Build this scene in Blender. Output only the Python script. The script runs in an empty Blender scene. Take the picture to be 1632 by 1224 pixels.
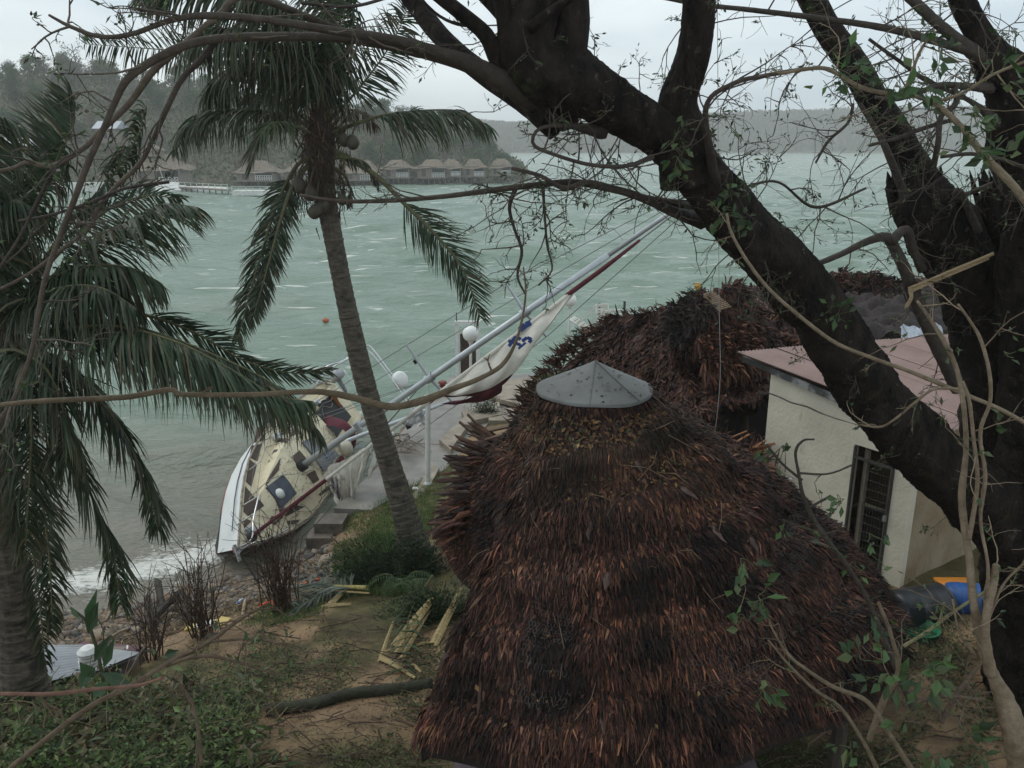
import bpy, math, random
import numpy as np
from mathutils import Vector, Matrix, Euler
C = bpy.context.scene.collection
S = bpy.context.scene
rad = math.radians

# ---------------------------------------------------------------- camera, sky, sun, exposure
F = 1330.0; PIT = rad(16.1); CH = 10.0
cam_d = bpy.data.cameras.new("camera"); cam = bpy.data.objects.new("camera", cam_d); C.objects.link(cam)
cam.location = (0, 0, CH); cam.rotation_euler = (rad(90) - PIT, 0, 0)
cam_d.sensor_width = 36; cam_d.lens = F / 1632 * 36; cam_d.clip_start = 0.05; cam_d.clip_end = 6000
S.camera = cam
W = bpy.data.worlds.new("World"); S.world = W; W.use_nodes = True
SUN_EL, SUN_AZ = rad(52), rad(-60)
def world_nodes():
    nt = W.node_tree; n = nt.nodes; n.clear(); L = nt.links.new
    out = n.new("ShaderNodeOutputWorld"); bg = n.new("ShaderNodeBackground"); bg.inputs[1].default_value = 0.1
    sky = n.new("ShaderNodeTexSky"); sky.sky_type = 'NISHITA'; sky.sun_disc = False
    sky.sun_elevation = SUN_EL; sky.sun_rotation = SUN_AZ; sky.air_density = 1.5; sky.dust_density = 4
    tc = n.new("ShaderNodeTexCoord")
    mp = n.new("ShaderNodeMapping"); mp.inputs['Scale'].default_value = (1.4, 1.4, 6.5); mp.inputs['Location'].default_value = (.3, .1, .55)
    no = n.new("ShaderNodeTexNoise"); no.inputs['Scale'].default_value = 1.6; no.inputs['Detail'].default_value = 5; no.inputs['Roughness'].default_value = .5
    no.inputs['Distortion'].default_value = .4
    cr = n.new("ShaderNodeValToRGB")
    e = cr.color_ramp.elements
    e[0].position = .36; e[0].color = (.40, .475, .535, 1); e[1].position = .62; e[1].color = (.58, .635, .66, 1)
    mu = n.new("ShaderNodeVectorMath"); mu.operation = 'SCALE'; mu.inputs['Scale'].default_value = 9.6
    mx = n.new("ShaderNodeMix"); mx.data_type = 'RGBA'; mx.inputs[0].default_value = .93
    L(tc.outputs['Generated'], mp.inputs[0]); L(mp.outputs[0], no.inputs[0]); L(no.outputs[0], cr.inputs[0]); L(cr.outputs[0], mu.inputs[0])
    L(sky.outputs[0], mx.inputs[6]); L(mu.outputs[0], mx.inputs[7]); L(mx.outputs[2], bg.inputs[0]); L(bg.outputs[0], out.inputs[0])
world_nodes()
sun_d = bpy.data.lights.new("sun", 'SUN'); sun_d.energy = 0.5; sun_d.angle = rad(25); sun_d.color = (1, .97, .92)
sun = bpy.data.objects.new("sun", sun_d); C.objects.link(sun)
sdir = Vector((math.sin(SUN_AZ) * math.cos(SUN_EL), math.cos(SUN_AZ) * math.cos(SUN_EL), math.sin(SUN_EL)))
sun.rotation_euler = sdir.to_track_quat('Z', 'Y').to_euler()
vs = S.view_settings; vs.view_transform = 'Standard'; vs.look = 'None'; vs.exposure = 0.8; vs.gamma = 1; vs.use_curve_mapping = False
S.cycles.max_bounces = 8; S.cycles.diffuse_bounces = 3; S.cycles.glossy_bounces = 2; S.cycles.transmission_bounces = 2
S.cycles.volume_bounces = 1; S.cycles.transparent_max_bounces = 8
try: S.cycles.use_denoising = True
except Exception: pass

cP, sP = math.cos(PIT), math.sin(PIT)
def P(px, py, Y):
    "world point seen at photo pixel px,py at ground distance Y"
    r = (px - 816) / F; u = (612 - py) / F
    k = Y / (cP + u * sP)
    return np.array((r * k, Y, CH + (-sP + u * cP) * k))
def G(px, py, z):
    r = (px - 816) / F; u = (612 - py) / F
    k = (z - CH) / (-sP + u * cP)
    return np.array((r * k, (cP + u * sP) * k, z))
def mpp(Y, z):  # metres per photo pixel
    return (Y * cP + (CH - z) * sP) / F

# ---------------------------------------------------------------- helpers
rng = np.random.default_rng(7)
random.seed(7)
def unit(v):
    v = np.asarray(v, float); return v / (np.linalg.norm(v, axis=-1, keepdims=True) + 1e-9)
def smooth_path(pts, n=4):
    "Catmull-Rom through pts (any dimension)"
    p = np.asarray(pts, float)
    if len(p) < 3: return np.array([p[0] + (p[1] - p[0]) * t for t in np.linspace(0, 1, n + 1)])
    q = np.vstack([2 * p[0] - p[1], p, 2 * p[-1] - p[-2]]); o = []
    for i in range(1, len(q) - 2):
        a, b, c, d = q[i - 1:i + 3]
        for t in np.arange(n) / n:
            o.append(.5 * (2 * b + (c - a) * t + (2 * a - 5 * b + 4 * c - d) * t * t + (3 * b - a - 3 * c + d) * t ** 3))
    o.append(p[-1]); return np.array(o)
def frames(p):
    t = np.gradient(p, axis=0); t = unit(t)
    up = np.array((0, 0, 1.)) if abs(t[0][2]) < .9 else np.array((1., 0, 0))
    a = unit(np.cross(t[0], up)); A = [a]
    for i in range(1, len(p)):
        a = A[-1] - t[i] * np.dot(A[-1], t[i]); A.append(unit(a))
    A = np.array(A); return t, A, np.cross(t, A)

class MB:
    def __init__(s): s.v = []; s.q = []; s.t = []; s.c = []; s.n = 0
    def add(s, v, q=None, t=None, col=None):
        v = np.asarray(v, float).reshape(-1, 3)
        if q is not None and len(q): s.q.append(np.asarray(q, int).reshape(-1, 4) + s.n)
        if t is not None and len(t): s.t.append(np.asarray(t, int).reshape(-1, 3) + s.n)
        s.v.append(v); s.n += len(v)
        cc = np.ones((len(v), 4))
        if col is not None: cc[:, :3] = np.asarray(col)
        s.c.append(cc); return s
    def box(s, c, size, R=None, col=None):
        c = np.asarray(c, float); h = np.asarray(size, float) / 2
        v = np.array([(x, y, z) for x in (-1, 1) for y in (-1, 1) for z in (-1, 1)], float) * h
        if R is not None: v = v @ np.asarray(R).T
        return s.add(v + c, [(0, 1, 3, 2), (4, 6, 7, 5), (0, 4, 5, 1), (2, 3, 7, 6), (0, 2, 6, 4), (1, 5, 7, 3)], col=col)
    def bar(s, a, b, w, h=None, up=(0, 0, 1), col=None):
        a, b = np.asarray(a, float), np.asarray(b, float); h = w if h is None else h
        x = unit(b - a); y = np.cross(up, x)
        if np.linalg.norm(y) < .05: y = np.cross((1, 0, 0), x)
        y = unit(y); z = np.cross(x, y)
        return s.box((a + b) / 2, (np.linalg.norm(b - a), w, h), np.stack([x, y, z], 1), col)
    def tube(s, pts, r, n=8, col=None, caps=True, rough=0, rs=1.0):
        p = np.asarray(pts, float); k = len(p); r = np.broadcast_to(np.asarray(r, float), (k,))
        t, A, B = frames(p); a = np.arange(n) / n * 2 * math.pi
        rr = r[:, None] * np.ones((k, n))
        if rough: 
            ph = rng.uniform(0, 6, 6)
            L = np.r_[0, np.cumsum(np.linalg.norm(np.diff(p, axis=0), axis=1))][:, None]
            rr = rr * (1 + rough * (np.sin(3 * a + ph[0] + L * 2.1 * rs) + .7 * np.sin(5 * a + ph[1] - L * 3.3 * rs) + .6 * np.sin(2 * a + L * 5 * rs + ph[2]) + .5 * rng.normal(size=(k, n))))
        if rough and n >= 20:
            LL = np.r_[0, np.cumsum(np.linalg.norm(np.diff(p, axis=0), axis=1))][:, None]
            rr = rr * (1 + .020 * np.sin(13 * a + 2.5 * np.sin(LL * 2.3)) * np.sin(LL * 7 + 3 * a) + .014 * np.sin(21 * a + 4 * np.sin(LL * 3.7 + a)) + .018 * np.maximum(0, np.sin(LL * 5 + 4 * a)) ** 6)
        v = p[:, None] + rr[..., None] * (np.cos(a)[None, :, None] * A[:, None] + np.sin(a)[None, :, None] * B[:, None])
        i = np.arange(k - 1)[:, None] * n; j = np.arange(n)[None]; j2 = (j + 1) % n
        q = np.stack([i + j, i + j2, i + n + j2, i + n + j], -1).reshape(-1, 4)
        base = v.reshape(-1, 3); tt = []
        if caps:
            base = np.vstack([base, p[0], p[-1]]); m = k * n
            for jj in range(n):
                tt.append((m, (jj + 1) % n, jj)); tt.append((m + 1, (k - 1) * n + jj, (k - 1) * n + (jj + 1) % n))
        return s.add(base, q, tt, col)
    def lathe(s, prof, c=(0, 0, 0), n=24, R=None, col=None):
        prof = np.asarray(prof, float); k = len(prof); a = np.arange(n) / n * 2 * math.pi
        v = np.stack([prof[:, 0, None] * np.cos(a), prof[:, 0, None] * np.sin(a), prof[:, 1, None] * np.ones(n)], -1).reshape(-1, 3)
        if R is not None: v = v @ np.asarray(R).T
        i = np.arange(k - 1)[:, None] * n; j = np.arange(n)[None]; j2 = (j + 1) % n
        q = np.stack([i + j, i + j2, i + n + j2, i + n + j], -1).reshape(-1, 4)
        return s.add(v + np.asarray(c), q, col=col)
    def grid(s, g, col=None):
        g = np.asarray(g, float); a, b = g.shape[:2]
        i = np.arange(a - 1)[:, None] * b + np.arange(b - 1)[None]
        q = np.stack([i, i + 1, i + b + 1, i + b], -1).reshape(-1, 4)
        if col is not None and np.ndim(col) == 3: col = np.asarray(col).reshape(-1, 3)
        return s.add(g.reshape(-1, 3), q, col=col)
    def prism(s, poly, z0, z1, col=None):
        "convex-ish polygon (xy) extruded"
        poly = np.asarray(poly, float); n = len(poly)
        z0 = np.broadcast_to(z0, n); z1 = np.broadcast_to(z1, n)
        v = np.vstack([np.c_[poly, z0], np.c_[poly, z1], [[*poly.mean(0), np.mean(z1)]], [[*poly.mean(0), np.mean(z0)]]])
        q = [(i, (i + 1) % n, n + (i + 1) % n, n + i) for i in range(n)]
        t = [(n + i, n + (i + 1) % n, 2 * n) for i in range(n)] + [((i + 1) % n, i, 2 * n + 1) for i in range(n)]
        return s.add(v, q, t, col)
    def strips(s, pts, side, w, col=None):
        "pts N,K,3; side N,3 or N,K,3; w N,K"
        N, K = pts.shape[:2]
        if side.ndim == 2: side = side[:, None].repeat(K, 1)
        o = side * w[..., None] * .5
        v = np.stack([pts - o, pts + o], 2).reshape(-1, 3)
        b = (np.arange(N)[:, None] * K + np.arange(K - 1)[None]) * 2
        q = np.stack([b, b + 1, b + 3, b + 2], -1).reshape(-1, 4)
        if col is not None: col = np.repeat(col, K * 2, 0) if len(col) == N else col
        return s.add(v, q, col=col)
    def leaves(s, c, d, nrm, L, w, col=None):
        "diamond leaves: centres N,3, dir N,3, normals"
        sd = unit(np.cross(d, nrm)); L = np.asarray(L)[:, None]; w = np.asarray(w)[:, None]
        up = unit(np.cross(sd, d))
        v = np.stack([c, c + d * L * .45 + sd * w * .5 + up * w * .12, c + d * L - up * L * .08, c + d * L * .45 - sd * w * .5 + up * w * .12], 1)
        q = np.arange(len(c) * 4).reshape(-1, 4)
        if col is not None: col = np.repeat(col, 4, 0)
        return s.add(v.reshape(-1, 3), q, col=col)
    def data(s, name, mat, smooth=False, off=None):
        me = bpy.data.meshes.new(name)
        v = np.vstack(s.v)
        if off is not None: v = v - off
        q = np.vstack(s.q) if s.q else np.zeros((0, 4), int); t = np.vstack(s.t) if s.t else np.zeros((0, 3), int)
        me.vertices.add(len(v)); me.vertices.foreach_set("co", v.astype('f').ravel())
        nl = q.size + t.size; me.loops.add(nl); me.loops.foreach_set("vertex_index", np.r_[q.ravel(), t.ravel()].astype('i'))
        nf = len(q) + len(t); me.polygons.add(nf)
        st = np.r_[np.arange(len(q)) * 4, q.size + np.arange(len(t)) * 3]
        me.polygons.foreach_set("loop_start", st.astype('i'))
        me.polygons.foreach_set("use_smooth", np.full(nf, smooth))
        me.update(calc_edges=True)
        ca = me.color_attributes.new("Col", 'FLOAT_COLOR', 'POINT'); ca.data.foreach_set("color", np.vstack(s.c).astype('f').ravel())
        me.materials.append(mat); return me
    def build(s, name, mat, parent=None, smooth=False, world=True):
        off = wloc(parent) if (parent is not None and world) else None
        o = bpy.data.objects.new(name, s.data(name, mat, smooth, off)); C.objects.link(o)
        if parent is not None: o.parent = parent
        return o
def wloc(o):
    l = np.zeros(3)
    while o is not None: l += np.array(o.location); o = o.parent
    return l
def tag(o, label=None, cat=None, group=None, kind=None):
    if label: o['label'] = label
    if cat: o['category'] = cat
    if group: o['group'] = group
    if kind: o['kind'] = kind
    return o
def thing(name, label, cat, loc=(0, 0, 0), group=None, rz=0):
    o = bpy.data.objects.new(name, None); C.objects.link(o); o.location = tuple(float(a) for a in loc); o.rotation_euler = (0, 0, rz)
    o.empty_display_size = .2
    return tag(o, label, cat, group)
def dup(o, parent=None):
    c = o.copy(); C.objects.link(c)
    if parent is not None: c.parent = parent
    for ch in o.children: dup(ch, c)
    return c

# ---------------------------------------------------------------- materials
def mat(name, c1, c2=None, rough=.7, scale=5, bump=.0, bscale=None, attr=False, metal=0, detail=6, stretch=None, trans=0, spec=.4, contrast=(.35, .65), coat=0, sub=None, coord='Object', spots=()):
    m = bpy.data.materials.new(name); m.use_nodes = True; nt = m.node_tree; n = nt.nodes; L = nt.links.new
    b = n['Principled BSDF']; b.inputs['Roughness'].default_value = rough; b.inputs['Metallic'].default_value = metal
    b.inputs['Specular IOR Level'].default_value = spec
    if coat: b.inputs['Coat Weight'].default_value = coat
    tc = n.new("ShaderNodeTexCoord"); mp = n.new("ShaderNodeMapping"); L(tc.outputs[coord], mp.inputs[0])
    if stretch: mp.inputs['Scale'].default_value = stretch
    no = n.new("ShaderNodeTexNoise"); no.inputs['Scale'].default_value = scale; no.inputs['Detail'].default_value = detail; no.inputs['Roughness'].default_value = .6
    L(mp.outputs[0], no.inputs[0])
    cr = n.new("ShaderNodeValToRGB"); cr.color_ramp.elements[0].position = contrast[0]; cr.color_ramp.elements[1].position = contrast[1]
    c2 = c2 or tuple(x * .8 for x in c1)
    cr.color_ramp.elements[0].color = (*c2, 1); cr.color_ramp.elements[1].color = (*c1, 1)
    L(no.outputs[0], cr.inputs[0]); col = cr.outputs[0]
    for sc_, thr, cs, st_ in spots:      # stains, lichen, dirt with shapes of their own
        mp2 = n.new("ShaderNodeMapping"); mp2.inputs['Scale'].default_value = st_; L(tc.outputs[coord], mp2.inputs[0])
        n2 = n.new("ShaderNodeTexNoise"); n2.inputs['Scale'].default_value = sc_; n2.inputs['Detail'].default_value = 10; n2.inputs['Roughness'].default_value = .68; L(mp2.outputs[0], n2.inputs[0])
        r2 = n.new("ShaderNodeMapRange"); r2.inputs[1].default_value = thr; r2.inputs[2].default_value = thr + .09; L(n2.outputs[0], r2.inputs[0])
        m2 = n.new("ShaderNodeMix"); m2.data_type = 'RGBA'; m2.inputs[7].default_value = (*cs, 1); L(r2.outputs[0], m2.inputs[0]); L(col, m2.inputs[6]); col = m2.outputs[2]
    if attr:
        at = n.new("ShaderNodeVertexColor"); at.layer_name = "Col"
        mx = n.new("ShaderNodeMix"); mx.data_type = 'RGBA'; mx.blend_type = 'MULTIPLY'; mx.inputs[0].default_value = 1
        L(col, mx.inputs[6]); L(at.outputs[0], mx.inputs[7]); col = mx.outputs[2]
    L(col, b.inputs['Base Color'])
    if bump:
        bs = n.new("ShaderNodeTexNoise"); bs.inputs['Scale'].default_value = bscale or scale * 3; bs.inputs['Detail'].default_value = 8
        L(mp.outputs[0], bs.inputs[0]); bp = n.new("ShaderNodeBump"); bp.inputs['Strength'].default_value = bump; bp.inputs['Distance'].default_value = .05
        L(bs.outputs[0], bp.inputs['Height']); L(bp.outputs[0], b.inputs['Normal'])
    if trans:
        tr = n.new("ShaderNodeBsdfTranslucent"); L(col, tr.inputs[0]); ms = n.new("ShaderNodeMixShader"); ms.inputs[0].default_value = trans
        L(b.outputs[0], ms.inputs[1]); L(tr.outputs[0], ms.inputs[2]); L(ms.outputs[0], n['Material Output'].inputs[0])
    return m
M = {}
W1 = (1, 1, 1)
M['leaf'] = mat('leaf', W1, (.6, .6, .6), rough=.5, attr=True, trans=.25, scale=3)
M['frond'] = mat('frond', W1, (.7, .7, .7), rough=.5, attr=True, trans=.15, scale=4, spec=.3)
M['thatch'] = mat('thatch', W1, (.45, .45, .45), rough=.75, attr=True, scale=9, bump=.35, bscale=60, spec=.25)
M['thatch_base'] = mat('thatch_base', (.022, .014, .010), (.01, .007, .006), rough=.9, scale=6, bump=.6, bscale=30)
M['bark'] = mat('bark', (.032, .024, .019), (.006, .005, .0045), rough=.8, scale=7, bump=1.0, bscale=30, spec=.12, stretch=(1, 1, .45), contrast=(.38, .72), spots=((9, .60, (.085, .078, .062), (1, 1, .8)), (3.2, .60, (.030, .036, .015), (1, 1, 1)), (28, .64, (.12, .11, .09), (1, 1, 1))))
M['bark_small'] = mat('bark_small', W1, (.6, .58, .55), rough=.75, scale=14, bump=.4, bscale=60, attr=True, spec=.3)
M['palm_bark'] = mat('palm_bark', (.12, .10, .072), (.045, .038, .03), rough=.85, scale=6, bump=.6, bscale=30, stretch=(1, 1, 2.2), spots=((2.2, .55, (.02, .018, .014), (1, 1, 1.6)), (5, .64, (.05, .06, .03), (1, 1, 1))))
M['wood_raw'] = mat('wood_raw', (.5, .32, .15), (.3, .17, .07), rough=.7, scale=12, stretch=(1, 6, 6), bump=.3)
M['white_paint'] = mat('white_paint', (.72, .72, .69), (.6, .6, .56), rough=.45, scale=4)
M['attr'] = mat('painted', W1, (.8, .8, .8), rough=.6, attr=True, scale=6)
M['concrete'] = mat('concrete', (.27, .245, .215), (.15, .14, .12), rough=.45, scale=1.3, bump=.2, bscale=25, spec=.5, coord='Object')
M['steel'] = mat('steel', (.5, .52, .54), (.42, .44, .46), rough=.3, metal=.7, scale=5)
# ---------------------------------------------------------------- ground, quay, sea
ctl = []
for px, py, z in [(-160, 1010, 0), (80, 985, 0), (200, 965, 0), (300, 940, 0), (400, 915, 0), (470, 893, 0), (505, 868, 0.02), (528, 835, .05),
                  (80, 1045, .55), (200, 1025, .6), (300, 1000, .65), (430, 962, .7), (500, 915, .7), (535, 870, .75), (560, 835, .9),
                  (250, 1068, 1.3), (400, 1015, 1.3), (520, 965, 1.25), (600, 930, 1.3), (400, 1100, 1.85), (600, 1050, 1.8), (150, 1110, 1.9),
                  (300, 1200, 2.35), (600, 1200, 2.45), (0, 1200, 2.5), (-200, 1150, 2.3), (650, 860, 1.3), (560, 815, .93), (640, 820, 1.05), (700, 760, 1.0),
                  (1433, 935, 2.6), (1500, 980, 2.6), (1300, 1150, 2.7), (1600, 1150, 2.7), (1700, 900, 2.7), (1180, 700, 1.6), (800, 660, .98), (1000, 620, .98),
                  (720, 700, .96), (600, 780, .93)]:
    ctl.append(G(px, py, z))
for x, y, z in [(0, 7, 2.6), (4, 8, 2.6), (2, 12, 2.3), (0, 3, 2.9), (-6, 4, 3.), (6, 4, 3.), (10, 16, 2.4), (6, 20, 1.7), (12, 25, 1.2), (3, 28, .95), (14, 31, .9), (20, 20, 2), (30, 30, 1), (25, 8, 3), (-25, 5, 2.4), (-2, 30, .9),
                (-1, 33, -.6), (6, 36, -1.2), (20, 37, -1.2), (-4, 32, -.8), (-5.4, 27, -.5), (-5.2, 23, -.25), (-7, 20, -.35), (-8, 27, -1.2), (-12, 19, -.8), (-14, 17, -.7), (-20, 22, -1.6), (-12, 30, -1.8), (-30, 14, -1), (-3.5, 36, -1.6),
                (-30, 40, -2.5), (0, 45, -2.5), (40, 45, -2.5), (-45, 20, -2), (-20, 12.2, .5), (-30, 10, .6)]:
    ctl.append(np.array((x, y, z), float))
ctl = np.array(ctl)
_A = np.linalg.norm(ctl[:, None, :2] - ctl[None, :, :2], axis=-1)
_n = len(ctl); _K = np.zeros((_n + 3, _n + 3)); _K[:_n, :_n] = _A - np.eye(_n) * .15; _K[:_n, _n] = 1; _K[:_n, _n + 1:] = ctl[:, :2]; _K[_n:, :_n] = _K[:_n, _n:].T
_w = np.linalg.solve(_K, np.r_[ctl[:, 2], 0, 0, 0])
def hgt(x, y):
    x = np.asarray(x, float); y = np.asarray(y, float); sh = x.shape
    p = np.stack([x.ravel(), y.ravel()], -1); o = np.zeros(len(p))
    for i in range(0, len(p), 20000):
        q = p[i:i + 20000]; d = np.linalg.norm(q[:, None] - ctl[None, :, :2], axis=-1)
        o[i:i + 20000] = d @ _w[:_n] + _w[_n] + q @ _w[_n + 1:]
    return np.clip(o.reshape(sh), -3, 3.6)
def on(x, y): return np.array((x, y, float(hgt(x, y))))
def GT(px, py):
    "point where the pixel's ray meets the ground"
    z = 1.5
    for _ in range(25): g = G(px, py, z); z = .5 * z + .5 * float(hgt(g[0], g[1]))
    return G(px, py, z)
def wn(x, y, f, seed):  # cheap smooth value noise
    r = np.random.default_rng(seed); o = 0
    for k in range(6):
        a = r.uniform(0, 2 * math.pi); ff = f * r.uniform(.6, 1.7); o = o + np.sin((x * math.cos(a) + y * math.sin(a)) * ff + r.uniform(0, 6)) 
    return o / 6
xs = np.linspace(-46, 42, 300); ys = np.linspace(-2, 44, 200)
X, Y = np.meshgrid(xs, ys, indexing='ij'); Z = hgt(X, Y)
Z += .05 * wn(X, Y, 1.7, 1) + .035 * wn(X, Y, 5, 2) + .02 * wn(X, Y, 11, 3)
def ground_mat():
    m = mat('ground', (.30, .205, .12), (.115, .075, .045), rough=.75, scale=1.6, bump=.7, bscale=14, attr=True, contrast=(.3, .7), spec=.3)
    return m
# attribute colours: wet brown beach, tan earth, green patches (kinds of ground, not light)
shore = np.clip(1 - (Z - .15) / .7, 0, 1)
grs = np.clip((wn(X, Y, 1.3, 9) * .6 + wn(X, Y, 3.7, 8) * .5 + .02) * 4, 0, 1) * np.clip((Z - .9) / .3, 0, 1)
grs[(X > -3.6) & (Y > 13) & (Y < 23)] = 1
col = np.ones(X.shape + (3,)) * np.array((1.0, .97, .9))
col = col * (1 - shore[..., None]) + shore[..., None] * np.array((.75, .78, .85))
col = col * (1 - .8 * grs[..., None]) + .8 * grs[..., None] * np.array((.28, .42, .2))
b = MB().grid(np.stack([X, Y, Z], -1), col=col)
ground = b.build('ground', ground_mat(), smooth=True); tag(ground, 'wet brown earth slope with patches of grass running down to the beach', kind='structure')

# sea
def sea_mat():
    m = bpy.data.materials.new('sea_water'); m.use_nodes = True; nt = m.node_tree; n = nt.nodes; L = nt.links.new
    b = n['Principled BSDF']; b.inputs['Roughness'].default_value = .22; b.inputs['Specular IOR Level'].default_value = .3; b.inputs['IOR'].default_value = 1.33
    at = n.new("ShaderNodeVertexColor"); at.layer_name = "Col"; sp = n.new("ShaderNodeSeparateColor"); L(at.outputs[0], sp.inputs[0])
    tc = n.new("ShaderNodeTexCoord")
    def noise(scale, det, st=(1, 1, 1), dist=0, rot=0):
        mp = n.new("ShaderNodeMapping"); mp.inputs['Scale'].default_value = st; mp.inputs['Rotation'].default_value = (0, 0, rot); L(tc.outputs['Object'], mp.inputs[0])
        no = n.new("ShaderNodeTexNoise"); no.inputs['Scale'].default_value = scale; no.inputs['Detail'].default_value = det; no.inputs['Distortion'].default_value = dist; L(mp.outputs[0], no.inputs[0]); return no.outputs[0]
    def math_(op, a, b_=None, c=None, clamp=False):
        k = n.new("ShaderNodeMath"); k.operation = op; k.use_clamp = clamp
        for i, v in enumerate((a, b_, c)):
            if v is None: continue
            if isinstance(v, (int, float)): k.inputs[i].default_value = v
            else: L(v, k.inputs[i])
        return k.outputs[0]
    def mix(f, a, b_):
        k = n.new("ShaderNodeMix"); k.data_type = 'RGBA'
        for i, v in ((0, f), (6, a), (7, b_)):
            if isinstance(v, (int, float)): k.inputs[i].default_value = v
            elif isinstance(v, tuple): k.inputs[i].default_value = (*v, 1)
            else: L(v, k.inputs[i])
        return k.outputs[2]
    patch = noise(.035, 3, (1, 2.2, 1), .5)
    green = mix(math_('MULTIPLY_ADD', patch, 2.2, -.6, clamp=True), (.152, .222, .168), (.218, .283, .225))
    c = mix(sp.outputs[0], green, (.185, .165, .13))
    # wind streaks darker
    st = noise(.9, 6, (.35, 1.6, 1), .4, .15)
    c = mix(math_('MULTIPLY', math_('MULTIPLY_ADD', st, 5, -2.2, clamp=True), .28), c, (.105, .155, .115))
    # foam: breakers where Col.g is high, whitecaps elsewhere
    f1 = noise(2.2, 9, (.8, 1.7, 1), 2.2, .3); f2 = noise(8, 6, (1, 1.3, 1), 1.2)
    fm = math_('ADD', math_('MULTIPLY', f1, .6), math_('MULTIPLY', f2, .4))
    foam = math_('MULTIPLY', math_('SUBTRACT', math_('ADD', fm, math_('MULTIPLY', sp.outputs[1], .46)), .80), 6.5, clamp=True)
    wc = noise(.55, 9, (.5, 2.0, 1), .9, .12); gate = noise(.09, 2, (1, 1.5, 1))
    caps = math_('MULTIPLY', math_('SUBTRACT', math_('ADD', wc, math_('MULTIPLY', gate, .25)), .765), 20, clamp=True)
    caps = math_('MULTIPLY', caps, sp.outputs[2])
    foam = math_('MAXIMUM', foam, math_('MULTIPLY', caps, .85))
    c = mix(foam, c, (.62, .62, .57)); L(c, b.inputs['Base Color'])
    L(math_('MULTIPLY_ADD', foam, .5, .22), b.inputs['Roughness'])
    h = math_('ADD', math_('MULTIPLY', noise(1.1, 8, (.6, 1.7, 1), .5, .12), 1.0), math_('MULTIPLY', noise(5, 6, (.7, 1.4, 1), .3), .28))
    h = math_('ADD', h, math_('MULTIPLY', foam, .12))
    bp = n.new("ShaderNodeBump"); bp.inputs['Strength'].default_value = .8; bp.inputs['Distance'].default_value = .38; L(h, bp.inputs['Height']); L(bp.outputs[0], b.inputs['Normal'])
    return m
r_ = 13.0 * (1500 / 13.0) ** (np.linspace(0, 1, 640)); t_ = np.linspace(-1.15, 1.15, 520)
SY, ST = np.meshgrid(r_, t_, indexing='ij'); SX = ST * (SY + 14)
sh = hgt(np.clip(SX, -46, 42), np.clip(SY, 0, 44)); sh = np.where((SY > 44) | (abs(SX) > 45), -3, sh)
dep = np.clip(-sh, 0, 3)
wa = np.zeros_like(SX); wr = np.random.default_rng(5)
for lam, amp in [(11, .16), (7.5, .15), (5, .11), (3.4, .085), (2.3, .055), (1.6, .035), (1.1, .02)]:
    for k in range(3):
        a = rad(80) + wr.normal() * .38; ff = 2 * math.pi / (lam * wr.uniform(.8, 1.25)); ph = (SX * math.cos(a) + SY * math.sin(a)) * ff + wr.uniform(0, 6)
        mod = 1 + .6 * np.sin(SX * wr.uniform(.05, .2) / lam * 6 + SY * .11 + wr.uniform(0, 6))
        wa += amp * .58 * mod * (1 - 2 * abs(np.sin(ph / 2)) ** 1.4 * .9) * np.clip(1.6 - SY / (lam * 60), 0, 1)
att = np.clip(dep / 1.1, .06, 1)
SZ = wa * att
cx = wn(SX, SY, .45, 31) * .22
band = np.exp(-((dep - .30 - cx * .25) / .17) ** 2) * np.clip((-5.9 - SX) / 1.5, 0, 1)     # the breaker on the beach
band2 = np.exp(-((dep - .55 - cx * .4) / .26) ** 2) * .62 * np.clip((-6 - SX) / 3, 0, 1)
SZ += band * .22
SZ += .015
foam = np.clip(band * 1.0 + band2 + .38 * np.exp(-((dep - .06) / .05) ** 2) * (dep > 0) * np.clip((-5.5 - SX), 0, 1), 0, 1)
hd = np.linalg.norm(np.stack([SX + 9, SY - 212], -1), axis=-1)
# surf against the headland's point and its bungalows
edge = np.array([P(x, y, 1)[0:2] for x, y in [(0, 0)]])
brown = np.clip(1.12 - (SY - 17) / 15, 0, 1) * np.clip((-SX - 1) / 4, 0, 1)
brown = np.clip(brown + .25 * wn(SX, SY, .35, 77) * (SY < 60), 0, 1) * (SY < 60)
capm = np.clip((SY - 20) / 25, 0, 1)
surf = np.clip(1 - abs(SY - (208 + SX * .35)) / 5, 0, 1) * ((SX > -50) & (SX < 8)) * (.55 + .5 * wn(SX, SY, .25, 3)) + np.clip(1 - abs(SY - 226) / 9, 0, 1) * ((SX > -2) & (SX < 12)) * .75
foam = np.clip(foam + surf, 0, 1)
b = MB().grid(np.stack([SX, SY, SZ], -1), col=np.stack([brown, foam, capm], -1))
sea = b.build('sea', sea_mat(), smooth=True); tag(sea, 'choppy milky green sea with whitecaps, brown near the beach', kind='structure')

# ---- quay
quay_poly = [(-4.55, 19.6), (-3.85, 22.5), (-3.55, 25.5), (-2.75, 29.5), (-2.5, 32.2), (2.0, 32.7), (14, 33.5), (14, 31.5), (2.2, 31.2), (.2, 29.2), (-.7, 26.6), (-1.3, 24.5), (-1.9, 22.3), (-2.9, 20.6), (-3.6, 19.5)]
qc = np.array(quay_poly)
b = MB()
n_ = len(qc); ztop = 1.04
vv = np.vstack([np.c_[qc, np.full(n_, -1.5)], np.c_[qc, np.full(n_, ztop)]])
b.add(vv, [(i, (i + 1) % n_, n_ + (i + 1) % n_, n_ + i) for i in range(n_)])
tris = [(0, 1, 14), (1, 13, 14), (1, 2, 13), (2, 12, 13), (2, 11, 12), (2, 3, 11), (3, 10, 11), (3, 9, 10), (3, 4, 9), (4, 5, 9), (5, 8, 9), (5, 6, 8), (6, 7, 8)]
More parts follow.
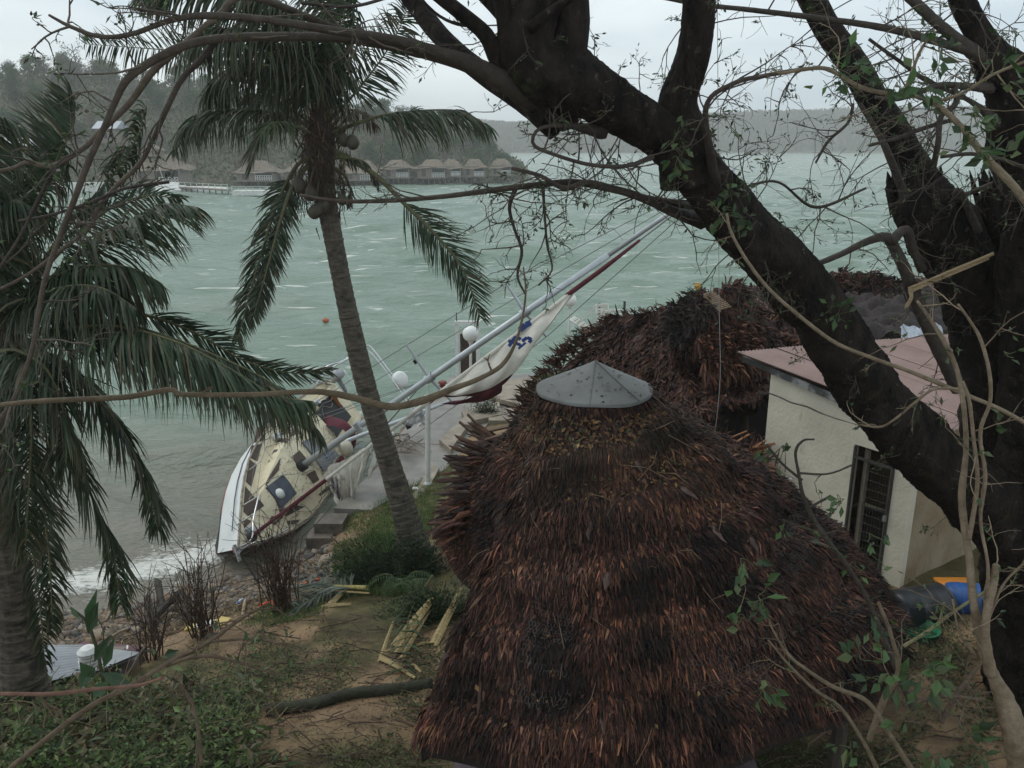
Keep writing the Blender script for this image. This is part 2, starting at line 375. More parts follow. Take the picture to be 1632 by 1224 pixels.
b.add(np.c_[qc, np.full(n_, ztop)], t=[(a, c_, d_) for a, c_, d_ in tris])
quay = b.build('quay', M['concrete']); tag(quay, 'wet grey concrete quay running out beside the stranded boat', kind='structure')
# broken paving slabs at the end of the quay
sm = mat('slab', (.33, .28, .21), (.2, .165, .125), rough=.6, scale=3, bump=.3)
for k, (pp, z, tl) in enumerate([([(735, 655), (795, 640), (800, 660), (745, 672)], 1.22, 0), ([(772, 612), (868, 600), (880, 612), (785, 634)], 1.25, .1), ([(790, 634), (850, 618), (862, 642), (842, 648)], 1.28, .2),
                    ([(770, 650), (840, 648), (845, 668), (780, 670)], 1.2, -.05), ([(700, 700), (742, 664), (752, 672), (718, 716)], 1.2, .05), ([(655, 792), (690, 740), (700, 745), (672, 800)], 1.12, .0)]):
    p = np.array([G(x, y, z) for x, y in pp]); b = MB(); b.prism(p[:, :2], p[:, 2] - .16, p[:, 2] + np.array([0, 1, 1, 0]) * tl, col=None)
    b.build('paving_slab', sm, quay)
# concrete steps down to the beach
st = thing('concrete_steps', 'mossy concrete steps going down from the quay beside the stranded bow', 'steps', G(515, 860, .4))
for x0, y0, x1, y1, z in [(500, 835, 545, 818, .98), (487, 858, 528, 840, .72), (478, 893, 520, 876, .42)]:
    a = G(x0, y0, z); c_ = G(x1, y0, z); d_ = G(x1 + 10, y1, z); e_ = G(x0 + 10, y1, z)
    bb = MB(); bb.prism(np.array([a, c_, d_, e_])[:, :2], -.3, z); bb.build('step', mat('step', (.16, .13, .10), (.07, .06, .05), rough=.6, scale=3, bump=.4), st)

# ---------------------------------------------------------------- pebbles, stones
def blob(nu=6, nv=5, seed=0, flat=.6):
    r = np.random.default_rng(seed); th = np.linspace(0, math.pi, nv + 1)[1:-1]; ph = np.arange(nu) / nu * 2 * math.pi
    v = [(math.sin(t) * math.cos(p), math.sin(t) * math.sin(p), math.cos(t)) for t in th for p in ph]
    v = np.array(v + [(0, 0, 1), (0, 0, -1)]); v *= (1 + r.normal(0, .14, (len(v), 1))) * np.array((1, r.uniform(.6, .95), flat)); v += r.normal(0, .06, v.shape)
    k = len(th); q = [(i * nu + j, (i + 1) * nu + j, (i + 1) * nu + (j + 1) % nu, i * nu + (j + 1) % nu) for i in range(k - 1) for j in range(nu)]
    t = [(k * nu, j, (j + 1) % nu) for j in range(nu)] + [(k * nu + 1, (k - 1) * nu + (j + 1) % nu, (k - 1) * nu + j) for j in range(nu)]
    return v, np.array(q), np.array(t)
stone_cols = np.array([(.26, .2, .14), (.2, .15, .11), (.13, .11, .09), (.34, .27, .19), (.22, .2, .18), (.09, .085, .08), (.3, .2, .12)])
M['stone'] = mat('stone', W1, (.6, .6, .6), rough=.6, attr=True, scale=8, bump=.4)
sme = []
for k in range(7):
    v, q, t = blob(7, 5, k); sme.append(MB().add(v, q, t, col=stone_cols[k]).data('stone', M['stone'], True))
def beach_pt(r):
    while True:
        px = r.uniform(60, 540); lo = 1050 - (px - 60) * .31; py = lo - r.uniform(-12, 62)
        g = GT(px, py)
        if -.03 < g[2] < 1.0 : return g
br = np.random.default_rng(3)
for k in range(190):
    g = beach_pt(br); s_ = br.uniform(.06, .15) * (1.6 if br.random() < .08 else 1)
    o = bpy.data.objects.new('stone', sme[k % 7]); C.objects.link(o); o.parent = ground; o.location = (g[0], g[1], g[2] + s_ * .2); o.scale = (s_,) * 3; o.rotation_euler = (br.normal() * .3, br.normal() * .3, br.uniform(0, 6))
b = MB(); bases = [blob(5, 3, 20 + k) for k in range(6)]
for k in range(4200):
    px = br.uniform(40, 560); lo = 1052 - (px - 60) * .30; py = lo - abs(br.normal()) * 34 + 8; z0 = .6
    g = G(px, py, z0); z0 = float(hgt(g[0], g[1])); g = G(px, py, z0); z0 = float(hgt(g[0], g[1]))
    if z0 < -.06: continue
    v, q, t = bases[k % 6]; s_ = br.uniform(.02, .06); a = br.uniform(0, 6); R_ = np.array([(math.cos(a), -math.sin(a), 0), (math.sin(a), math.cos(a), 0), (0, 0, 1)])
    b.add(v @ R_.T * s_ + (g[0], g[1], z0 + .01), q, t, col=stone_cols[br.integers(7)] * br.uniform(.6, 1.15))
# twigs and husks washed up
for k in range(700):
    px = br.uniform(40, 600); lo = 1055 - (px - 60) * .30; py = lo - abs(br.normal()) * 22 + 12
    g = G(px, py, .8); g[2] = float(hgt(g[0], g[1])) + .03; a = br.uniform(0, 3.14); L_ = br.uniform(.1, .45); d = np.array((math.cos(a), math.sin(a), br.normal() * .15)) * L_
    b.tube([g - d / 2, g, g + d / 2 + br.normal(0, .03, 3)], br.uniform(.006, .018), 4, caps=False, col=np.array((.3, .21, .12)) * br.uniform(.3, 1.2))
pb = b.build('beach_gravel', M['stone']); tag(pb, 'brown pebbles and driftwood strewn along the waterline', 'gravel', kind='stuff')

# ---------------------------------------------------------------- far shore
hx = np.linspace(-700, 1500, 420); hy = np.array([0, 25, 60, 120, 200, 300])
HX, HY = np.meshgrid(hx, hy, indexing='ij')
prof = np.interp(hx, [-700, -150, -40, 40, 150, 300, 420, 560, 800, 1500], [60, 48, 32, 30, 40, 44, 47, 50, 56, 70]) + 3.5 * wn(hx, hx * 0, .02, 5) + 2 * wn(hx, hx * 0, .11, 6)
HZ = prof[:, None] * np.interp(hy, [0, 25, 60, 120, 200, 300], [-.02, .10, .35, .72, .95, .8])[None] + 1.5 * wn(HX, HY, .06, 8)
b = MB().grid(np.stack([HX, HY + 905 + 14 * wn(HX, HX * 0, .012, 2), HZ], -1))
far = b.build('far_hills', mat('far_slope', (.15, .115, .085), (.07, .06, .045), rough=.95, scale=.05, detail=10, bump=.5, bscale=.3), smooth=True); tag(far, 'storm stripped grey brown hills across the bay', kind='structure')
fr = np.random.default_rng(11); N = 26000
fx = fr.uniform(-80, 700, N); fy = fr.uniform(4, 215, N) ; 
fz = np.interp(fx, hx, prof) * np.interp(fy, [0, 25, 60, 120, 200, 300], [-.02, .10, .35, .72, .95, .8])
hgt_t = fr.uniform(3.5, 9, N); base = np.stack([fx, fy + 908, fz - 1], -1)
b = MB(); lean = fr.normal(0, .12, (N, 3)); lean[:, 2] = 1
pts = np.stack([base, base + lean * hgt_t[:, None] * .5, base + lean * hgt_t[:, None]], 1)
w = np.stack([fr.uniform(1.5, 3, N), fr.uniform(2.5, 5, N), fr.uniform(.3, 1.2, N)], 1)
cc = np.array((.14, .11, .08)) * fr.uniform(.45, 1.4, (N, 1)); cc[fr.random(N) < .12] = (.10, .13, .07)
ang = fr.uniform(-.7, .7, N); b.strips(pts, np.stack([np.cos(ang), np.sin(ang), 0 * ang], -1), w, cc)
ff_ = b.build('far_forest', M['leaf']); tag(ff_, 'bare grey forest covering the hills across the bay', 'forest', kind='stuff')
# a second paler ridge far behind
rx = np.linspace(-500, 2600, 200); rp = 60 + 16 * wn(rx, rx * 0, .006, 12) + 5 * wn(rx, rx * 0, .03, 13)
g_ = np.stack([np.stack([rx, rx * 0 + 1900 + k * 90, rp * f_], -1) for k, f_ in enumerate([0, .6, 1, .6])], 1)
rd = MB().grid(g_).build('distant_ridge', mat('distant_slope', (.12, .13, .11), (.08, .09, .08), rough=.95, scale=.01), smooth=True); tag(rd, 'faint pale ridge behind the bare hills', kind='structure')

# ---------------------------------------------------------------- headland on the left
hsx = np.linspace(-260, 6, 150); hsy = np.linspace(0, 150, 60)
EX, EY = np.meshgrid(hsx, hsy, indexing='ij')
shoreY = lambda x: np.interp(x, [-260, -120, -60, 0, 10], [150, 178, 203, 222, 235])
pk = lambda x: np.interp(x, [-260, -130, -95, -70, -45, -25, -12, -3, 6], [34, 29, 25, 19, 16.5, 13.5, 9, 5.0, .5])
rise = lambda y: np.interp(y, [0, 4, 20, 55, 90, 150], [-.03, .05, .3, .8, 1, .9])
EZ = pk(EX) * rise(EY) + .6 * wn(EX, EY, .15, 4)
hl_mat = mat('headland_soil', (.12, .105, .07), (.06, .07, .04), rough=.9, scale=.15, detail=10, bump=.6, bscale=1.5)
hl = MB().grid(np.stack([EX, EY + shoreY(EX), EZ], -1)).build('headland', hl_mat, smooth=True); tag(hl, 'wooded headland slope behind the shore bungalows', kind='structure')
def hz(x, yy): return pk(x) * rise(yy) 

def leafy_tree(seed, h, spread, leafcol, nleaf, size, bare=.0):
    r = np.random.default_rng(seed); t = MB(); l = MB(); tips = []
    th = h * .45; tr = smooth_path([(0, 0, 0), (r.normal() * .3, r.normal() * .3, th * .5), (r.normal() * .6, r.normal() * .6, th), (r.normal() * .5, r.normal() * .5, h * .85)], 3)
    t.tube(tr, np.linspace(h * .03, h * .008, len(tr)), 5, caps=False)
    for k in range(14):
        f = r.uniform(.3, 1); s0 = tr[int(f * (len(tr) - 1))]; a = r.uniform(0, 6.28); el = r.uniform(.2, 1.0)
        d = np.array((math.cos(a) * math.cos(el), math.sin(a) * math.cos(el), math.sin(el))) * spread * r.uniform(.5, 1) * (1.15 - f * .5)
        e = s0 + d; mid = s0 + d * .5 + (0, 0, .3); t.tube([s0, mid, e], [h * .010, h * .006, h * .002], 4, caps=False); tips.append(e); tips.append(mid * .4 + e * .6)
        for j in range(5 + int(bare * 6)):
            p0 = s0 + d * r.uniform(.35, .95); dd = unit(d * .5 + r.normal(0, .8, 3) + (0, 0, .5)) * spread * r.uniform(.2, .45); t.tube([p0, p0 + dd * .5 + r.normal(0, .1, 3), p0 + dd], [h * .004, h * .0028, h * .0014], 3, caps=False); tips.append(p0 + dd)
    tips = np.array(tips); N = nleaf
    c = tips[r.integers(len(tips), size=N)] + r.normal(0, 1, (N, 3)) * spread * (.17 if bare < .5 else .1) * np.array((1, 1, .75))
    d = unit(r.normal(0, 1, (N, 3)) + (0, 0, -.2)); nn = unit(r.normal(0, 1, (N, 3)))
    cl = np.array(leafcol) * r.uniform(.5, 1.5, (N, 1)) * (1 + r.normal(0, .08, (N, 3))); l.leaves(c, d, nn, r.uniform(.5, 1.3, N) * size, r.uniform(.25, .6, N) * size, cl)
    return t, l
M['far_bark'] = mat('far_bark', (.15, .13, .11), (.08, .07, .06), rough=.9, scale=1)
kinds = [('dense green tree clinging to the headland slope', (.085, .14, .05), 2400, .55, 0), ('olive green bushy tree on the headland slope', (.12, .15, .06), 2000, .55, 0), ('thin brown half bare tree on the headland slope', (.17, .13, .09), 700, .4, 1),
         ('bare grey tree stripped by the storm on the headland', (.18, .16, .14), 260, .35, 1), ('deep green rounded tree low on the headland', (.06, .11, .045), 2600, .5, 0)]
protos = []
for k, (lab, lc, nl, sz, ba) in enumerate(kinds):
    for v in range(2):
        t, l = leafy_tree(100 + k * 3 + v, 7.5, 3.0 if not ba else 2.6, lc, nl, sz, ba)
        protos.append((k, t.data('trunk', M['far_bark']), l.data('crown', M['leaf'])))
tr_ = np.random.default_rng(21); ntree = 0
def put_tree(x, yy, k, s, lab=None, tall=1):
    kk, tm, lm = protos[k]; base = (x, yy + float(shoreY(x)), float(hz(x, yy)) - .3)
    e = thing('bare_tree' if kinds[kk][4] else 'leafy_tree', lab or kinds[kk][0], 'tree', base, None if lab else ['dense trees on the headland', 'olive trees on the headland', 'half bare trees on the headland', 'stripped trees on the headland', 'dark trees on the headland'][kk], tr_.uniform(0, 6.28)); e.scale = (s, s, s * tall)
    for nm, me in (('trunk', tm), ('crown', lm)):
        o = bpy.data.objects.new(nm, me); C.objects.link(o); o.parent = e
for i in range(225):
    yy = tr_.uniform(6, 100) if i % 3 else tr_.uniform(78, 100); x = tr_.uniform(-140, -2) if i % 4 else tr_.uniform(-40, 2)
    if yy > 60 and x > -6: yy *= .5
    k = tr_.choice([0, 1, 2, 3, 4], p=[.22, .2, .26, .14, .18]) * 2 + tr_.integers(2)
    sc_ = tr_.uniform(.6, 1.15) * np.interp(x, [-20, 0], [1, .55])
    put_tree(x, yy, k, sc_)
put_tree(-128 * .92, 60, 6, 1.5, 'tallest bare tree standing up on the skyline at far left', 1.35); put_tree(-125, 72, 7, 1.3, 'spreading bare tree on the skyline at the left edge', 1.0)
put_tree(-2.0, 6, 8, .95, 'last round green tree at the tip of the headland'); put_tree(2.5, 2, 6, .6, 'small bare tree leaning over the rocks at the headland point')
put_tree(-26, 80, 7, .8, 'lone bare tree rising above the ridge right of the palm')
# understorey scrub
N = 30000; ux = tr_.uniform(-150, 4, N); uy = tr_.uniform(1.5, 100, N); uz = hz(ux, uy); c = np.stack([ux, uy + shoreY(ux), uz + abs(tr_.normal(0, .9, N))], -1)
gcol = np.array([(.09, .125, .05), (.14, .12, .075), (.11, .14, .06), (.18, .15, .11)])[tr_.integers(4, size=N)] * tr_.uniform(.5, 1.4, (N, 1))
b = MB().leaves(c, unit(tr_.normal(0, 1, (N, 3)) + (0, 0, .5)), unit(tr_.normal(0, 1, (N, 3))), tr_.uniform(.5, 1.6, N), tr_.uniform(.3, .9, N), gcol)
tag(b.build('headland_scrub', M['leaf']), 'tangled green brown scrub under the headland trees', 'scrub', kind='stuff')
# bungalows
M['far_thatch'] = mat('far_thatch', (.23, .185, .14), (.13, .105, .08), rough=.9, scale=2.5, stretch=(1, 1, .4), bump=.5, bscale=8)
M['far_wall'] = mat('far_wall', (.24, .20, .165), (.17, .14, .12), rough=.8, scale=1.5)
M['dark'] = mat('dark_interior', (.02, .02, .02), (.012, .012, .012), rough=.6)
def bungalow(px0, px1, yr, ye, yb, lab, two=False, dock=True):
    Yd = float(shoreY(P((px0 + px1) / 2, 280, 212)[0])) - 1.5
    a = P(px0, ye, Yd); c_ = P(px1, ye, Yd); w_ = c_[0] - a[0]; ze = a[2]; zr = P(px0, yr, Yd + 3)[2]; cx_ = (a[0] + c_[0]) / 2; dp = min(w_ * .9, 8); zb = max(P(px0, yb, Yd)[2], .5)
    t = thing('bungalow', lab, 'bungalow', (cx_, Yd + dp / 2, 0), 'thatched bungalows along the headland shore')
    cy_ = Yd + dp / 2; wx = w_ / 2 * .82; hy_ = dp / 2 * .8
    w = MB().box((cx_, cy_, (zb + ze) / 2 + .25), (wx * 2, hy_ * 2, ze - zb + .5)); wall = w.build('wall', M['far_wall'], t)
    fb = MB().box((cx_, cy_, zb - .1), (wx * 2 + .5, hy_ * 2 + 1.2, .25)); fb.build('floor_deck', M['far_wall'], t)
    rr = w_ * .17; top = [(cx_ - rr, cy_, zr), (cx_ + rr, cy_, zr)]
    e = [(cx_ - w_ / 2, Yd, ze), (cx_ + w_ / 2, Yd, ze), (cx_ + w_ / 2, Yd + dp, ze), (cx_ - w_ / 2, Yd + dp, ze)]
    # sagging thatch: subdivide faces
    r = MB()
    def face(p00, p10, p01, p11, n=6):
        u_, v_ = np.meshgrid(np.linspace(0, 1, n * 2), np.linspace(0, 1, n), indexing='ij')
        g = (1 - u_)[..., None] * ((1 - v_)[..., None] * p00 + v_[..., None] * p01) + u_[..., None] * ((1 - v_)[..., None] * p10 + v_[..., None] * p11)
        g[..., 2] += .22 * np.sin(u_ * 5 + cx_) * (1 - v_) + .12 * np.sin(v_ * 7 + cx_ * 3) - .35 * np.sin(v_ * math.pi) * .6 + tr_.normal(0, .05, u_.shape) - .25 * (v_ == 0) * tr_.random(u_.shape); r.grid(g)
    E_ = [np.array(x) for x in e]; T_ = [np.array(x) for x in top]
    face(E_[0], E_[1], T_[0], T_[1]); face(E_[1], E_[2], T_[1], T_[1]); face(E_[2], E_[3], T_[1], T_[0]); face(E_[3], E_[0], T_[0], T_[0])
    roof = r.build('thatched_roof', M['far_thatch'], t)
    for k in range(6):
        xx = cx_ - wx + k * wx * 2 / 5
        for yy in (cy_ - hy_ - .4, cy_ + hy_): MB().tube([(xx, yy, -1.5), (xx, yy, zb)], .12, 5).build('pile', M['far_bark'], t)
    # dark panel painting the shade inside the veranda, white railing, window, door
    fy = cy_ - hy_ - .02
    vx0 = cx_ + wx * .05; vx1 = cx_ + wx * .92
    vv_ = MB().box(((vx0 + vx1) / 2, fy - .03, (zb + ze) / 2 + .1), (vx1 - vx0, .1, (ze - zb) * .8)); vo = vv_.build('veranda_shade_panel', M['dark'], t)
    rl = MB(); ry = fy - .45
    nb = 7
    for k in range(nb + 1):
        xx = vx0 + (vx1 - vx0) * k / nb; rl.box((xx, ry, zb + .55), (.09, .09, 1.1))
        if k < nb:
            x2 = vx0 + (vx1 - vx0) * (k + 1) / nb; rl.bar((xx, ry, zb + .12), (x2, ry, zb + .95), .05); rl.bar((xx, ry + .05, zb + .95), (x2, ry + .05, zb + .12), .05)
    rl.box(((vx0 + vx1) / 2, ry, zb + 1.12), (vx1 - vx0 + .1, .12, .1)); rl.build('railing', M['white_paint'], t)
    d_ = MB().box((cx_ - wx * .55, fy - .03, (zb + ze) / 2), (wx * .3, .12, (ze - zb) * .75)); dd = d_.build('door', mat('door_brown', (.09, .07, .06), rough=.6), t)
    return t, cx_, Yd, zb, ze, w_
t1 = bungalow(196, 293, 246, 271, 291, 'largest bungalow with a two tiered thatched roof above the wrecked boats')
cx_, Yd, zb, ze, w_ = t1[1:]
r = MB()
for k in range(4):
    a0, a1 = k * math.pi / 2 + math.pi / 4, (k + 1) * math.pi / 2 + math.pi / 4; R1, R0 = 3.1, .4
    p = [np.array((cx_ - 1.5 + math.cos(a) * R_, Yd + 4.3 + math.sin(a) * R_, z_)) for a, R_, z_ in ((a0, R1, ze + 4.1), (a1, R1, ze + 4.1), (a1, R0, ze + 5.6), (a0, R0, ze + 5.6))]
    r.add(p, [(0, 1, 2, 3)])
r.build('upper_roof', M['far_thatch'], t1[0]); MB().box((cx_ - 1.5, Yd + 4.3, ze + 3.5), (3.6, 3.6, 1.5)).build('upper_wall', M['far_wall'], t1[0])
bungalow(368, 440, 256, 275, 288, 'grey brown bungalow between the big pavilion and the palm trunk')
bungalow(446, 508, 256, 275, 288, 'thatched bungalow half hidden behind the coconut palm crown')
bungalow(536, 608, 256, 277, 287, 'bungalow just right of the palm trunk with a torn thatch edge')
bungalow(604, 656, 255, 269, 283, 'steep roofed bungalow fourth from the point of the headland')
bungalow(660, 714, 254, 268, 283, 'bungalow third from the headland point with white railing')
bungalow(698, 738, 253, 268, 281, 'narrow bungalow whose roof touches its right neighbour')
bungalow(734, 776, 253, 268, 281, 'bungalow second from the headland point')
bungalow(778, 818, 252, 266, 279, 'outermost bungalow at the very point of the headland')
# houses in the trees at left, sea wall
for px0, py0, wd, hh, Yh, cl, lab in [(0, 232, 46, 20, 200, (.42, .44, .46), 'pale grey roofed house between the trees at the left edge'), (150, 205, 34, 22, 205, (.4, .42, .46), 'small blue grey house up on the wooded slope')]:
    a = P(px0, py0, Yh); w_ = wd * mpp(Yh, a[2]); h_ = hh * mpp(Yh, a[2]); t = thing('house', lab, 'house', (a[0] + w_ / 2, Yh, a[2] - h_))
    MB().box((a[0] + w_ / 2, Yh + 3, a[2] - h_ / 2), (w_ * .9, 6, h_)).build('wall', M['far_wall'], t)
    r = MB(); r.add([(a[0] - .4, Yh - .6, a[2]), (a[0] + w_ + .4, Yh - .6, a[2]), (a[0] + w_ + .4, Yh + 3, a[2] + 1.8), (a[0] - .4, Yh + 3, a[2] + 1.8), (a[0] + w_ + .4, Yh + 6.6, a[2]), (a[0] - .4, Yh + 6.6, a[2])], [(0, 1, 2, 3), (3, 2, 4, 5)], [(0, 3, 5), (1, 4, 2)])
    r.build('roof', mat('tin_roof', cl, rough=.5), t)
    for k in range(3): MB().box((a[0] + w_ * (.2 + .3 * k), Yh - .03, a[2] - h_ * .5), (w_ * .14, .1, h_ * .4)).build('window', M['dark'], t)
# wrecked white boats and pontoon before the headland
M['far_white'] = mat('far_white', (.7, .7, .66), (.5, .5, .47), rough=.5, scale=1.5)
def hull(name, lab, px, py, L_, B_, H_, rz, roll, cat='boat', Yd=None, z=.2):
    g = G(px, py, z); t = thing(name, lab, cat, g, None, rz); t.rotation_euler = (roll, 0, rz); b = MB()
    xs_ = np.linspace(-L_ / 2, L_ / 2, 14); g_ = []
    for x in xs_:
        f = max(1 - ((x + L_ * .1) / (L_ * .62)) ** 2, .02) ** .6
        g_.append([(x, -B_ / 2 * f, H_ * .6), (x, -B_ / 2 * f * .95, 0), (x, -B_ / 4 * f, -H_ * .35), (x, B_ / 4 * f, -H_ * .35), (x, B_ / 2 * f * .95, 0), (x, B_ / 2 * f, H_ * .6), (x, 0, H_ * .68), (x, -B_ / 2 * f, H_ * .6)])
    b.grid(g_); b.build('hull', M['far_white'], t, world=False, smooth=True); return t
t = hull('catamaran', 'white catamaran wreck tipped up before the largest bungalow', 262, 303, 9, 1.3, 1.6, .5, .5)
b = MB(); b.box((0, -3.2, .4), (7.5, 1.2, 1.4)); b.build('second_hull', M['far_white'], t, world=False)
b = MB(); b.box((.5, -1.6, 1.3), (5, 3.4, 1.1)); b.build('cabin', M['far_white'], t, world=False); b = MB(); b.box((.5, -3.32, 1.4), (3.8, .06, .45)); b.build('window', M['dark'], t, world=False)
b = MB(); b.tube([(0, -1.6, 1.8), (-1, -1.6, 6.5)], .08, 5); b.build('mast', M['far_white'], t, world=False)
t = hull('capsized_boat', 'upturned white hull lying along the shore in front of the trees', 322, 303, 11, 2.4, 1.8, -.05, 2.6)
b = MB(); b.box((0, 0, 1.2), (4, 1.3, .5)); b.build('cabin_top', M['far_white'], t, world=False)
t = thing('pontoon', 'white floating pontoon with low rails right of the wrecks', 'pontoon', G(408, 309, .2))
a = G(370, 311, .2); c_ = G(438, 311, .2); MB().box(((a + c_) / 2 + (0, 2, .35)), (c_[0] - a[0], 4, .9)).build('float', M['far_white'], t)
b = MB()
for k in range(7): xx = a[0] + (c_[0] - a[0]) * k / 6; b.box((xx, a[1], 1.3), (.1, .1, 1.2))
b.box(((a[0] + c_[0]) / 2, a[1], 1.85), (c_[0] - a[0], .1, .1)); b.build('rail', M['far_white'], t)
t = thing('jetty', 'wooden jetty with white posts leading from the largest bungalow', 'jetty', G(330, 296, .5))
a = G(262, 297, .8); c_ = G(365, 303, .8); MB().bar(a, c_, 1.6, .25).build('deck', M['far_wall'], t); b = MB()
for k in range(12):
    p = a + (c_ - a) * k / 11; b.box(p + (0, -.8, .5), (.12, .12, 1.3)); 
b.bar(a + (0, -.8, 1.1), c_ + (0, -.8, 1.1), .08); b.build('rail', M['far_white'], t); b = MB()
for k in range(12):
    p = a + (c_ - a) * k / 11; b.box(p + (0, -.5, -1.2), (.2, .2, 2.2))
b.build('piles', M['far_bark'], t)
a = G(102, 299, 1.0); b = MB(); b.box((a[0] + 3, a[1] + 1, .7), (11, 2, 2.6)); tag(b.build('boat_shed', M['far_white']), 'low white boat shed at the waterline far left', 'shed')
# mooring buoy
g = G(519, 511, .12); t = thing('buoy', 'orange mooring buoy floating left of the palm trunk', 'buoy', g)
MB().lathe([(0, .16), (.12, .14), (.19, .07), (.2, 0), (.17, -.09), (.01, -.14)], g, 14).build('float', mat('orange_plastic', (.42, .12, .05), rough=.5), t, True)
MB().tube([g + (0, 0, .15), g + (0, 0, .22)], .025, 6).build('ring', M['steel'], t)
# ---------------------------------------------------------------- thatch
def surf_frame(Sf, u, v, e=1e-3):
    p = Sf(u, v); du = (Sf(u + e, v) - Sf(u - e, v)); dv = (Sf(u, np.clip(v + e, 0, 1)) - Sf(u, np.clip(v - e, 0, 1)))
    dv = unit(dv); n = unit(np.cross(du, dv)); n = np.where(n[..., 2:] < 0, -n, n); return p, unit(du), dv, n
def thatch_strips(mb, Sf, N, rows, L, w, cols, r, u0=0, u1=1, lift=.10, jit=.25, vmin=0, vmax=1, colf=None, uf=None, off=0.0):
    u = r.uniform(u0, u1, N) if uf is None else uf(N); row = np.floor(r.uniform(vmin, vmax, N) * rows) / rows
    v = np.clip(row + r.normal(0, .25 / rows, N), 0, 1)
    p, du, dv, n = surf_frame(Sf, u, v)
    Ls = r.uniform(.5, 1.3, N)[:, None] * L; lf = (abs(r.normal(0, 1, N)) * lift)[:, None]
    d = unit(dv + du * (r.normal(0, jit, (N, 1)) + .32 * wn(p[:, 0], p[:, 1] + p[:, 2] * 1.3, 4.2, 61)[:, None])); lf = lf * np.clip(1 + 1.3 * wn(p[:, 0] + p[:, 2], p[:, 1], 3.1, 62), .15, 2.4)[:, None]
    sg = np.array((0, 0, -1.)) * (Ls * r.uniform(0, .25, (N, 1)))
    p0 = p + n * (.015 + off); p1 = p0 + d * Ls * .55 + n * (lf * .7 + .02); p2 = p0 + d * Ls + n * lf + sg * .4
    pts = np.stack([p0, p1, p2], 1); ww = r.uniform(.5, 1.5, (N, 1)) * w * np.array((1., 1.05, .35))[None]
    tw = r.normal(0, .45, (N, 1)); side = unit(unit(np.cross(d, n)) + n * tw)
    c = cols[r.integers(len(cols), size=N)] * np.clip(np.exp(r.normal(-.40, .46, (N, 1))), .15, 1.75) * (1 + r.normal(0, .06, (N, 3)))
    if colf is not None: c = colf(u, v, p, c)
    mb.strips(pts, side, ww, np.clip(c, 0, 1)); return mb
def patchS(a, b_, c_, d_, sag=0.0):
    "bilinear patch: a-b along the top, c-d along the eave"
    a, b_, c_, d_ = [np.asarray(x, float) for x in (a, b_, c_, d_)]
    def f(u, v):
        u = np.asarray(u)[..., None]; v = np.asarray(v)[..., None]
        p = (1 - v) * ((1 - u) * a + u * b_) + v * ((1 - u) * c_ + u * d_)
        k = np.zeros_like(p); k[..., 2] = (-sag * np.sin(v * math.pi) + .05 * np.sin(u * 23 + v * 9) + .05 * np.sin(u * 11 - v * 17))[..., 0]
        return p + k
    return f
def base_grid(Sf, nu, nv, u0=0, u1=1, thick=.0, off=0):
    u, v = np.meshgrid(np.linspace(u0, u1, nu), np.linspace(0, 1, nv), indexing='ij'); return Sf(u, v) + np.array((0, 0, off))
brown = np.array([(.085, .036, .024), (.062, .028, .020), (.12, .054, .033), (.034, .020, .016), (.15, .070, .040), (.022, .015, .013), (.098, .043, .032), (.07, .032, .027)])
greyb = np.array([(.15, .09, .08), (.10, .066, .060), (.19, .11, .09), (.065, .046, .044), (.21, .14, .115), (.16, .085, .07)])
redb = np.array([(.19, .075, .04), (.11, .048, .03), (.2, .095, .05), (.08, .035, .025), (.14, .07, .045)])
TS = np.random.default_rng(42); brown = brown * np.array((1.0, .92, .86)); redb = redb * np.array((1, .95, .9))

# ---- foreground hut
apex = P(950, 578, 9.0)
hut = thing('thatched_hut', 'big foreground hut with shaggy dark brown thatch under a grey metal cone', 'hut', (apex[0], apex[1], 2.6))
zc = P(950, 645, 8.6)[2]
eave_ctl = [(672, 1180, 6.7), (780, 1202, 6.52), (900, 1211, 6.45), (1080, 1209, 6.45), (1225, 1174, 6.7), (1320, 1125, 7.0), (1405, 1085, 7.35), (1436, 1045, 7.9), (1418, 985, 8.9), (1380, 900, 10.3), (1250, 800, 12.2), (1050, 770, 12.9), (850, 775, 12.6), (742, 800, 12.0), (706, 842, 11.1), (730, 890, 10.0), (782, 950, 9.2), (778, 1010, 8.5), (722, 1105, 7.45)]
ec = np.array([P(*c_) for c_ in eave_ctl]); ecl = np.vstack([ec, ec[:1]])
sp_ = smooth_path(np.vstack([ec[-1:], ec, ec[:2]]), 8)[8:-8]; sp_ = sp_[:len(eave_ctl) * 8 + 1]
NE = len(sp_) - 1
ax, ay = apex[0] + .0, apex[1] + .1
def hutS(u, v):
    u = np.asarray(u, float) % 1.0; v = np.asarray(v, float); f = u * NE; i = np.floor(f).astype(int) % NE; t = (f - np.floor(f))[..., None]
    E = sp_[i] * (1 - t) + sp_[(i + 1) % NE] * t
    ang = np.arctan2(E[..., 1] - ay, E[..., 0] - ax); top = np.stack([ax + .52 * np.cos(ang), ay + .52 * np.sin(ang), np.full(ang.shape, zc)], -1)
    vv = v[..., None]; p = top * (1 - vv) + E * vv
    sag = (.10 * np.sin(v * math.pi) - .30 * v ** 6 * 0)
    bump = .05 * np.sin(u * 61 + v * 7) * v + .04 * np.sin(u * 37 - v * 19) * v + .035 * np.sin(v * 33 + u * 14)
    fr_ = (v * 15 + .25 * np.sin(u * 40)) % 1.0; stp = .055 * fr_ * np.clip((v - .3) / .3, 0, 1); ca, sa = np.cos(ang), np.sin(ang)
    p = p + np.stack([ca * stp * .6, sa * stp * .6, sag + bump + stp * .6], -1); return p
g_ = base_grid(hutS, 220, 91); b = MB().grid(g_)
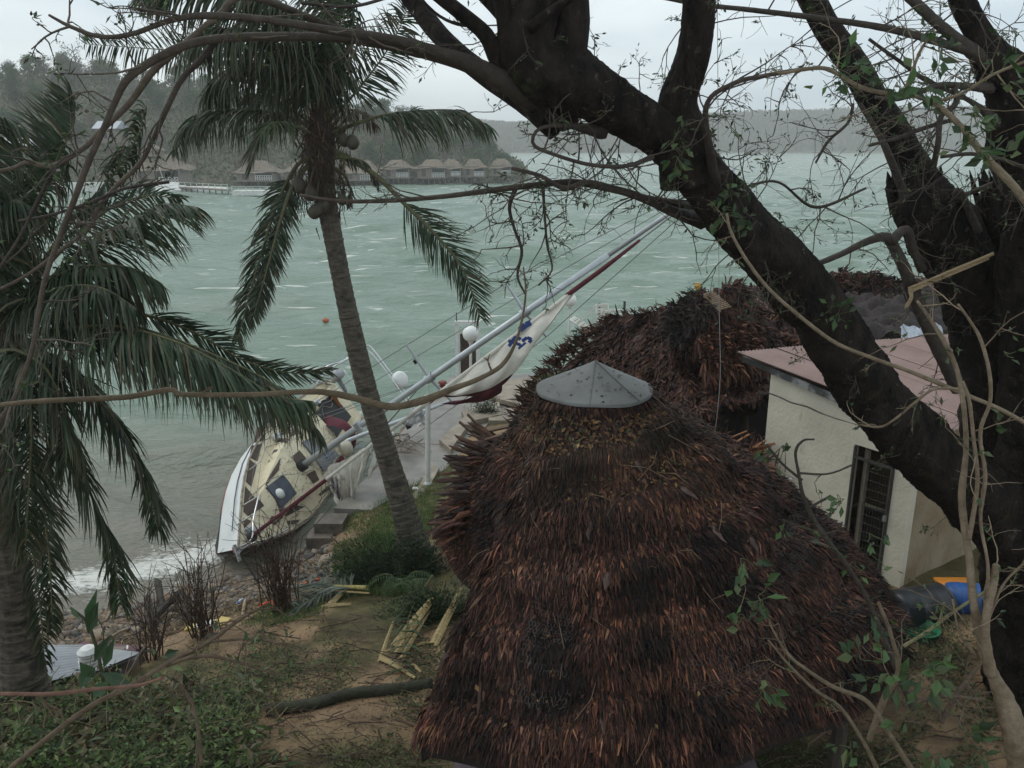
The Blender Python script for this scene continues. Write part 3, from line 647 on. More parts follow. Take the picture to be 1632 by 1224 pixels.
lip = g_[:, -1]; b.grid(np.stack([lip, lip + (0, 0, -.22), lip * .9 + np.array((ax, ay, lip[:, 2].mean())) * .1 + (0, 0, -.3), lip * .4 + np.array((ax, ay, zc)) * .6 + (0, 0, -.3)], 1))
b.build('roof_underlayer', M['thatch_base'], hut, smooth=True)
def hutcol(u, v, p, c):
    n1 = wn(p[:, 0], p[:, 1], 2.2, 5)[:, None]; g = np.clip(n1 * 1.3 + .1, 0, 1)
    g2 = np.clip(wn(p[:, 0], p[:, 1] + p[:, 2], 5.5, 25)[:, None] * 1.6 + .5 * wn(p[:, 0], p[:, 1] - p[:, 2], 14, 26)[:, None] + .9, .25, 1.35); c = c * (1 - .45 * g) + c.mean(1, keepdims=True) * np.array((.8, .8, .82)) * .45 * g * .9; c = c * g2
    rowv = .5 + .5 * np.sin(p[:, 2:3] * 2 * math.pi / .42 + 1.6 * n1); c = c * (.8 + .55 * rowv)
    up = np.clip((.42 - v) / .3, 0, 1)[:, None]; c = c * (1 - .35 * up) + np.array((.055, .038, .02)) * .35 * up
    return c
brown2 = np.vstack([brown, brown * .6, brown[[2, 4]] * 1.5, redb[[0, 4]] * .9])
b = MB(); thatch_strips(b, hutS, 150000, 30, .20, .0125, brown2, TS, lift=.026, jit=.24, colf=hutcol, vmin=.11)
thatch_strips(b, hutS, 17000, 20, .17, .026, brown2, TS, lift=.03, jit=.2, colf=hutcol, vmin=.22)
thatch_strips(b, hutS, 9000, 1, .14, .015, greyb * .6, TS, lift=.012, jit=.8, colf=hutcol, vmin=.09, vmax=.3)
o = b.build('thatch_strands', M['thatch'], hut); tag(o, kind='stuff')
b = MB(); thatch_strips(b, hutS, 9000, 1, .16, .02, brown * .7, TS, lift=.03, jit=.3, vmin=.95, vmax=.999); # ragged fringe at the eave
pts_ = 5200; u = TS.random(pts_); p, du, dv, n = surf_frame(hutS, u, np.full(pts_, .995)); d = unit(dv * .5 + np.array((0, 0, -1.)) * TS.uniform(.3, 1.2, (pts_, 1)) + du * TS.normal(0, .2, (pts_, 1))); L_ = TS.uniform(.04, .15, (pts_, 1))
b.strips(np.stack([p, p + d * L_ * .5, p + d * L_], 1), du, TS.uniform(.015, .05, (pts_, 1)) * np.array((1, 1, .3)), brown[TS.integers(8, size=pts_)] * .6)
o = b.build('eave_fringe', M['thatch'], hut); tag(o, kind='stuff')
# single leaf blades lying on the roof, each a part
def blade(L, w, seed, curl=.05):
    r = np.random.default_rng(seed); t = np.linspace(0, 1, 6); pr = np.array([.5, .9, 1, .95, .7, .12]) * w / 2 * (1 + r.normal(0, .08, 6)); z = curl * np.sin(t * 2.5) * L + r.normal(0, .006, 6)
    c = np.stack([t * L, r.normal(0, .012, 6), z], -1); a = c + np.stack([0 * t, pr, -abs(pr) * .35], -1); b2 = c + np.stack([0 * t, -pr, -abs(pr) * .35], -1)
    g = np.stack([a, c, b2], 1); m = MB().grid(g); m.grid((g - (0, 0, .006))[:, ::-1]); return m
blades = [blade(TS.uniform(.26, .5), TS.uniform(.045, .10), k) for k in range(10)]
bcol = np.array([(.10, .05, .032), (.075, .04, .028), (.13, .068, .042), (.06, .036, .03), (.15, .085, .05), (.09, .06, .05), (.05, .03, .025), (.17, .08, .045), (.11, .075, .06), (.07, .045, .035)])
for k, m_ in enumerate(blades): m_.c = [np.c_[np.tile(bcol[k], (len(x), 1)), np.ones(len(x))] for x in m_.c]
bm_ = [m_.data('leaf_blade', M['thatch'], False) for m_ in blades]
def put_blade(parent, p, d, n, me, s=1.0):
    d = unit(d); n = unit(n - d * np.dot(n, d)); y = np.cross(n, d); o = bpy.data.objects.new('thatch_leaf', me); C.objects.link(o)
    o.parent = parent; q = p - wloc(parent); o.matrix_basis = Matrix(((d[0] * s, y[0] * s, n[0] * s, q[0]), (d[1] * s, y[1] * s, n[1] * s, q[1]), (d[2] * s, y[2] * s, n[2] * s, q[2]), (0, 0, 0, 1))); return o
uf_ = TS.uniform(0, 1, 900); vf_ = TS.uniform(.12, .97, 900); cnt = 0
for u_, v_ in zip(uf_, vf_):
    p, du, dv, n = [x[0] for x in surf_frame(hutS, np.array([u_]), np.array([v_]))]
    if n[1] > .25 and p[0] > -.8: continue
    if cnt >= 120: break
    cnt += 1; put_blade(hut, p + n * .035, dv + du * TS.normal(0, .3) + n * TS.uniform(0, .15), n + du * TS.normal(0, .25), bm_[TS.integers(10)], TS.uniform(.4, .85))
# the torn tuft of raised blades on the left shoulder
for k in range(120):
    f = k / 120; px = 792 - 70 * f + TS.normal() * 8; py = 705 + 130 * f + TS.normal() * 8
    p = P(px, py, 11.0 - 1.1 * f + TS.uniform(-.2, .2)); d = np.array((-1.0, TS.normal() * .3, TS.uniform(-.05, .6) * (1 - f * .9) - .15 * f)); 
    d = unit(d); put_blade(hut, p, d, np.array((0, -.6, 1)) + TS.normal(0, .4, 3), bm_[TS.integers(10)], TS.uniform(.8, 1.45) * (1.0 - .45 * f))
b = MB()
for f0, f1, N in ((0, 1, 950),):
    f = TS.random(N); px = 802 - 85 * f + TS.normal(0, 8, N); py = 712 + 140 * f + TS.normal(0, 9, N)
    p = np.array([P(a, b_, 11.0 - 1.1 * c_ + TS.uniform(-.3, .3)) for a, b_, c_ in zip(px, py, f)])
    d = unit(np.stack([-np.ones(N), TS.normal(0, .35, N), TS.uniform(-.1, .55, N) * (1 - f) - .35 * f], -1)); L_ = TS.uniform(.12, .42, (N, 1)) * (1.1 - .5 * f[:, None])
    b.strips(np.stack([p, p + d * L_ * .6, p + d * L_ + (0, 0, -.03)], 1), unit(np.cross(d, TS.normal(0, 1, (N, 3)) * .5 + (0, -.5, 1))), TS.uniform(.015, .05, (N, 1)) * np.array((1, 1, .4)), brown[TS.integers(8, size=N)] * TS.uniform(.6, 1.6, (N, 1)))
o = b.build('torn_thatch', M['thatch'], hut); tag(o, kind='stuff')
for (x0, y0, x1, y1, Y_) in [(765, 690, 820, 678, 11.0), (760, 705, 812, 690, 10.8), (732, 672, 788, 720, 11.2), (745, 660, 795, 712, 11.4)]:
    MB().bar(P(x0, y0, Y_), P(x1, y1, Y_), .07, .025).build('batten', mat('batten', (.13, .075, .045), (.06, .035, .025), rough=.7, scale=15, stretch=(1, 6, 6)), hut)
# metal cone cap with seam
capm_ = mat('zinc', (.15, .155, .15), (.085, .086, .08), rough=.6, scale=2.2, metal=.2, bump=.12, bscale=7, contrast=(.3, .7), detail=12, spots=((2.5, .60, (.07, .055, .04), (1, 1, .4)), (14, .66, (.05, .045, .035), (1, 1, 1))))
n_ = 64; th = np.arange(n_ + 1) / n_ * 2 * math.pi
R0 = 94 / 1330 * (8.95 * cP + (CH - zc) * sP)
rings = []
for f in (0, .03, .25, .5, .75, .97, 1.0):
    wob = .008 * f * np.sin(3 * th + 1) + .004 * f * np.sin(7 * th); rr = R0 * f * (1 + .004 * np.sin(5 * th) * f)
    rings.append(np.stack([ax - .0 + rr * np.cos(th), ay + rr * np.sin(th), apex[2] - (apex[2] - zc - .04) * f ** .96 + wob], -1))
rings.append(rings[-1] + (0, 0, -.03))
zc = zc
cap = MB().grid(np.stack(rings, 0)).build('metal_cap', capm_, hut, smooth=True)
b = MB()
for a_ in (rad(-48), rad(-100)):
    b.tube([(ax + R0 * f * math.cos(a_), ay + R0 * f * math.sin(a_), apex[2] - (apex[2] - zc - .04) * f ** .96 + .006) for f in (.02, .3, .6, .99)], .008, 5)
b.build('seam', capm_, cap); 
for a_, f in ((rad(-87), .93), (rad(-87), .8)):
    bb = MB().lathe([(.0, .012), (.014, .008), (.016, 0)], (ax + R0 * f * math.cos(a_), ay + R0 * f * math.sin(a_), apex[2] - (apex[2] - zc - .04) * f ** .96 + .004), 8); bb.build('rivet', M['dark'], cap)
# posts, beams
pm = mat('hut_post', (.05, .04, .03), (.03, .024, .02), rough=.8, scale=5)
for px, py, Y_ in [(760, 1190, 7.4), (1130, 1200, 7.3), (1340, 1120, 8.0), (830, 900, 11.2), (1200, 900, 11.2)]:
    q = P(px, py, Y_); MB().tube([(q[0], Y_, 2.3), (q[0] + .03, Y_, 3.5), (q[0], Y_, 5.1)], .09, 8).build('post', pm, hut)
for k in range(-1, 8):
    i = int((k % 19) * 8); q = sp_[i]; MB().tube([q * .98 + np.array((ax, ay, q[2])) * .02 + (0, 0, -.12), (ax, ay, zc - .15)], .045, 6).build('rafter', pm, hut)
# leaf litter caught on the thatch
N = 3600; u = TS.random(N); v = np.clip(abs(TS.normal(0, .28, N)) + .03, 0, .98); v[:900] = TS.uniform(.8, .98, 900); p, du, dv, n = surf_frame(hutS, u, v)
lc = np.array([(.22, .10, .03), (.30, .17, .05), (.12, .06, .025), (.08, .12, .03), (.18, .09, .04), (.35, .22, .08)])[TS.choice(6, N, p=[.3, .15, .28, .1, .15, .02])] * TS.uniform(.3, 1.0, (N, 1))
b = MB().leaves(p + n * .06, unit(dv * TS.normal(0, 1, (N, 1)) + du * TS.normal(0, 1, (N, 1))), unit(n + TS.normal(0, .35, (N, 3))), TS.uniform(.03, .085, N), TS.uniform(.015, .045, N), lc)
tag(b.build('leaf_litter', M['leaf']), 'small fallen brown and green leaves scattered over the front hut thatch', 'leaf litter', kind='stuff')
b = MB()
for k in range(90):
    u_ = TS.random(); v_ = TS.uniform(.1, .95); p, du, dv, n = [x[0] for x in surf_frame(hutS, np.array([u_]), np.array([v_]))]; d = unit(du * TS.normal() + dv * TS.normal()); L_ = TS.uniform(.2, .6)
    b.tube([p + n * .05, p + n * .10 + d * L_ * .5 + TS.normal(0, .02, 3), p + n * .07 + d * L_], .0035, 4, caps=False, col=(.2, .14, .09))
tag(b.build('fallen_twigs', M['bark_small']), 'thin dead twigs lying on the front hut thatch', 'twigs', kind='stuff')
# wire netting over the lower thatch
b = MB(); hexr = .035
def netpt(a, c_): # a across (m), c down (m)
    return a, c_
segs = []
for (pu0, pv0, nw, nh) in [(.165, .72, 34, 16), (.30, .55, 26, 34), (.06, .62, 14, 24)]:
    for i in range(nw):
        for j in range(nh):
            cx_ = i * hexr * 1.732 + (j % 2) * hexr * .866; cy_ = j * hexr * 1.5
            c6 = [(cx_ + hexr * math.sin(a), cy_ + hexr * math.cos(a)) for a in (math.pi / 3 * q for q in range(4))]
            for q in range(3): segs.append([(pu0 + c6[q][0] / 19, pv0 + c6[q][1] / 4.6), (pu0 + c6[q + 1][0] / 19, pv0 + c6[q + 1][1] / 4.6)])
sg = np.array(segs); keep = TS.random(len(sg)) < .6; sg = sg[keep]
A_, du, dv, n = surf_frame(hutS, sg[:, 0, 0], np.clip(sg[:, 0, 1], 0, .985)); B_, _, _, n2 = surf_frame(hutS, sg[:, 1, 0], np.clip(sg[:, 1, 1], 0, .985))
A_ = A_ + n * .085; B_ = B_ + n2 * .085
b.strips(np.stack([A_, B_], 1), unit(np.cross(unit(B_ - A_), n)), np.full((len(A_), 2), .0028), np.tile((.085, .075, .07), (len(A_), 1)))
o = b.build('wire_netting', M['attr'], hut); tag(o, kind='stuff')
# tables under the eave
tm_ = mat('table_red', (.16, .035, .03), (.11, .025, .022), rough=.5, scale=4); tw_ = mat('table_top', (.20, .16, .165), (.13, .10, .11), rough=.4, scale=6)
for px, py, Y_, w_, lab in [(760, 1250, 7.0, .5, 'red edged table showing at the hut eave, left of the centre post'), (1150, 1244, 6.85, .8, 'longer red edged table under the hut eave right of the first one')]:
    q = P(px, py, Y_); t = thing('table', lab, 'table', (q[0], q[1], 2.55), 'tables under the foreground hut')
    zt = q[2]
    zt = max(zt, 3.3); MB().box((q[0], Y_, zt), (w_, .7, .04)).build('table_top', tw_, t); MB().box((q[0], Y_, zt - .06), (w_ - .02, .68, .07)).build('apron', tm_, t)
    for sx in (-1, 1):
        for sy in (-1, 1): MB().box((q[0] + sx * (w_ / 2 - .06), Y_ + sy * .28, (2.5 + zt) / 2 - .06), (.06, .06, zt - 2.5)).build('leg', tm_, t)

# ---- second hut (long hipped roof) behind
h2 = thing('thatched_hut', 'long reddish brown thatched roof behind the grey cone with its ridge torn open', 'hut', (5, 19, 1.5))
R1, R2, R3 = P(985, 513, 24), P(1092, 492, 21), P(1215, 520, 21.5)
E0, E1, E2, E3, E4 = P(905, 575, 26), P(832, 665, 20.0), P(1085, 668, 16.6), P(1215, 632, 17.2), P(1350, 590, 19.5)
faces2 = [(R1, R2, E1, E2, .5, 15000), (R2, R3, E2, E3, .35, 9000), (R3, P(1330, 500, 23), E3, E4, .2, 3500), (R1, R1 + (.1, .1, 0), E0 + (.6, .8, 0), E1, .1, 2500), (R2, R1, P(1250, 520, 27), P(1000, 560, 28), .1, 1500)]
def h2col(u, v, p, c):
    k = np.clip(wn(p[:, 0], p[:, 1], 1.6, 15) * 1.5 + .2, 0, 1)[:, None]; gy = greyb[TS.integers(len(greyb), size=len(c))] * TS.uniform(.6, 1.3, (len(c), 1)); return c * (1 - k) + gy * k
b = MB(); bs = MB()
for a_, b_, c_, d_, sg_, N in faces2:
    f = patchS(a_, b_, c_, d_, sg_ * .5); bs.grid(base_grid(f, 30, 14)); bs.grid(base_grid(f, 30, 14, off=-.3))
    thatch_strips(b, f, int(N * 1.9), 22, .34, .034, brown * 1.6, TS, lift=.055, jit=.35, colf=h2col)
    thatch_strips(b, f, N // 5, 1, .5, .05, brown * 1.1, TS, lift=.12, jit=.45, vmin=.93, vmax=.999)
    thatch_strips(b, f, N // 6, 12, .45, .06, redb * .7, TS, lift=.1, jit=.5, colf=lambda u, v, p, c: c)
bs.build('roof_underlayer', M['thatch_base'], h2, smooth=True)
# ragged left edge
f = patchS(R1, R1 + (.2, 0, 0), E0, E1, 0)
N = 1600; t_1 = TS.random(N)[:, None]; pth = np.array(smooth_path([P(832, 668, 20), P(868, 608, 21.5), (P(925, 545, 23)), P(985, 513, 24), P(1092, 492, 21)], 10)); ii = (t_1[:, 0] * (len(pth) - 1)).astype(int); p = pth[ii] + TS.normal(0, .1, (N, 3))
d = unit(np.array((-.8, 0, .35)) + TS.normal(0, .5, (N, 3))); L_ = TS.uniform(.1, .5, (N, 1)) * (1.1 - t_1 * .6); b.strips(np.stack([p, p + d * L_ * .6, p + d * L_], 1), unit(TS.normal(0, 1, (N, 3))), TS.uniform(.03, .08, (N, 1)) * np.array((1, .9, .2)), redb[TS.integers(5, size=N)] * TS.uniform(.4, .8, (N, 1)))
o = b.build('thatch_strands', M['thatch'], h2); tag(o, kind='stuff')
# the raised, torn gablet at the ridge
GA, GB = P(1096, 470, 19.6), P(1166, 461, 20.2); f1 = patchS(GA, GB, P(1072, 580, 18.2), P(1205, 550, 19.2), .2); f2 = patchS(GB, GB + (.1, .4, -.05), P(1205, 552, 19.2), P(1215, 520, 21), .0)
f3 = patchS(GA, GB, P(1090, 520, 22), P(1200, 505, 22.3), 0)
gb = MB(); b = MB()
for f, N, u0 in ((f1, 5200, 0), (f2, 1200, 0), (f3, 600, 0)):
    gb.grid(base_grid(f, 24, 12)); gb.grid(base_grid(f, 24, 12, off=-.2)); thatch_strips(b, f, N * 2, 14, .34, .036, np.vstack([brown * 1.1, redb * .6]), TS, lift=.09, jit=.5)
thatch_strips(b, patchS(P(1110, 540, 18.3), P(1190, 530, 18.8), P(1125, 600, 17.4), P(1215, 585, 17.8)), 1500, 5, .5, .035, redb * 1.2, TS, lift=.10, jit=.35)
gab = gb.build('gablet_base', M['thatch_base'], h2, smooth=True); o = b.build('gablet_thatch', M['thatch'], gab); tag(o, kind='stuff')
# gable mouth's shade painted as a dark patch with darkened strands; bamboo battens
q_ = [P(1070, 560, 18.05), P(1060, 500, 18.9), P(1095, 474, 19.4), P(1140, 490, 19.2), P(1110, 520, 18.6)]; f = patchS(q_[2], q_[3], q_[1], q_[0], .0); mo = MB(); mo.grid(base_grid(f, 12, 8)); go_ = mo.build('gable_shade_patch', M['thatch_base'], h2); b = MB(); thatch_strips(b, f, 900, 8, .3, .03, greyb * .35, TS, lift=.12, jit=.9); tag(b.build('gable_shade_strands', M['thatch'], go_), kind='stuff')
bamb = mat('bamboo', (.38, .28, .18), (.24, .16, .1), rough=.6, scale=10)
for k in range(11):
    f = k / 10; a_ = P(1121 + 22 * f, 470 + 24 * f, 19.1); c_ = P(1137 + 28 * f, 464 + 24 * f, 19.1); MB().tube([a_, c_], .018, 5).build('batten', bamb, h2)
for x0, y0, x1, y1 in ((1122, 472, 1148, 496), (1134, 466, 1160, 490)): MB().tube([P(x0, y0, 19.15), P(x1, y1, 19.15)], .024, 5).build('batten', bamb, h2)
g = P(1112, 456, 19.6); t = thing('yellow_float', 'yellow float caught on top of the torn thatch ridge', 'float', g); MB().lathe([(0, .09), (.06, .07), (.085, 0), (.06, -.07), (0, -.09)], g, 10).build('shell', mat('yellow_plastic', (.6, .33, .05), rough=.5), t); MB().tube([g + (0, 0, -.08), g + (-.03, 0, -.28)], .02, 5).build('stem', pm, t)
# large blades as parts
for k in range(130):
    fc = faces2[TS.choice(4, p=[.5, .35, .1, .05])]; f = patchS(*fc[:4], fc[4] * .5); p, du, dv, n = [x[0] for x in surf_frame(f, TS.random(1), TS.uniform(.1, .98, 1))]; put_blade(h2, p + n * .08, dv + du * TS.normal(0, .4), n + du * TS.normal(0, .3), bm_[TS.integers(10)], TS.uniform(.7, 1.3))
for k in range(9):
    f = k / 8; q = E1 * (1 - f) + E2 * f if k < 6 else E2 * (1 - (k - 5) / 3) + E3 * ((k - 5) / 3); MB().tube([(q[0] + .5, q[1] + .9, 1.0), (q[0] + .5, q[1] + .9, q[2] + .3)], .08, 6).build('post', pm, h2)
q1, q2 = P(1085, 700, 19.5), P(1235, 690, 20); MB().box(((q1[0] + q2[0]) / 2 + .5, 19.9, 2.7), (q2[0] - q1[0] + 3, .12, 3.4)).build('back_wall', M['dark'], h2)  # near-black sheet, paints the shade of the interior under the eave

# ---- third roof, collapsed, further back right
h3 = thing('collapsed_roof', 'collapsed thatched roof lying flat by the water behind the pink tin roof', 'roof', (11, 27, 1))
fs = [(P(1150, 463, 30), P(1640, 438, 33), P(1195, 575, 22.5), P(1700, 560, 24), 14000, greyb), (P(1240, 500, 23.5), P(1300, 490, 24), P(1185, 562, 20.0), P(1340, 556, 20.5), 3200, redb * .8), (P(1320, 436, 31), P(1400, 436, 31), P(1320, 452, 29.5), P(1440, 452, 30), 900, redb * .6)]
b = MB(); bs = MB()
for a_, b_, c_, d_, N, cl in fs:
    f = patchS(a_, b_, c_, d_, .15); bs.grid(base_grid(f, 40, 16)); bs.grid(base_grid(f, 40, 16, off=-.25))
    thatch_strips(b, f, int(N * 1.6), 18, .36, .05, cl, TS, lift=.08, jit=.5, colf=lambda u, v, p, c: c * (.9 + 1.0 * np.clip(wn(p[:, 0], p[:, 1], 1.4, 55) + .5, 0, 1))[:, None])
bs.build('roof_underlayer', M['thatch_base'], h3, smooth=True); o = b.build('thatch_strands', M['thatch'], h3); tag(o, kind='stuff')
for k in range(60):
    fc = fs[0] if k < 30 else fs[1]; f = patchS(*fc[:4]); p, du, dv, n = [x[0] for x in surf_frame(f, TS.random(1), TS.uniform(.1, .95, 1))]; put_blade(h3, p + n * .08, dv + du * TS.normal(0, .7), n + du * TS.normal(0, .3), bm_[TS.integers(10)], TS.uniform(.9, 1.6))
for k in range(10):
    f = k / 9; q = fs[0][2] * (1 - f) + fs[0][3] * f; MB().tube([(q[0], q[1] + .8, .8), (q[0], q[1] + .8, q[2] + .3)], .09, 6).build('post', pm, h3)
# grey netting draped over it
f = patchS(P(1340, 480, 26.5), P(1500, 470, 27), P(1330, 535, 23.5), P(1520, 535, 24.2)); u_, v_ = np.meshgrid(np.linspace(0, 1, 60), np.linspace(0, 1, 24), indexing='ij'); g_ = f(u_, v_); g_[..., 2] += .10 + .10 * np.sin(v_ * 26 + u_ * 9) + .06 * np.sin(u_ * 31 + v_ * 19) + TS.normal(0, .02, u_.shape)
tag(MB().grid(g_).build('grey_net', mat('netting', (.055, .04, .036), (.02, .016, .015), rough=.9, scale=6, stretch=(1, 4, 4), bump=.6), smooth=True), 'dark grey shade net crumpled over the collapsed roof', 'net')
f = patchS(P(1434, 522, 20.5), P(1500, 515, 20.8), P(1440, 545, 19.6), P(1505, 560, 19.8)); u_, v_ = np.meshgrid(np.linspace(0, 1, 14), np.linspace(0, 1, 5), indexing='ij'); g_ = f(u_, v_); g_[..., 2] += .03 * np.sin(u_ * 40)
tag(MB().grid(g_).build('roofing_sheet', mat('blue_grey_tin', (.36, .4, .45), (.28, .31, .35), rough=.5), smooth=False), 'loose blue grey tin sheet behind the pink roof', 'tin sheet')

# pile of splintered thatch between the huts, left of the shed
t = thing('debris_pile', 'heap of splintered orange timber and thatch left of the white shed', 'debris', GT(1185, 755)); g0 = P(1175, 740, 15.4); b = MB()
N = 900; p = g0 + TS.normal(0, 1, (N, 3)) * (.35, .4, .22); d = unit(TS.normal(0, 1, (N, 3)) + (.5, 0, .2)); L_ = TS.uniform(.1, .5, (N, 1)); b.strips(np.stack([p, p + d * L_ * .5, p + d * L_], 1), unit(TS.normal(0, 1, (N, 3))), TS.uniform(.02, .06, (N, 1)) * np.array((1, 1, .4)), brown[TS.integers(8, size=N)] * TS.uniform(.5, 1.3, (N, 1)))
o = b.build('thatch_bits', M['thatch'], t); tag(o, kind='stuff')
for k in range(16):
    a_ = P(TS.uniform(1145, 1205), TS.uniform(698, 755), 15.1); d = np.array((TS.uniform(.5, 1), TS.normal() * .3, TS.uniform(-.1, .5))) * TS.uniform(.3, .6); MB().bar(a_, a_ + d, .045, .02).build('splinter', mat('orange_wood', (.30, .13, .05), (.13, .05, .025), rough=.6, scale=20, stretch=(1, 6, 6)) if k == 0 else bpy.data.materials['orange_wood'], t)

# a few leaves and crumbs stuck on the metal cone
N = 46; a_ = TS.uniform(math.pi, 2 * math.pi, N); f = TS.uniform(.3, .97, N); zc_ = apex[2] - (apex[2] - zc - .04) * f ** .96 + .012
tag(MB().leaves(np.stack([ax + R0 * f * np.cos(a_), ay + R0 * f * np.sin(a_), zc_], -1), unit(np.stack([TS.normal(0, 1, N), TS.normal(0, 1, N), TS.normal(0, .2, N)], -1)), np.tile((0, -.3, 1.), (N, 1)), TS.uniform(.02, .06, N), TS.uniform(.01, .03, N), np.array([(.1, .07, .03), (.05, .08, .02), (.06, .04, .03)])[TS.integers(3, size=N)]).build('cone_leaves', M['leaf']), 'few wet leaves stuck to the grey metal cone', 'leaves', kind='stuff')
# ---------------------------------------------------------------- white shed with pink tin roof
stucco = mat('stucco', (.68, .63, .51), (.53, .49, .39), rough=.85, scale=1.4, bump=.22, bscale=16, contrast=(.3, .7), spots=((1.6, .60, (.34, .30, .22), (1.5, 1.5, .35)), (9, .66, (.22, .2, .16), (1, 1, 1))))
stucco_shade = mat('stucco_shaded_stained', (.34, .29, .2), (.22, .16, .09), rough=.85, scale=1.1, bump=.3, bscale=20, spots=((1.8, .56, (.15, .10, .055), (1.6, 1.6, .4)),))  # shade of the side wall put into a darker stucco, with stains
R0_ = G(1433, 935, 2.6); wd = unit(np.array((-.716, 1, 0))); sd = np.array((-wd[1], wd[0], 0)) * -1  # side direction to the right/back
for L_ in np.linspace(1.5, 5, 400):
    q = R0_ + wd * L_; 
    px = 816 + F * q[0] / (q[1] * cP + (CH - q[2]) * sP)
    if px < 1208: break
Ls = L_; L0 = R0_ + wd * Ls
zL = P(1209, 590, L0[1])[2]; zR = P(1433, 694, R0_[1])[2]
shed = thing('white_shed', 'cream stucco shed with a dark doorway and a pink corrugated tin roof', 'shed', R0_ - wd * 0)
def along(t, z, off=0.0): return R0_ + wd * t + np.array((0, 0, z - 2.6)) - sd * off
# front wall with a real door opening
def wall_t(px):  # distance along wall for pixel x at mid height
    ts = np.linspace(0, Ls, 600); q = R0_[None] + wd[None] * ts[:, None]; pxs = 816 + F * q[:, 0] / (q[:, 1] * cP + (CH - 3.6) * sP); return float(np.interp(-px, -pxs, ts))
tA, tB = wall_t(1413), wall_t(1350)     # right and left door jambs
zD = P(1350, 708, (R0_ + wd * tB)[1])[2]; zB = 2.68
ztop = lambda t: zR + (zL - zR) * t / Ls
th_ = .14
def seg(t0, t1, za, zb0, zb1, m=stucco, nm='wall'):
    b = MB(); v = []
    for off in (0, -th_):
        v += [along(t0, za, off), along(t1, za, off), along(t1, zb1, off), along(t0, zb0, off)]
    b.add(v, [(0, 1, 2, 3), (7, 6, 5, 4), (0, 4, 5, 1), (1, 5, 6, 2), (2, 6, 7, 3), (3, 7, 4, 0)]); return b.build(nm, m, shed)
seg(0, tA, 2.2, ztop(0), ztop(tA)); seg(tB, Ls, 2.2, ztop(tB), ztop(Ls)); seg(tA, tB, zD, ztop(tA), ztop(tB)); seg(tA, tB, 2.2, zB, zB)
WD = 3.6
side = MB(); 
v = []
for off in (0, .14):
    a_ = R0_ + wd * off; v += [a_ + (0, 0, -.4), a_ + sd * WD + (0, 0, -.4), a_ + sd * WD + (0, 0, zR - 2.6), a_ + (0, 0, zR - 2.6)]
v = np.array(v) + sd * .142
side.add(v, [(0, 1, 2, 3), (7, 6, 5, 4), (0, 4, 5, 1), (1, 5, 6, 2), (2, 6, 7, 3), (3, 7, 4, 0)]).build('side_wall', stucco_shade, shed)
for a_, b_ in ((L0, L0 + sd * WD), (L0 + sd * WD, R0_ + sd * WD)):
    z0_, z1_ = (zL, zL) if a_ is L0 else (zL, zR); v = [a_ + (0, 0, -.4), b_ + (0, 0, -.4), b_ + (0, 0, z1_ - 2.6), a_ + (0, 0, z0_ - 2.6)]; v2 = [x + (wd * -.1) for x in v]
    MB().add(np.array(v + v2) + (sd * .15 if a_ is L0 else 0), [(0, 1, 2, 3), (7, 6, 5, 4), (0, 4, 5, 1), (1, 5, 6, 2), (2, 6, 7, 3), (3, 7, 4, 0)]).build('back_wall', stucco_shade, shed)
MB().box((R0_ + wd * Ls / 2 + sd * WD / 2 + (0, 0, .0)), (.9, .9, .08)).build('floor', M['concrete'], shed)
# door frame, wood post, wire screen door half open
fm = mat('door_frame', (.06, .058, .05), (.03, .03, .028), rough=.6, scale=5)
door = thing('x', 'x', 'x') ; bpy.data.objects.remove(door)
dj = MB()
dj.bar(along(tA + .02, zB, .01), along(tA + .02, zD - .02, .01), .05, .05); fo = dj.build('door_frame', fm, shed)
for a_, b_ in ((along(tB - .02, zB, .01), along(tB - .02, zD - .02, .01)), (along(tA, zD - .22, .01), along(tB, zD - .22, .01)), (along(tA, zB + .03, .01), along(tB, zB + .03, .01))): MB().bar(a_, b_, .045, .045).build('frame_bar', fm, fo)
MB().bar(along(tB - .2, zB, -.1), along(tB - .2, zD - .05, -.1), .14, .05).build('inner_post', mat('grey_wood', (.2, .17, .13), (.12, .1, .08), rough=.8, scale=9, stretch=(6, 6, 1)), shed)
b = MB()
for k in range(9): t_k = tA + (tB - .28 - tA) * (k + .5) / 9; b.tube([along(t_k, zB, -.02), along(t_k, zD - .22, -.02)], .004, 4)
for k in range(12): z_k = zB + (zD - .25 - zB) * k / 12; b.tube([along(tA, z_k, -.02), along(tB - .25, z_k, -.02)], .004, 4)
b.build('wire_screen', fm, fo); MB().box(along(tA + .03, 3.75, .05), (.05, .05, .1)).build('latch', M['steel'], fo)
MB().box(along((tA + tB) / 2, zB - .06, .14), (.55, .5, .1)).build('doorstep', stucco, shed)
# cracks/cable along the wall, white pipe
b = MB(); pth = [(wall_t(1209), 5.2)] ; pts = [P(x, y, (R0_ + wd * wall_t(x))[1] - .03) for x, y in [(1210, 626), (1226, 627), (1245, 634), (1262, 642), (1285, 648), (1310, 659), (1335, 668), (1365, 677)]]
b.tube(smooth_path(pts, 4), .013, 5, rough=.3); b.build('cable', fm, shed)
pts = [P(x, y, (R0_ + wd * wall_t(x))[1] - .05) for x, y in [(1206, 741), (1262, 764)]]; MB().tube(pts, .022, 6).build('pipe', M['white_paint'], shed)
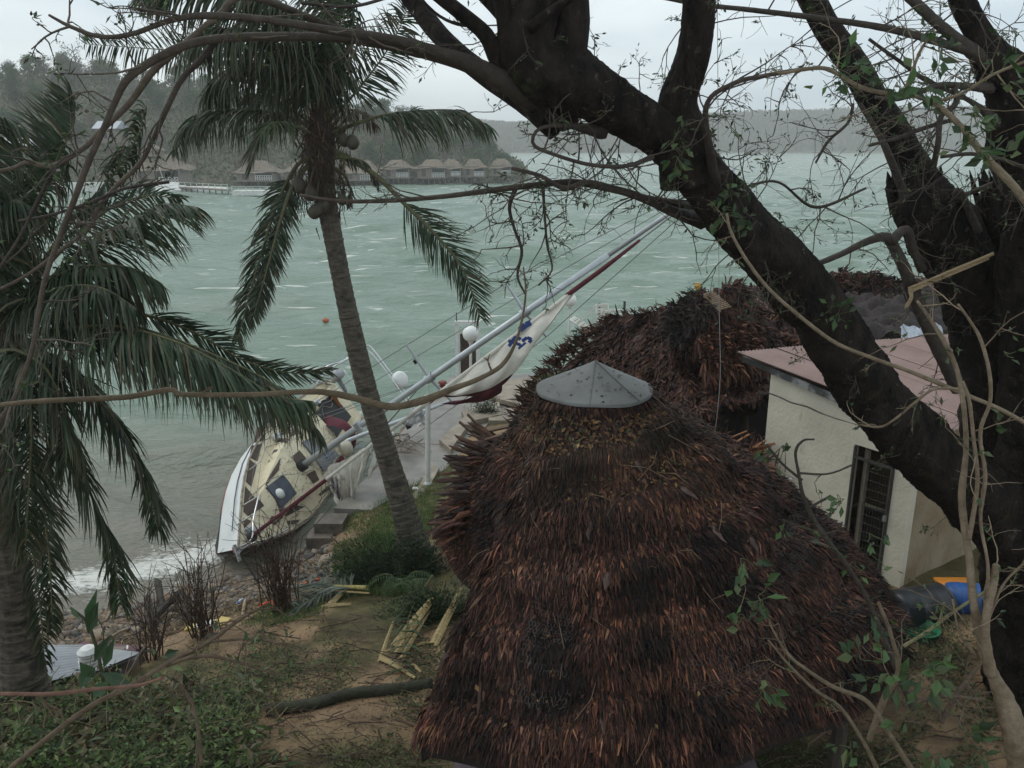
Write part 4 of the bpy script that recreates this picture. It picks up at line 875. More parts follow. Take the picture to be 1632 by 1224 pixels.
# pink corrugated roof: sheets side by side, each a part
T1 = P(1172, 561, L0[1] + .55); T2 = P(1497, 687, R0_[1] - .25); T4 = P(1500, 534, L0[1] + 2.4)
ud = T2 - T1; vd = (T4 - T1); vd = vd * 1.25
pink = mat('pink_tin', (.31, .215, .19), (.22, .145, .125), rough=.55, scale=1.2, spec=.35, bump=.1, bscale=14, contrast=(.3, .7), spots=((3, .60, (.13, .085, .07), (1, 1, 1)), (12, .64, (.1, .07, .055), (1, 1, 1))))
roof = MB().bar(T1 + (.2, .1, -.16), T2 + (0, .1, -.16), .08, .1).build('roof_frame', fm, shed)
MB().bar(L0 + (0, 0, zL - 2.6 + .02) - sd * .05, R0_ + (0, 0, zR - 2.6 + .02) - sd * .05, .06, .12).build('fascia', mat('fascia', (.25, .25, .24), (.05, .05, .05), rough=.6, scale=2, contrast=(.45, .55)), roof)
nn_ = unit(np.cross(ud, vd)); nn_ = nn_ if nn_[2] > 0 else -nn_
ns = 7; Lv = np.linalg.norm(vd)
for k in range(ns):
    nv = 8 * 12; v_ = np.linspace(0, 1, nv + 1); u_ = np.linspace(0, 1, 12); w_ = Lv / ns; hh = .018 * np.cos(v_ * 12 * 2 * math.pi / 1.0)
    g_ = T1 + (vd / Lv)[None, None] * ((k + v_ * 1.04) * w_)[None, :, None] + ud[None, None] * (u_ * (1 + TS.normal(0, .004)))[:, None, None] + nn_[None, None] * (hh + .004 * (k % 2) + .0)[None, :, None]
    g_ += nn_ * (.02 * np.sin(u_ * 3 + k))[:, None, None] * .4
    m_ = MB().grid(g_); m_.build('roof_sheet', pink, roof, smooth=True)
# drum barrels beside the shed
def barrel(name, lab, px, py, Y_, R, L_, ax_, m, cat='barrel'):
    c_ = P(px, py, Y_); t = thing(name, lab, cat, c_ - (0, 0, R)); a_ = unit(np.array(ax_)); z = a_; x = unit(np.cross(z, (0, 0, 1.))); y = np.cross(z, x); Rm = np.stack([x, y, z], 1)
    pr = [(0, -L_ / 2), (R * .85, -L_ / 2), (R * .95, -L_ / 2 + .04), (R, -L_ / 2 + .1), (R, -L_ * .2), (R * 1.04, -L_ * .17), (R, -L_ * .14), (R, L_ * .14), (R * 1.04, L_ * .17), (R, L_ * .2), (R, L_ / 2 - .1), (R * .95, L_ / 2 - .03), (R * .9, L_ / 2), (R * .87, L_ / 2 - .03), (0, L_ / 2 - .03)]
    MB().lathe(pr, c_, 28, Rm).build('drum', m, t, smooth=True)
    MB().lathe([(R * 1.0, -.02), (R * 1.03, 0), (R * 1.0, .02)], c_ + a_ * L_ * .42, 28, Rm).build('hoop', m, t); return t
barrel('barrel', 'black plastic drum lying on its side against the shed wall', 1465, 968, 12.0, .34, .95, (1, .25, .03), mat('black_plastic', (.025, .028, .032), (.015, .017, .02), rough=.4, scale=3))
barrel('barrel', 'blue plastic drum lying right of the black one', 1538, 955, 12.2, .27, .6, (1, -.25, .08), mat('blue_plastic', (.03, .11, .33), (.02, .07, .22), rough=.4, scale=4))
c_ = P(1522, 930, 12.4); t = thing('crate', 'orange crate tucked behind the blue drum', 'crate', c_ - (0, 0, .2)); om = mat('orange_crate', (.62, .24, .03), (.5, .18, .02), rough=.5)
MB().box(c_, (.55, .35, .04)).build('lid', om, t); MB().box(c_ + (0, 0, -.15), (.5, .3, .26)).build('body', om, t)
c_ = GT(1465, 1012); t = thing('basin', 'green basin half hidden beneath the black drum', 'basin', c_); MB().lathe([(.02, .02), (.2, .02), (.27, .14), (.29, .14), (.22, 0), (.02, 0)], c_, 20).build('bowl', mat('green_plastic', (.03, .2, .1), rough=.4), t)

# ---------------------------------------------------------------- lamp posts, kiosk frame, deck chairs on the quay
def lamp(px, pyt, pyb, lab, globe=True, Yb=None, zb=1.04, r=.27, w=.045):
    g = G(px, pyb, zb) if Yb is None else np.array((P(px, pyt, Yb)[0], Yb, zb)); top = P(px, pyt, g[1]); t = thing('lamp_post', lab, 'lamp post', g, 'globe lamps along the quay')
    MB().tube([g, (top[0], g[1], top[2] - (r if globe else 0))], w, 8).build('pole', M['white_paint'], t); MB().lathe([(w * 2.2, 0), (w * 2.2, .03), (w * 1.3, .12), (w, .14)], g, 12).build('base', M['white_paint'], t)
    if globe:
        th = np.linspace(.06, math.pi - .06, 14); MB().lathe(np.stack([np.sin(th) * r, np.cos(th) * r], 1), (top[0], g[1], top[2]), 24).build('globe', mat('globe', (.82, .82, .78), (.7, .7, .66), rough=.35, scale=2), t, smooth=True)
        MB().lathe([(w, -.1), (.09, -.02), (.09, .03), (w, .04)], (top[0], g[1], top[2] - r), 12).build('collar', M['white_paint'], t)
    else: MB().lathe([(w * 1.5, -.04), (w * 1.5, .02), (w * .5, .05), (.012, .3), (0, .3)], top, 10).build('bare_fitting', M['white_paint'], t)
    return t
lamp(750, 532, 660, 'white globe lamp standing before the white door frame')
lamp(908, 478, 0, 'white globe lamp rising behind the long thatched roof', Yb=33.0)
lamp(682, 632, 775, 'white lamp post that has lost its globe, beside the front hut', globe=False, w=.07)
wm = M['white_paint']; g = np.array((P(746, 600, 32)[0], 32.0, 1.04)); top = P(746, 516, 32)[2]; t = thing('door_frame_stand', 'white frame with a rusty dark panel at the end of the quay', 'frame', g); hw = .42
for sx in (-1, 1):
    for dy in (0, .5): MB().box((g[0] + sx * hw, 32 + dy, (1.04 + top) / 2), (.13, .1, top - 1.04)).build('upright', wm, t)
MB().box((g[0], 32, top + .05), (2 * hw + .16, .16, .12)).build('lintel', wm, t); MB().box((g[0] - .0, 32.3, 1.9), (.62, .05, 1.7)).build('panel', mat('rusty_panel', (.09, .05, .035), (.04, .03, .025), rough=.8, scale=5), t)
MB().tube([(g[0] - hw, 32, top), (g[0] - hw, 32, top + .45)], .02, 5).build('rod', fm, t)
def chair(lab, px, py, Y_, rz, tilt, s=1.0):
    c_ = P(px, py, Y_); t = thing('deck_chair', lab, 'deck chair', c_, 'white chairs blown against the quay railing'); t.rotation_euler = (tilt, 0, rz); w_ = .55 * s; L_ = 1.1 * s
    for sx in (-1, 1): MB().bar((sx * w_ / 2, -L_ / 2, 0), (sx * w_ / 2, L_ / 2, 0), .045, .045).build('side_rail', wm, t, world=False); 
    for sy in (-1, 1): MB().bar((-w_ / 2, sy * L_ / 2, 0), (w_ / 2, sy * L_ / 2, 0), .045, .045).build('cross_rail', wm, t, world=False)
    for k in range(8): y_ = -L_ / 2 + L_ * (k + .5) / 8; MB().bar((-w_ / 2, y_, .01), (w_ / 2, y_, .01), .09 * s, .015).build('slat', mat('cream_slat', (.55, .52, .42), rough=.6) if 'cream_slat' not in bpy.data.materials else bpy.data.materials['cream_slat'], t, world=False)
    for sx in (-1, 1):
        MB().bar((sx * w_ / 2, -.3 * s, 0), (sx * w_ / 2, .1, .8 * s), .035).build('leg', wm, t, world=False); MB().bar((sx * w_ / 2, .3 * s, 0), (sx * w_ / 2, .1, .8 * s), .035).build('leg', wm, t, world=False)
chair('tipped white slatted chair leaning at the quay edge, nearer the lamp', 934, 522, 29.5, 1.2, .5, 1.1); chair('tipped white chair further right behind the thatched roof', 962, 505, 31.0, .3, 1.1, .9)
t = thing('railing', 'short white railing behind the tipped chairs', 'railing', P(975, 515, 32)); b0 = P(955, 497, 32); b1 = P(995, 494, 32.3); MB().bar(b0, b1, .06).build('rail', wm, t)
for q in (b0, b1): MB().bar((q[0], q[1], 1), q + (0, 0, .35), .08).build('post', fm, t)
g = P(705, 600, 30); t = thing('bollard', 'small rusty red bollard on the quay beneath the spreader', 'bollard', (g[0], 30, 1.04)); MB().lathe([(.16, 0), (.16, .05), (.1, .08), (.1, .3), (.17, .33), (.15, .4), (0, .42)], (g[0], 30, 1.04), 12).build('post', mat('rust_red', (.2, .04, .03), rough=.7), t); MB().tube([(g[0] - .22, 30, 1.26), (g[0] + .22, 30, 1.26)], .035, 6).build('cross_bar', bpy.data.materials['rust_red'], t)
# loose cable hanging before the second hut
pts = smooth_path([P(1143, -20, 15.2), P(1145, 250, 15.2), P(1146, 480, 15.2), P(1148, 590, 15.2), P(1143, 660, 15.2), P(1137, 702, 15.2)], 6); t = tag(MB().tube(pts, .006, 4).build('hanging_cable', mat('grey_cable', (.3, .3, .3), rough=.6)), 'thin grey cable hanging in front of the torn thatch ridge', 'cable')
# ---------------------------------------------------------------- stranded sailing boat
BQ = (-6.925, 22.697, .605, -1.688, -.942, .112, .902)
boat = thing('sailing_yacht', 'white sailing yacht with cream deck lying on its side against the quay, mast leaning right', 'yacht', BQ[:3])
boat.rotation_euler = (BQ[4], BQ[5], BQ[3]); boat.scale = (BQ[6],) * 3
BM = Matrix.Translation(BQ[:3]) @ Euler((BQ[4], BQ[5], BQ[3])).to_matrix().to_4x4() @ Matrix.Diagonal((BQ[6],) * 3 + (1,)); BI = np.array(BM.inverted())
toL = lambda w_: (np.asarray(w_) @ BI[:3, :3].T) + BI[:3, 3]
def D(px, py, h):
    "deck point (local) under photo pixel, local plane z=h"
    a = toL(np.array((0, 0, CH))); b_ = toL(P(px, py, 22.)); k = (h - a[2]) / (b_[2] - a[2]); return a + (b_ - a) * k
ZD = lambda zx, zy, h: D(310 + zx / 4.707, 650 + zy / 4.707, h)
def part(b, nm, m, smooth=False, par=None): return b.build(nm, m, par or boat, smooth, world=False)
gel = mat('gelcoat', (.76, .77, .75), (.6, .62, .6), rough=.35, scale=1.2, stretch=(1, 1, 1), contrast=(.25, .6), spots=((4, .66, (.4, .38, .33), (.4, 1, 2)),)); cream = mat('cream_deck', (.72, .64, .45), (.56, .48, .32), rough=.55, scale=3, contrast=(.2, .55), bump=.1, spots=((5, .63, (.26, .2, .12), (1, 1, 1)), (22, .66, (.12, .09, .06), (1, 1, 1))))
nons = mat('brown_nonskid', (.115, .082, .066), (.075, .055, .046), rough=.85, scale=25, bump=.2); dkb = mat('antifoul', (.018, .02, .024), (.008, .009, .01), rough=.7, scale=2)
red_ = mat('boot_red', (.3, .05, .04), rough=.5); maroon = mat('maroon_canvas', (.11, .018, .028), (.07, .012, .02), rough=.85, scale=5, bump=.3, bscale=10); alu = mat('mast_alloy', (.52, .55, .56), (.42, .45, .46), rough=.4, metal=.35, scale=2)
sailm = mat('sailcloth', (.74, .71, .62), (.60, .57, .50), rough=.8, scale=2.5, bump=.3, bscale=6, trans=.2); rope = mat('rope', (.4, .38, .33), (.2, .19, .17), rough=.8, scale=30); blue_g = mat('blue_grey_cover', (.07, .08, .11), (.04, .045, .06), rough=.5, scale=6)
sx_ = np.array([-5.2, -4.6, -4, -3, -2, -1, 0, 1, 2, 2.8, 3.5, 4.1, 4.6, 5.0, 5.22, 5.34])
hb = lambda x: np.interp(x, [-5.2, -4, -2, -.5, .8, 1.8, 2.8, 3.6, 4.3, 4.9, 5.34], [.95, 1.17, 1.4, 1.47, 1.45, 1.33, 1.06, .77, .46, .2, .02])
shz = lambda x: np.interp(x, [-5.2, -2, 0, 2, 3.5, 5.34], [1.02, 1.0, 1.04, 1.14, 1.27, 1.46])
rows = [(1.0, None), (.985, .8), (.95, .45), (.9, .16), (.885, .08), (.86, .02), (.72, -.16), (.42, -.36), (.0, -.45)]
def hrow(k, side):
    rt, z = rows[k]; o = []
    for x in sx_:
        zz = shz(x) if z is None else min(z, shz(x)); fx_ = (shz(x) - zz) / 1.45
        xx = x - fx_ * .95 * max(0, (x + 1) / 6.3) ** 1.5 + (.25 * fx_ if x < -5 else 0); y = hb(x) * rt * (1 if k < 4 else np.interp(x, [3.5, 5.3], [1, .6])); o.append((xx, side * y, zz))
    return o
for side in (-1, 1):
    H_ = [hrow(k, side) for k in range(9)]; 
    for nm, a_, c_, m in (('topsides', 0, 4, gel), ('boot_stripe', 3, 5, red_), ('hull_bottom', 4, 9, dkb)):
        g_ = np.array(H_[a_:c_]); part(MB().grid(g_ if nm != 'boot_stripe' else g_ + (0, side * .004, 0)), nm, m, True)
    pth = np.array([(x, side * (hb(x) * .985 + .012), shz(x) - .26) for x in sx_[2:13]]); part(MB().tube(pth, .018, 5), 'cove_stripe', blue_g)
    part(MB().tube([(x, side * hb(x), shz(x) + .03) for x in sx_], .035, 6), 'toe_rail', mat('rail_dirty', (.35, .3, .22), (.12, .1, .08), rough=.6, scale=9) if side < 0 else bpy.data.materials['rail_dirty'])
tr = np.array([[(x[0], x[1], x[2]) for x in [hrow(k, -1)[0] for k in range(9)]], [hrow(k, 1)[0] for k in range(9)]]); part(MB().grid(tr), 'transom', gel)
b = MB(); b.add([(-.9, -.06, -.4), (1.3, -.06, -.4), (.9, -.05, -1.7), (-.6, -.05, -1.7), (-.9, .06, -.4), (1.3, .06, -.4), (.9, .05, -1.7), (-.6, .05, -1.7)], [(0, 1, 2, 3), (7, 6, 5, 4), (0, 4, 5, 1), (1, 5, 6, 2), (2, 6, 7, 3), (3, 7, 4, 0)]); part(b, 'keel', dkb)
y_ = np.linspace(-1, 1, 9); g_ = np.array([[(x, yy * (hb(x) - .01), shz(x) + .05 * (1 - yy * yy)) for yy in y_] for x in sx_]); part(MB().grid(g_), 'deck', cream, True)
# cabin trunk
cx0 = np.array([-2.0, -1.9, -1, 0, 1.2, 2.2, 2.9, 3.35]); chw = np.interp(cx0, [-2, 0, 1.5, 3.35], [.98, 1.0, .82, .42]); ctop = np.interp(cx0, [-2, -1.9, 1.2, 2.9, 3.35], [.46, .46, .42, .28, .02]); cz = shz(cx0)
g_ = np.array([[(x, -w_, z), (x, -w_ * .9, z + t_), (x, -w_ * .5, z + t_ + .04), (x, 0, z + t_ + .06), (x, w_ * .5, z + t_ + .04), (x, w_ * .9, z + t_), (x, w_, z)] for x, w_, t_, z in zip(cx0, chw, ctop, cz)])
cab = part(MB().grid(g_), 'cabin', cream); b = MB().grid(np.array([g_[0], g_[0] * np.array((1, 1, 0)) + (0, 0, 1.0)])); part(b, 'cabin_bulkhead', cream, par=cab)
for side in (-1, 1):
    for x0, x1 in ((-1.5, -.5), (-.2, .5), (.8, 1.5)):
        w0 = float(np.interp(x0, cx0, chw)); w1 = float(np.interp(x1, cx0, chw)); z0 = float(shz(x0)) + .12; b = MB()
        b.add([(x0, side * (w0 * .978 + .006), z0), (x1, side * (w1 * .978 + .006), z0 + .01), (x1 - .08, side * (w1 * .925 + .01), z0 + .18), (x0 + .06, side * (w0 * .925 + .01), z0 + .17)], [(0, 1, 2, 3)]); part(b, 'portlight', blue_g, par=cab)
# non-skid panels, traced where they lie on deck
def topz(x, y):
    w_ = float(np.interp(x, cx0, chw)); t_ = float(np.interp(x, cx0, ctop)); z_ = float(np.interp(x, cx0, cz)); r_y = abs(y) / w_
    if -2 < x < 3.35 and r_y < 1.0: return z_ + float(np.interp(r_y, [0, .5, .9, 1], [t_ + .06, t_ + .04, t_, 0]))
    q_ = min(abs(y) / max(float(hb(x)), .05), 1); return float(np.interp(x, sx_, shz(sx_))) + .05 * (1 - q_ * q_)
def deckpoly(zpts, nm, m, par=None, lift=.02):
    pts = []
    for q in zpts:
        h = 1.3
        for _ in range(4): p = ZD(*q, h); h = topz(p[0], p[1])
        p = ZD(*q, h); pts.append((p[0], p[1], h + lift))
    c4 = [np.array(q) for q in (pts if len(pts) == 4 else pts + pts[-1:])]; K = 9; g = np.zeros((K, K, 3))
    for i in range(K):
        for j in range(K):
            u, v = i / (K - 1), j / (K - 1); p = (1 - u) * ((1 - v) * c4[0] + v * c4[3]) + u * ((1 - v) * c4[1] + v * c4[2]); g[i, j] = (p[0], p[1], topz(p[0], p[1]) + lift)
    b = MB().grid(g); ed = np.concatenate([g[:, 0], g[-1, 1:], g[-2::-1, -1], g[0, -2::-1]]); b.grid(np.stack([ed, ed - (0, 0, lift + .02)], 0)); return part(b, nm, m, par=par)
    pts = np.array(pts); pts[:, 2] = np.maximum(pts[:, 2], (pts[:, 2].mean() + pts[:, 2]) / 2); b = MB(); n_ = len(pts); v = np.vstack([pts, pts - (0, 0, .03), pts.mean(0)[None]])
    b.add(v, [(i, (i + 1) % n_, n_ + (i + 1) % n_, n_ + i) for i in range(n_)], [(i, (i + 1) % n_, 2 * n_) for i in range(n_)]); return part(b, nm, m, par=par)
for zp in ([(495, 580), (580, 420), (630, 470), (520, 595)], [(415, 392), (465, 430), (425, 590), (385, 552)], [(380, 592), (515, 740), (402, 812), (366, 778)], [(366, 830), (425, 850), (372, 905)], [(470, 605), (490, 602), (655, 830), (625, 845)],
           [(672, 805), (770, 690), (825, 742), (684, 818)], [(725, 370), (785, 320), (862, 420), (800, 476)], [(840, 500), (900, 468), (932, 542), (890, 572)], [(612, 258), (668, 215), (704, 250), (655, 288)], [(680, 190), (730, 160), (765, 195), (715, 225)],
           [(430, 285), (505, 270), (470, 400), (415, 372)], [(470, 150), (540, 120), (520, 245), (445, 262)], [(930, 650), (1005, 580), (1015, 610), (945, 660)], [(575, 815), (640, 850), (600, 880), (560, 860)], [(690, 850), (790, 840), (760, 870), (700, 880)], [(540, 20), (600, 0), (570, 110), (515, 125)]):
    deckpoly(zp, 'deck_panel', nons)
hat = deckpoly([(530, 602), (655, 506), (758, 650), (640, 758)], 'foredeck_hatch', blue_g, lift=.06)
p = ZD(635, 648, 1.6); part(MB().lathe([(.16, 0), (.15, .06), (.08, .11), (0, .13)], p + (0, 0, .02), 14), 'dome_vent', M['white_paint'], True, hat)
hd_ = deckpoly([(800, 262), (880, 222), (1040, 430), (962, 482)], 'sliding_hatch', mat('hatch_grey', (.17, .18, .2), (.13, .14, .15), rough=.35, scale=4), lift=.07)
deckpoly([(930, 300), (975, 280), (1010, 380), (985, 400)], 'hatch_window', mat('window_blue', (.1, .14, .2), rough=.15), hd_, lift=.10)
# coaming; shade of the cockpit recess painted as a dark slab
part(MB().box((-3.3, 0, 1.045), (2.3, 1.15, .10)), 'cockpit_shade_slab', M['dark'])
for side in (-1, 1): part(MB().bar((-4.6, side * .72, 1.2), (-2.05, side * .86, 1.25), .14, .26), 'cockpit_coaming', cream); part(MB().lathe([(0.11, 0), (.08, .05), (.08, .15), (.1, .17), (0, .18)], (-2.6, side * .86, 1.38), 12), 'winch', M['steel'])
deckpoly([(890, -45), (985, -60), (1030, 40), (1000, 52)], 'cockpit_shade_panel', M['dark'])  # dark panel standing for the shade in the cockpit
wood = mat('varnished_wood', (.42, .17, .045), (.3, .1, .03), rough=.35, scale=6, stretch=(1, 6, 1))
b = MB(); q = [toL(P(x, y, 26.3)) for x, y in [(527, 631), (535, 626), (548, 661), (537, 664)]]; b.add(q + [x - np.array((0, 0, .06)) for x in q], [(0, 1, 2, 3), (7, 6, 5, 4), (0, 4, 5, 1), (1, 5, 6, 2), (2, 6, 7, 3), (3, 7, 4, 0)]); part(b, 'wooden_rudder_board', wood)
# maroon spray hood
c_ = toL(P(546, 690, 24.6)); g_ = []
for t_ in np.linspace(0, 1, 9):
    g_.append([c_ + np.array(((t_ - .5) * .95, .78 * math.cos(a) * (1 - .15 * t_), -.35 + .85 * math.sin(a) * (.35 + .65 * math.sin(t_ * 2.2)) + .015 * math.sin(a * 9 + t_ * 5))) for a in np.linspace(0, math.pi, 13)])
part(MB().grid(g_), 'spray_hood', maroon, True)
# mast, spreaders, standing rigging
mb_ = np.array((.9, 0, 1.5)); mt = np.array((.5, 0, 16.85)); mp_ = lambda z: mb_ + (mt - mb_) * (z - 1.5) / 15.35
mast = part(MB().tube([mb_, mp_(8), mp_(13)], [.098, .094, .09], 14), 'mast', alu, True); part(MB().tube([mp_(12.95), mt], [.07, .05], 12), 'mast_top', alu, True, mast)
part(MB().tube([mp_(1.45), mp_(1.75)], .18, 12), 'mast_boot', M['dark'], par=mast); part(MB().tube([mp_(4.0) + (0, -.16, 0), mp_(4.0) + (0, .16, 0)], .13, 12), 'mast_winch', M['steel'], par=mast)
for zc_, hl_ in ((6.75, 1.15), (10.2, .95)):
    for side in (-1, 1): sp2 = part(MB().tube([mp_(zc_), mp_(zc_) + (-.12, side * hl_, .05)], [.055, .035], 8), 'spreader', alu, par=mast); 
    part(MB().lathe([(0.13, -.12), (.13, .12)], mp_(zc_), 12), 'spreader_collar', alu, par=mast)
part(MB().box(mp_(6.75) + (-.1, -.62, -.03), (.12, .12, .14)), 'steaming_light', M['dark'], par=mast)
wire = mat('rig_wire', (.16, .16, .16), rough=.4, metal=.5)
for side in (-1, 1):
    cp = np.array((.45, side * 1.4, 1.1)); t1 = mp_(6.75) + (-.12, side * 1.15, .05); t2 = mp_(10.2) + (-.12, side * .95, .05)
    part(MB().tube([cp, t1, t2, mt], .011, 4), 'shroud', wire); part(MB().tube([cp + (.3, -.1 * side, 0), mp_(6.6)], .01, 4), 'shroud', wire); part(MB().tube([cp - (.4, .1 * side, 0), mp_(6.6)], .01, 4), 'shroud', wire)
part(MB().tube([(-5.1, 0, 1.1), mt], .011, 4), 'backstay', wire)
part(MB().tube([mt, mt + (-.1, 0, .9)], .01, 4), 'antenna', wire, par=mast); part(MB().tube([mt + (0, 0, 0), mt + (.35, .25, .25)], .01, 4), 'wind_vane_arm', wire, par=mast)
# forestay with furled and torn genoa
fa, fb = np.array((5.05, 0, 1.5)), mt + (0.05, 0, -.25); FS = lambda f: fa + (fb - fa) * f
wl = lambda p: (np.array(BM)[:3, :3] @ np.asarray(p)) + np.array(BM)[:3, 3]
def fpx(x):
    fsn = np.linspace(0, 1, 400); q = np.array([wl(FS(f)) for f in fsn]); pxs = 816 + F * q[:, 0] / (q[:, 1] * cP + (CH - q[:, 2]) * sP); return float(np.interp(x, pxs, fsn))
part(MB().tube([FS(.02), FS(fpx(520))], .052, 8, rough=.05), 'furled_sail', maroon); part(MB().tube([FS(fpx(520)), FS(fpx(660))], .045, 8, rough=.1), 'furled_sail', sailm)
part(MB().tube([FS(fpx(660)), FS(fpx(905))], .06, 8, rough=.04), 'furled_sail', sailm); part(MB().tube([FS(fpx(903)), FS(fpx(960)), FS(fpx(1020))], [.06, .055, .035], 8, rough=.15), 'furled_sail', maroon); part(MB().tube([FS(fpx(1015)), FS(1)], .02, 5), 'forestay', wire)
part(MB().lathe([(.14, 0), (.14, .12), (.06, .14)], FS(.015), 12), 'furler_drum', M['dark'])
top = [(680, 650, 0), (700, 637, 6), (730, 612, 30), (760, 589, 52), (790, 566, 66), (820, 543, 62), (845, 523, 42), (870, 502, 24), (890, 486, 10), (906, 470, 0)]
f_ = smooth_path([(fpx(x), h, x) for x, y, h in top], 6); nv = 14; g_ = np.zeros((len(f_), nv, 3)); 
for i, (ff, h, x_) in enumerate(f_):
    a_ = wl(FS(ff)); hm = max(h, .5) * mpp(a_[1], a_[2])
    for j in range(nv):
        t_ = j / (nv - 1); g_[i, j] = a_ + np.array((.12 * math.sin(t_ * 3.1) + .02 * math.sin(x_ * .09 + j), -.35 * math.sin(t_ * math.pi) * min(1, h / 40) + .05 * math.sin(x_ * .13 + t_ * 6), -hm * t_))
gl = toL(g_.reshape(-1, 3)).reshape(g_.shape); jj = 10
gen = part(MB().grid(gl[:, :jj + 1]), 'torn_genoa', sailm, True)
nn_i = [i for i, r_2 in enumerate(f_) if r_2[2] < 812]; part(MB().grid(gl[nn_i[0]:nn_i[-1] + 1, jj:]), 'maroon_sail_edge', maroon, True, gen); part(MB().grid(gl[nn_i[-1]:, jj:]), 'lower_sail', sailm, True, gen)
MBb = MB(); g2 = gl.copy(); g2 += (toL(np.array((0, -.22, -.12)) + 0) - toL(np.zeros(3))); part(MB().grid(g2[6:26, 7:13]), 'hanging_fold', maroon, True, gen)
# sail number fragments, blue
blue = mat('sail_number_blue', (.035, .07, .24), rough=.7)
def stroke(pts_px, w_):
    a_ = [toL(P(x, y, wl(FS(fpx(x)))[1] - .40)) for x, y in pts_px]; b = MB()
    for q0, q1 in zip(a_[:-1], a_[1:]): b.bar(q0, q1, w_, .012, up=toL(np.array((0, -1., 0))) - toL(np.zeros(3)))
    return b
b = stroke([(811, 552), (822, 536), (830, 541)], .09); part(b, 'sail_number', blue, par=gen); part(stroke([(810, 543), (830, 550)], .08), 'sail_number', blue, par=gen)
part(stroke([(828, 526), (838, 518), (846, 514)], .15), 'sail_number', blue, par=gen); part(stroke([(832, 544), (840, 538), (847, 541), (843, 546)], .09), 'sail_number', blue, par=gen); part(stroke([(826, 556), (838, 546)], .06), 'sail_number', blue, par=gen)
# boom, torn mainsail
gn = mp_(2.7); be = toL(P(716, 640, 26.3)); boom = part(MB().tube([gn, be], .065, 10), 'boom', alu, True)
def cloth(px_top, px_bot, Y0, nm, m, amp=.09, n=22, k=14, seed=1, Y1=None, par=None):
    r = np.random.default_rng(seed); Y1 = Y0 if Y1 is None else Y1
    a_ = smooth_path(px_top, 8); b_ = smooth_path(px_bot, 8); a_ = a_[np.linspace(0, len(a_) - 1, n).astype(int)]; b_ = b_[np.linspace(0, len(b_) - 1, n).astype(int)]; ph = r.uniform(0, 6, 4); g = np.zeros((n, k, 3))
    for i in range(n):
        for j in range(k):
            t_ = j / (k - 1); s_ = i / (n - 1); x, y = a_[i] * (1 - t_) + b_[i] * t_; dY = amp * (math.sin(s_ * 19 + ph[0] + t_ * 3) + .6 * math.sin(s_ * 37 + t_ * 5 + ph[1]) + .5 * math.sin(t_ * 11 + s_ * 4 + ph[2])) * (.3 + t_)
            g[i, j] = P(x + 1.5 * math.sin(i * 1.7 + j), y + 1.5 * math.sin(j * 2.1 + i * .7), Y0 + (Y1 - Y0) * s_ + dY)
    return part(MB().grid(toL(g.reshape(-1, 3)).reshape(g.shape)), nm, m, True, par)
tm = cloth([(512, 762), (528, 742), (560, 728), (594, 703)], [(528, 770), (536, 802), (556, 800), (590, 722)], 20.6, 'torn_mainsail', sailm, .10, seed=3)
cloth([(530, 745), (548, 735), (570, 722), (592, 706)], [(545, 758), (560, 798), (566, 790), (585, 730)], 20.3, 'sail_fold', sailm, .08, seed=4, par=tm); cloth([(516, 762), (526, 758), (534, 760), (540, 765)], [(528, 775), (534, 786), (542, 802), (546, 800)], 20.4, 'sail_fold', mat('dirty_sail', (.5, .46, .43), (.34, .31, .29), rough=.8, scale=3), .08, seed=5, par=tm)
for q in ([(540, 796), (542, 806), (537, 820)], [(562, 790), (564, 806), (558, 822)], [(597, 720), (600, 745), (588, 762)]):
    cloth([(q[0][0] - 3, q[0][1]), (q[0][0] + 3, q[0][1]), (q[0][0] + 5, q[0][1])], [(q[2][0] - 2, q[2][1]), (q[2][0] + 1, q[2][1]), (q[2][0] + 3, q[2][1])], 20.4, 'sail_ribbon', sailm, .03, n=4, k=8, par=tm)
cloth([(596, 668), (602, 672), (606, 690), (612, 702)], [(604, 724), (608, 730), (612, 735), (606, 740)], 23.5, 'sail_scrap', maroon, .05, seed=8, par=tm); cloth([(640, 668), (655, 655), (668, 650), (676, 655)], [(648, 680), (656, 678), (668, 674), (678, 668)], 25.0, 'plastic_scrap', mat('white_plastic_film', (.7, .7, .7), (.5, .5, .5), rough=.3, scale=4, trans=.3), .06, seed=9, par=tm)
cloth([(638, 672), (646, 668), (652, 676)], [(650, 684), (655, 682), (660, 676)], 25.1, 'black_scrap', M['dark'], .04, n=6, k=5, seed=10, par=tm); cloth([(534, 738), (545, 728), (556, 744), (552, 752)], [(545, 750), (552, 760), (560, 776), (563, 780)], 20.7, 'maroon_strap', maroon, .04, seed=12, par=tm)
c_ = toL(P(551, 714, 22.0)); th = np.linspace(.05, math.pi - .05, 10); part(MB().lathe(np.stack([np.sin(th) * .26, np.cos(th) * .2], 1), c_, 16), 'fender', mat('beige_vinyl', (.5, .46, .36), (.4, .36, .28), rough=.5), True)
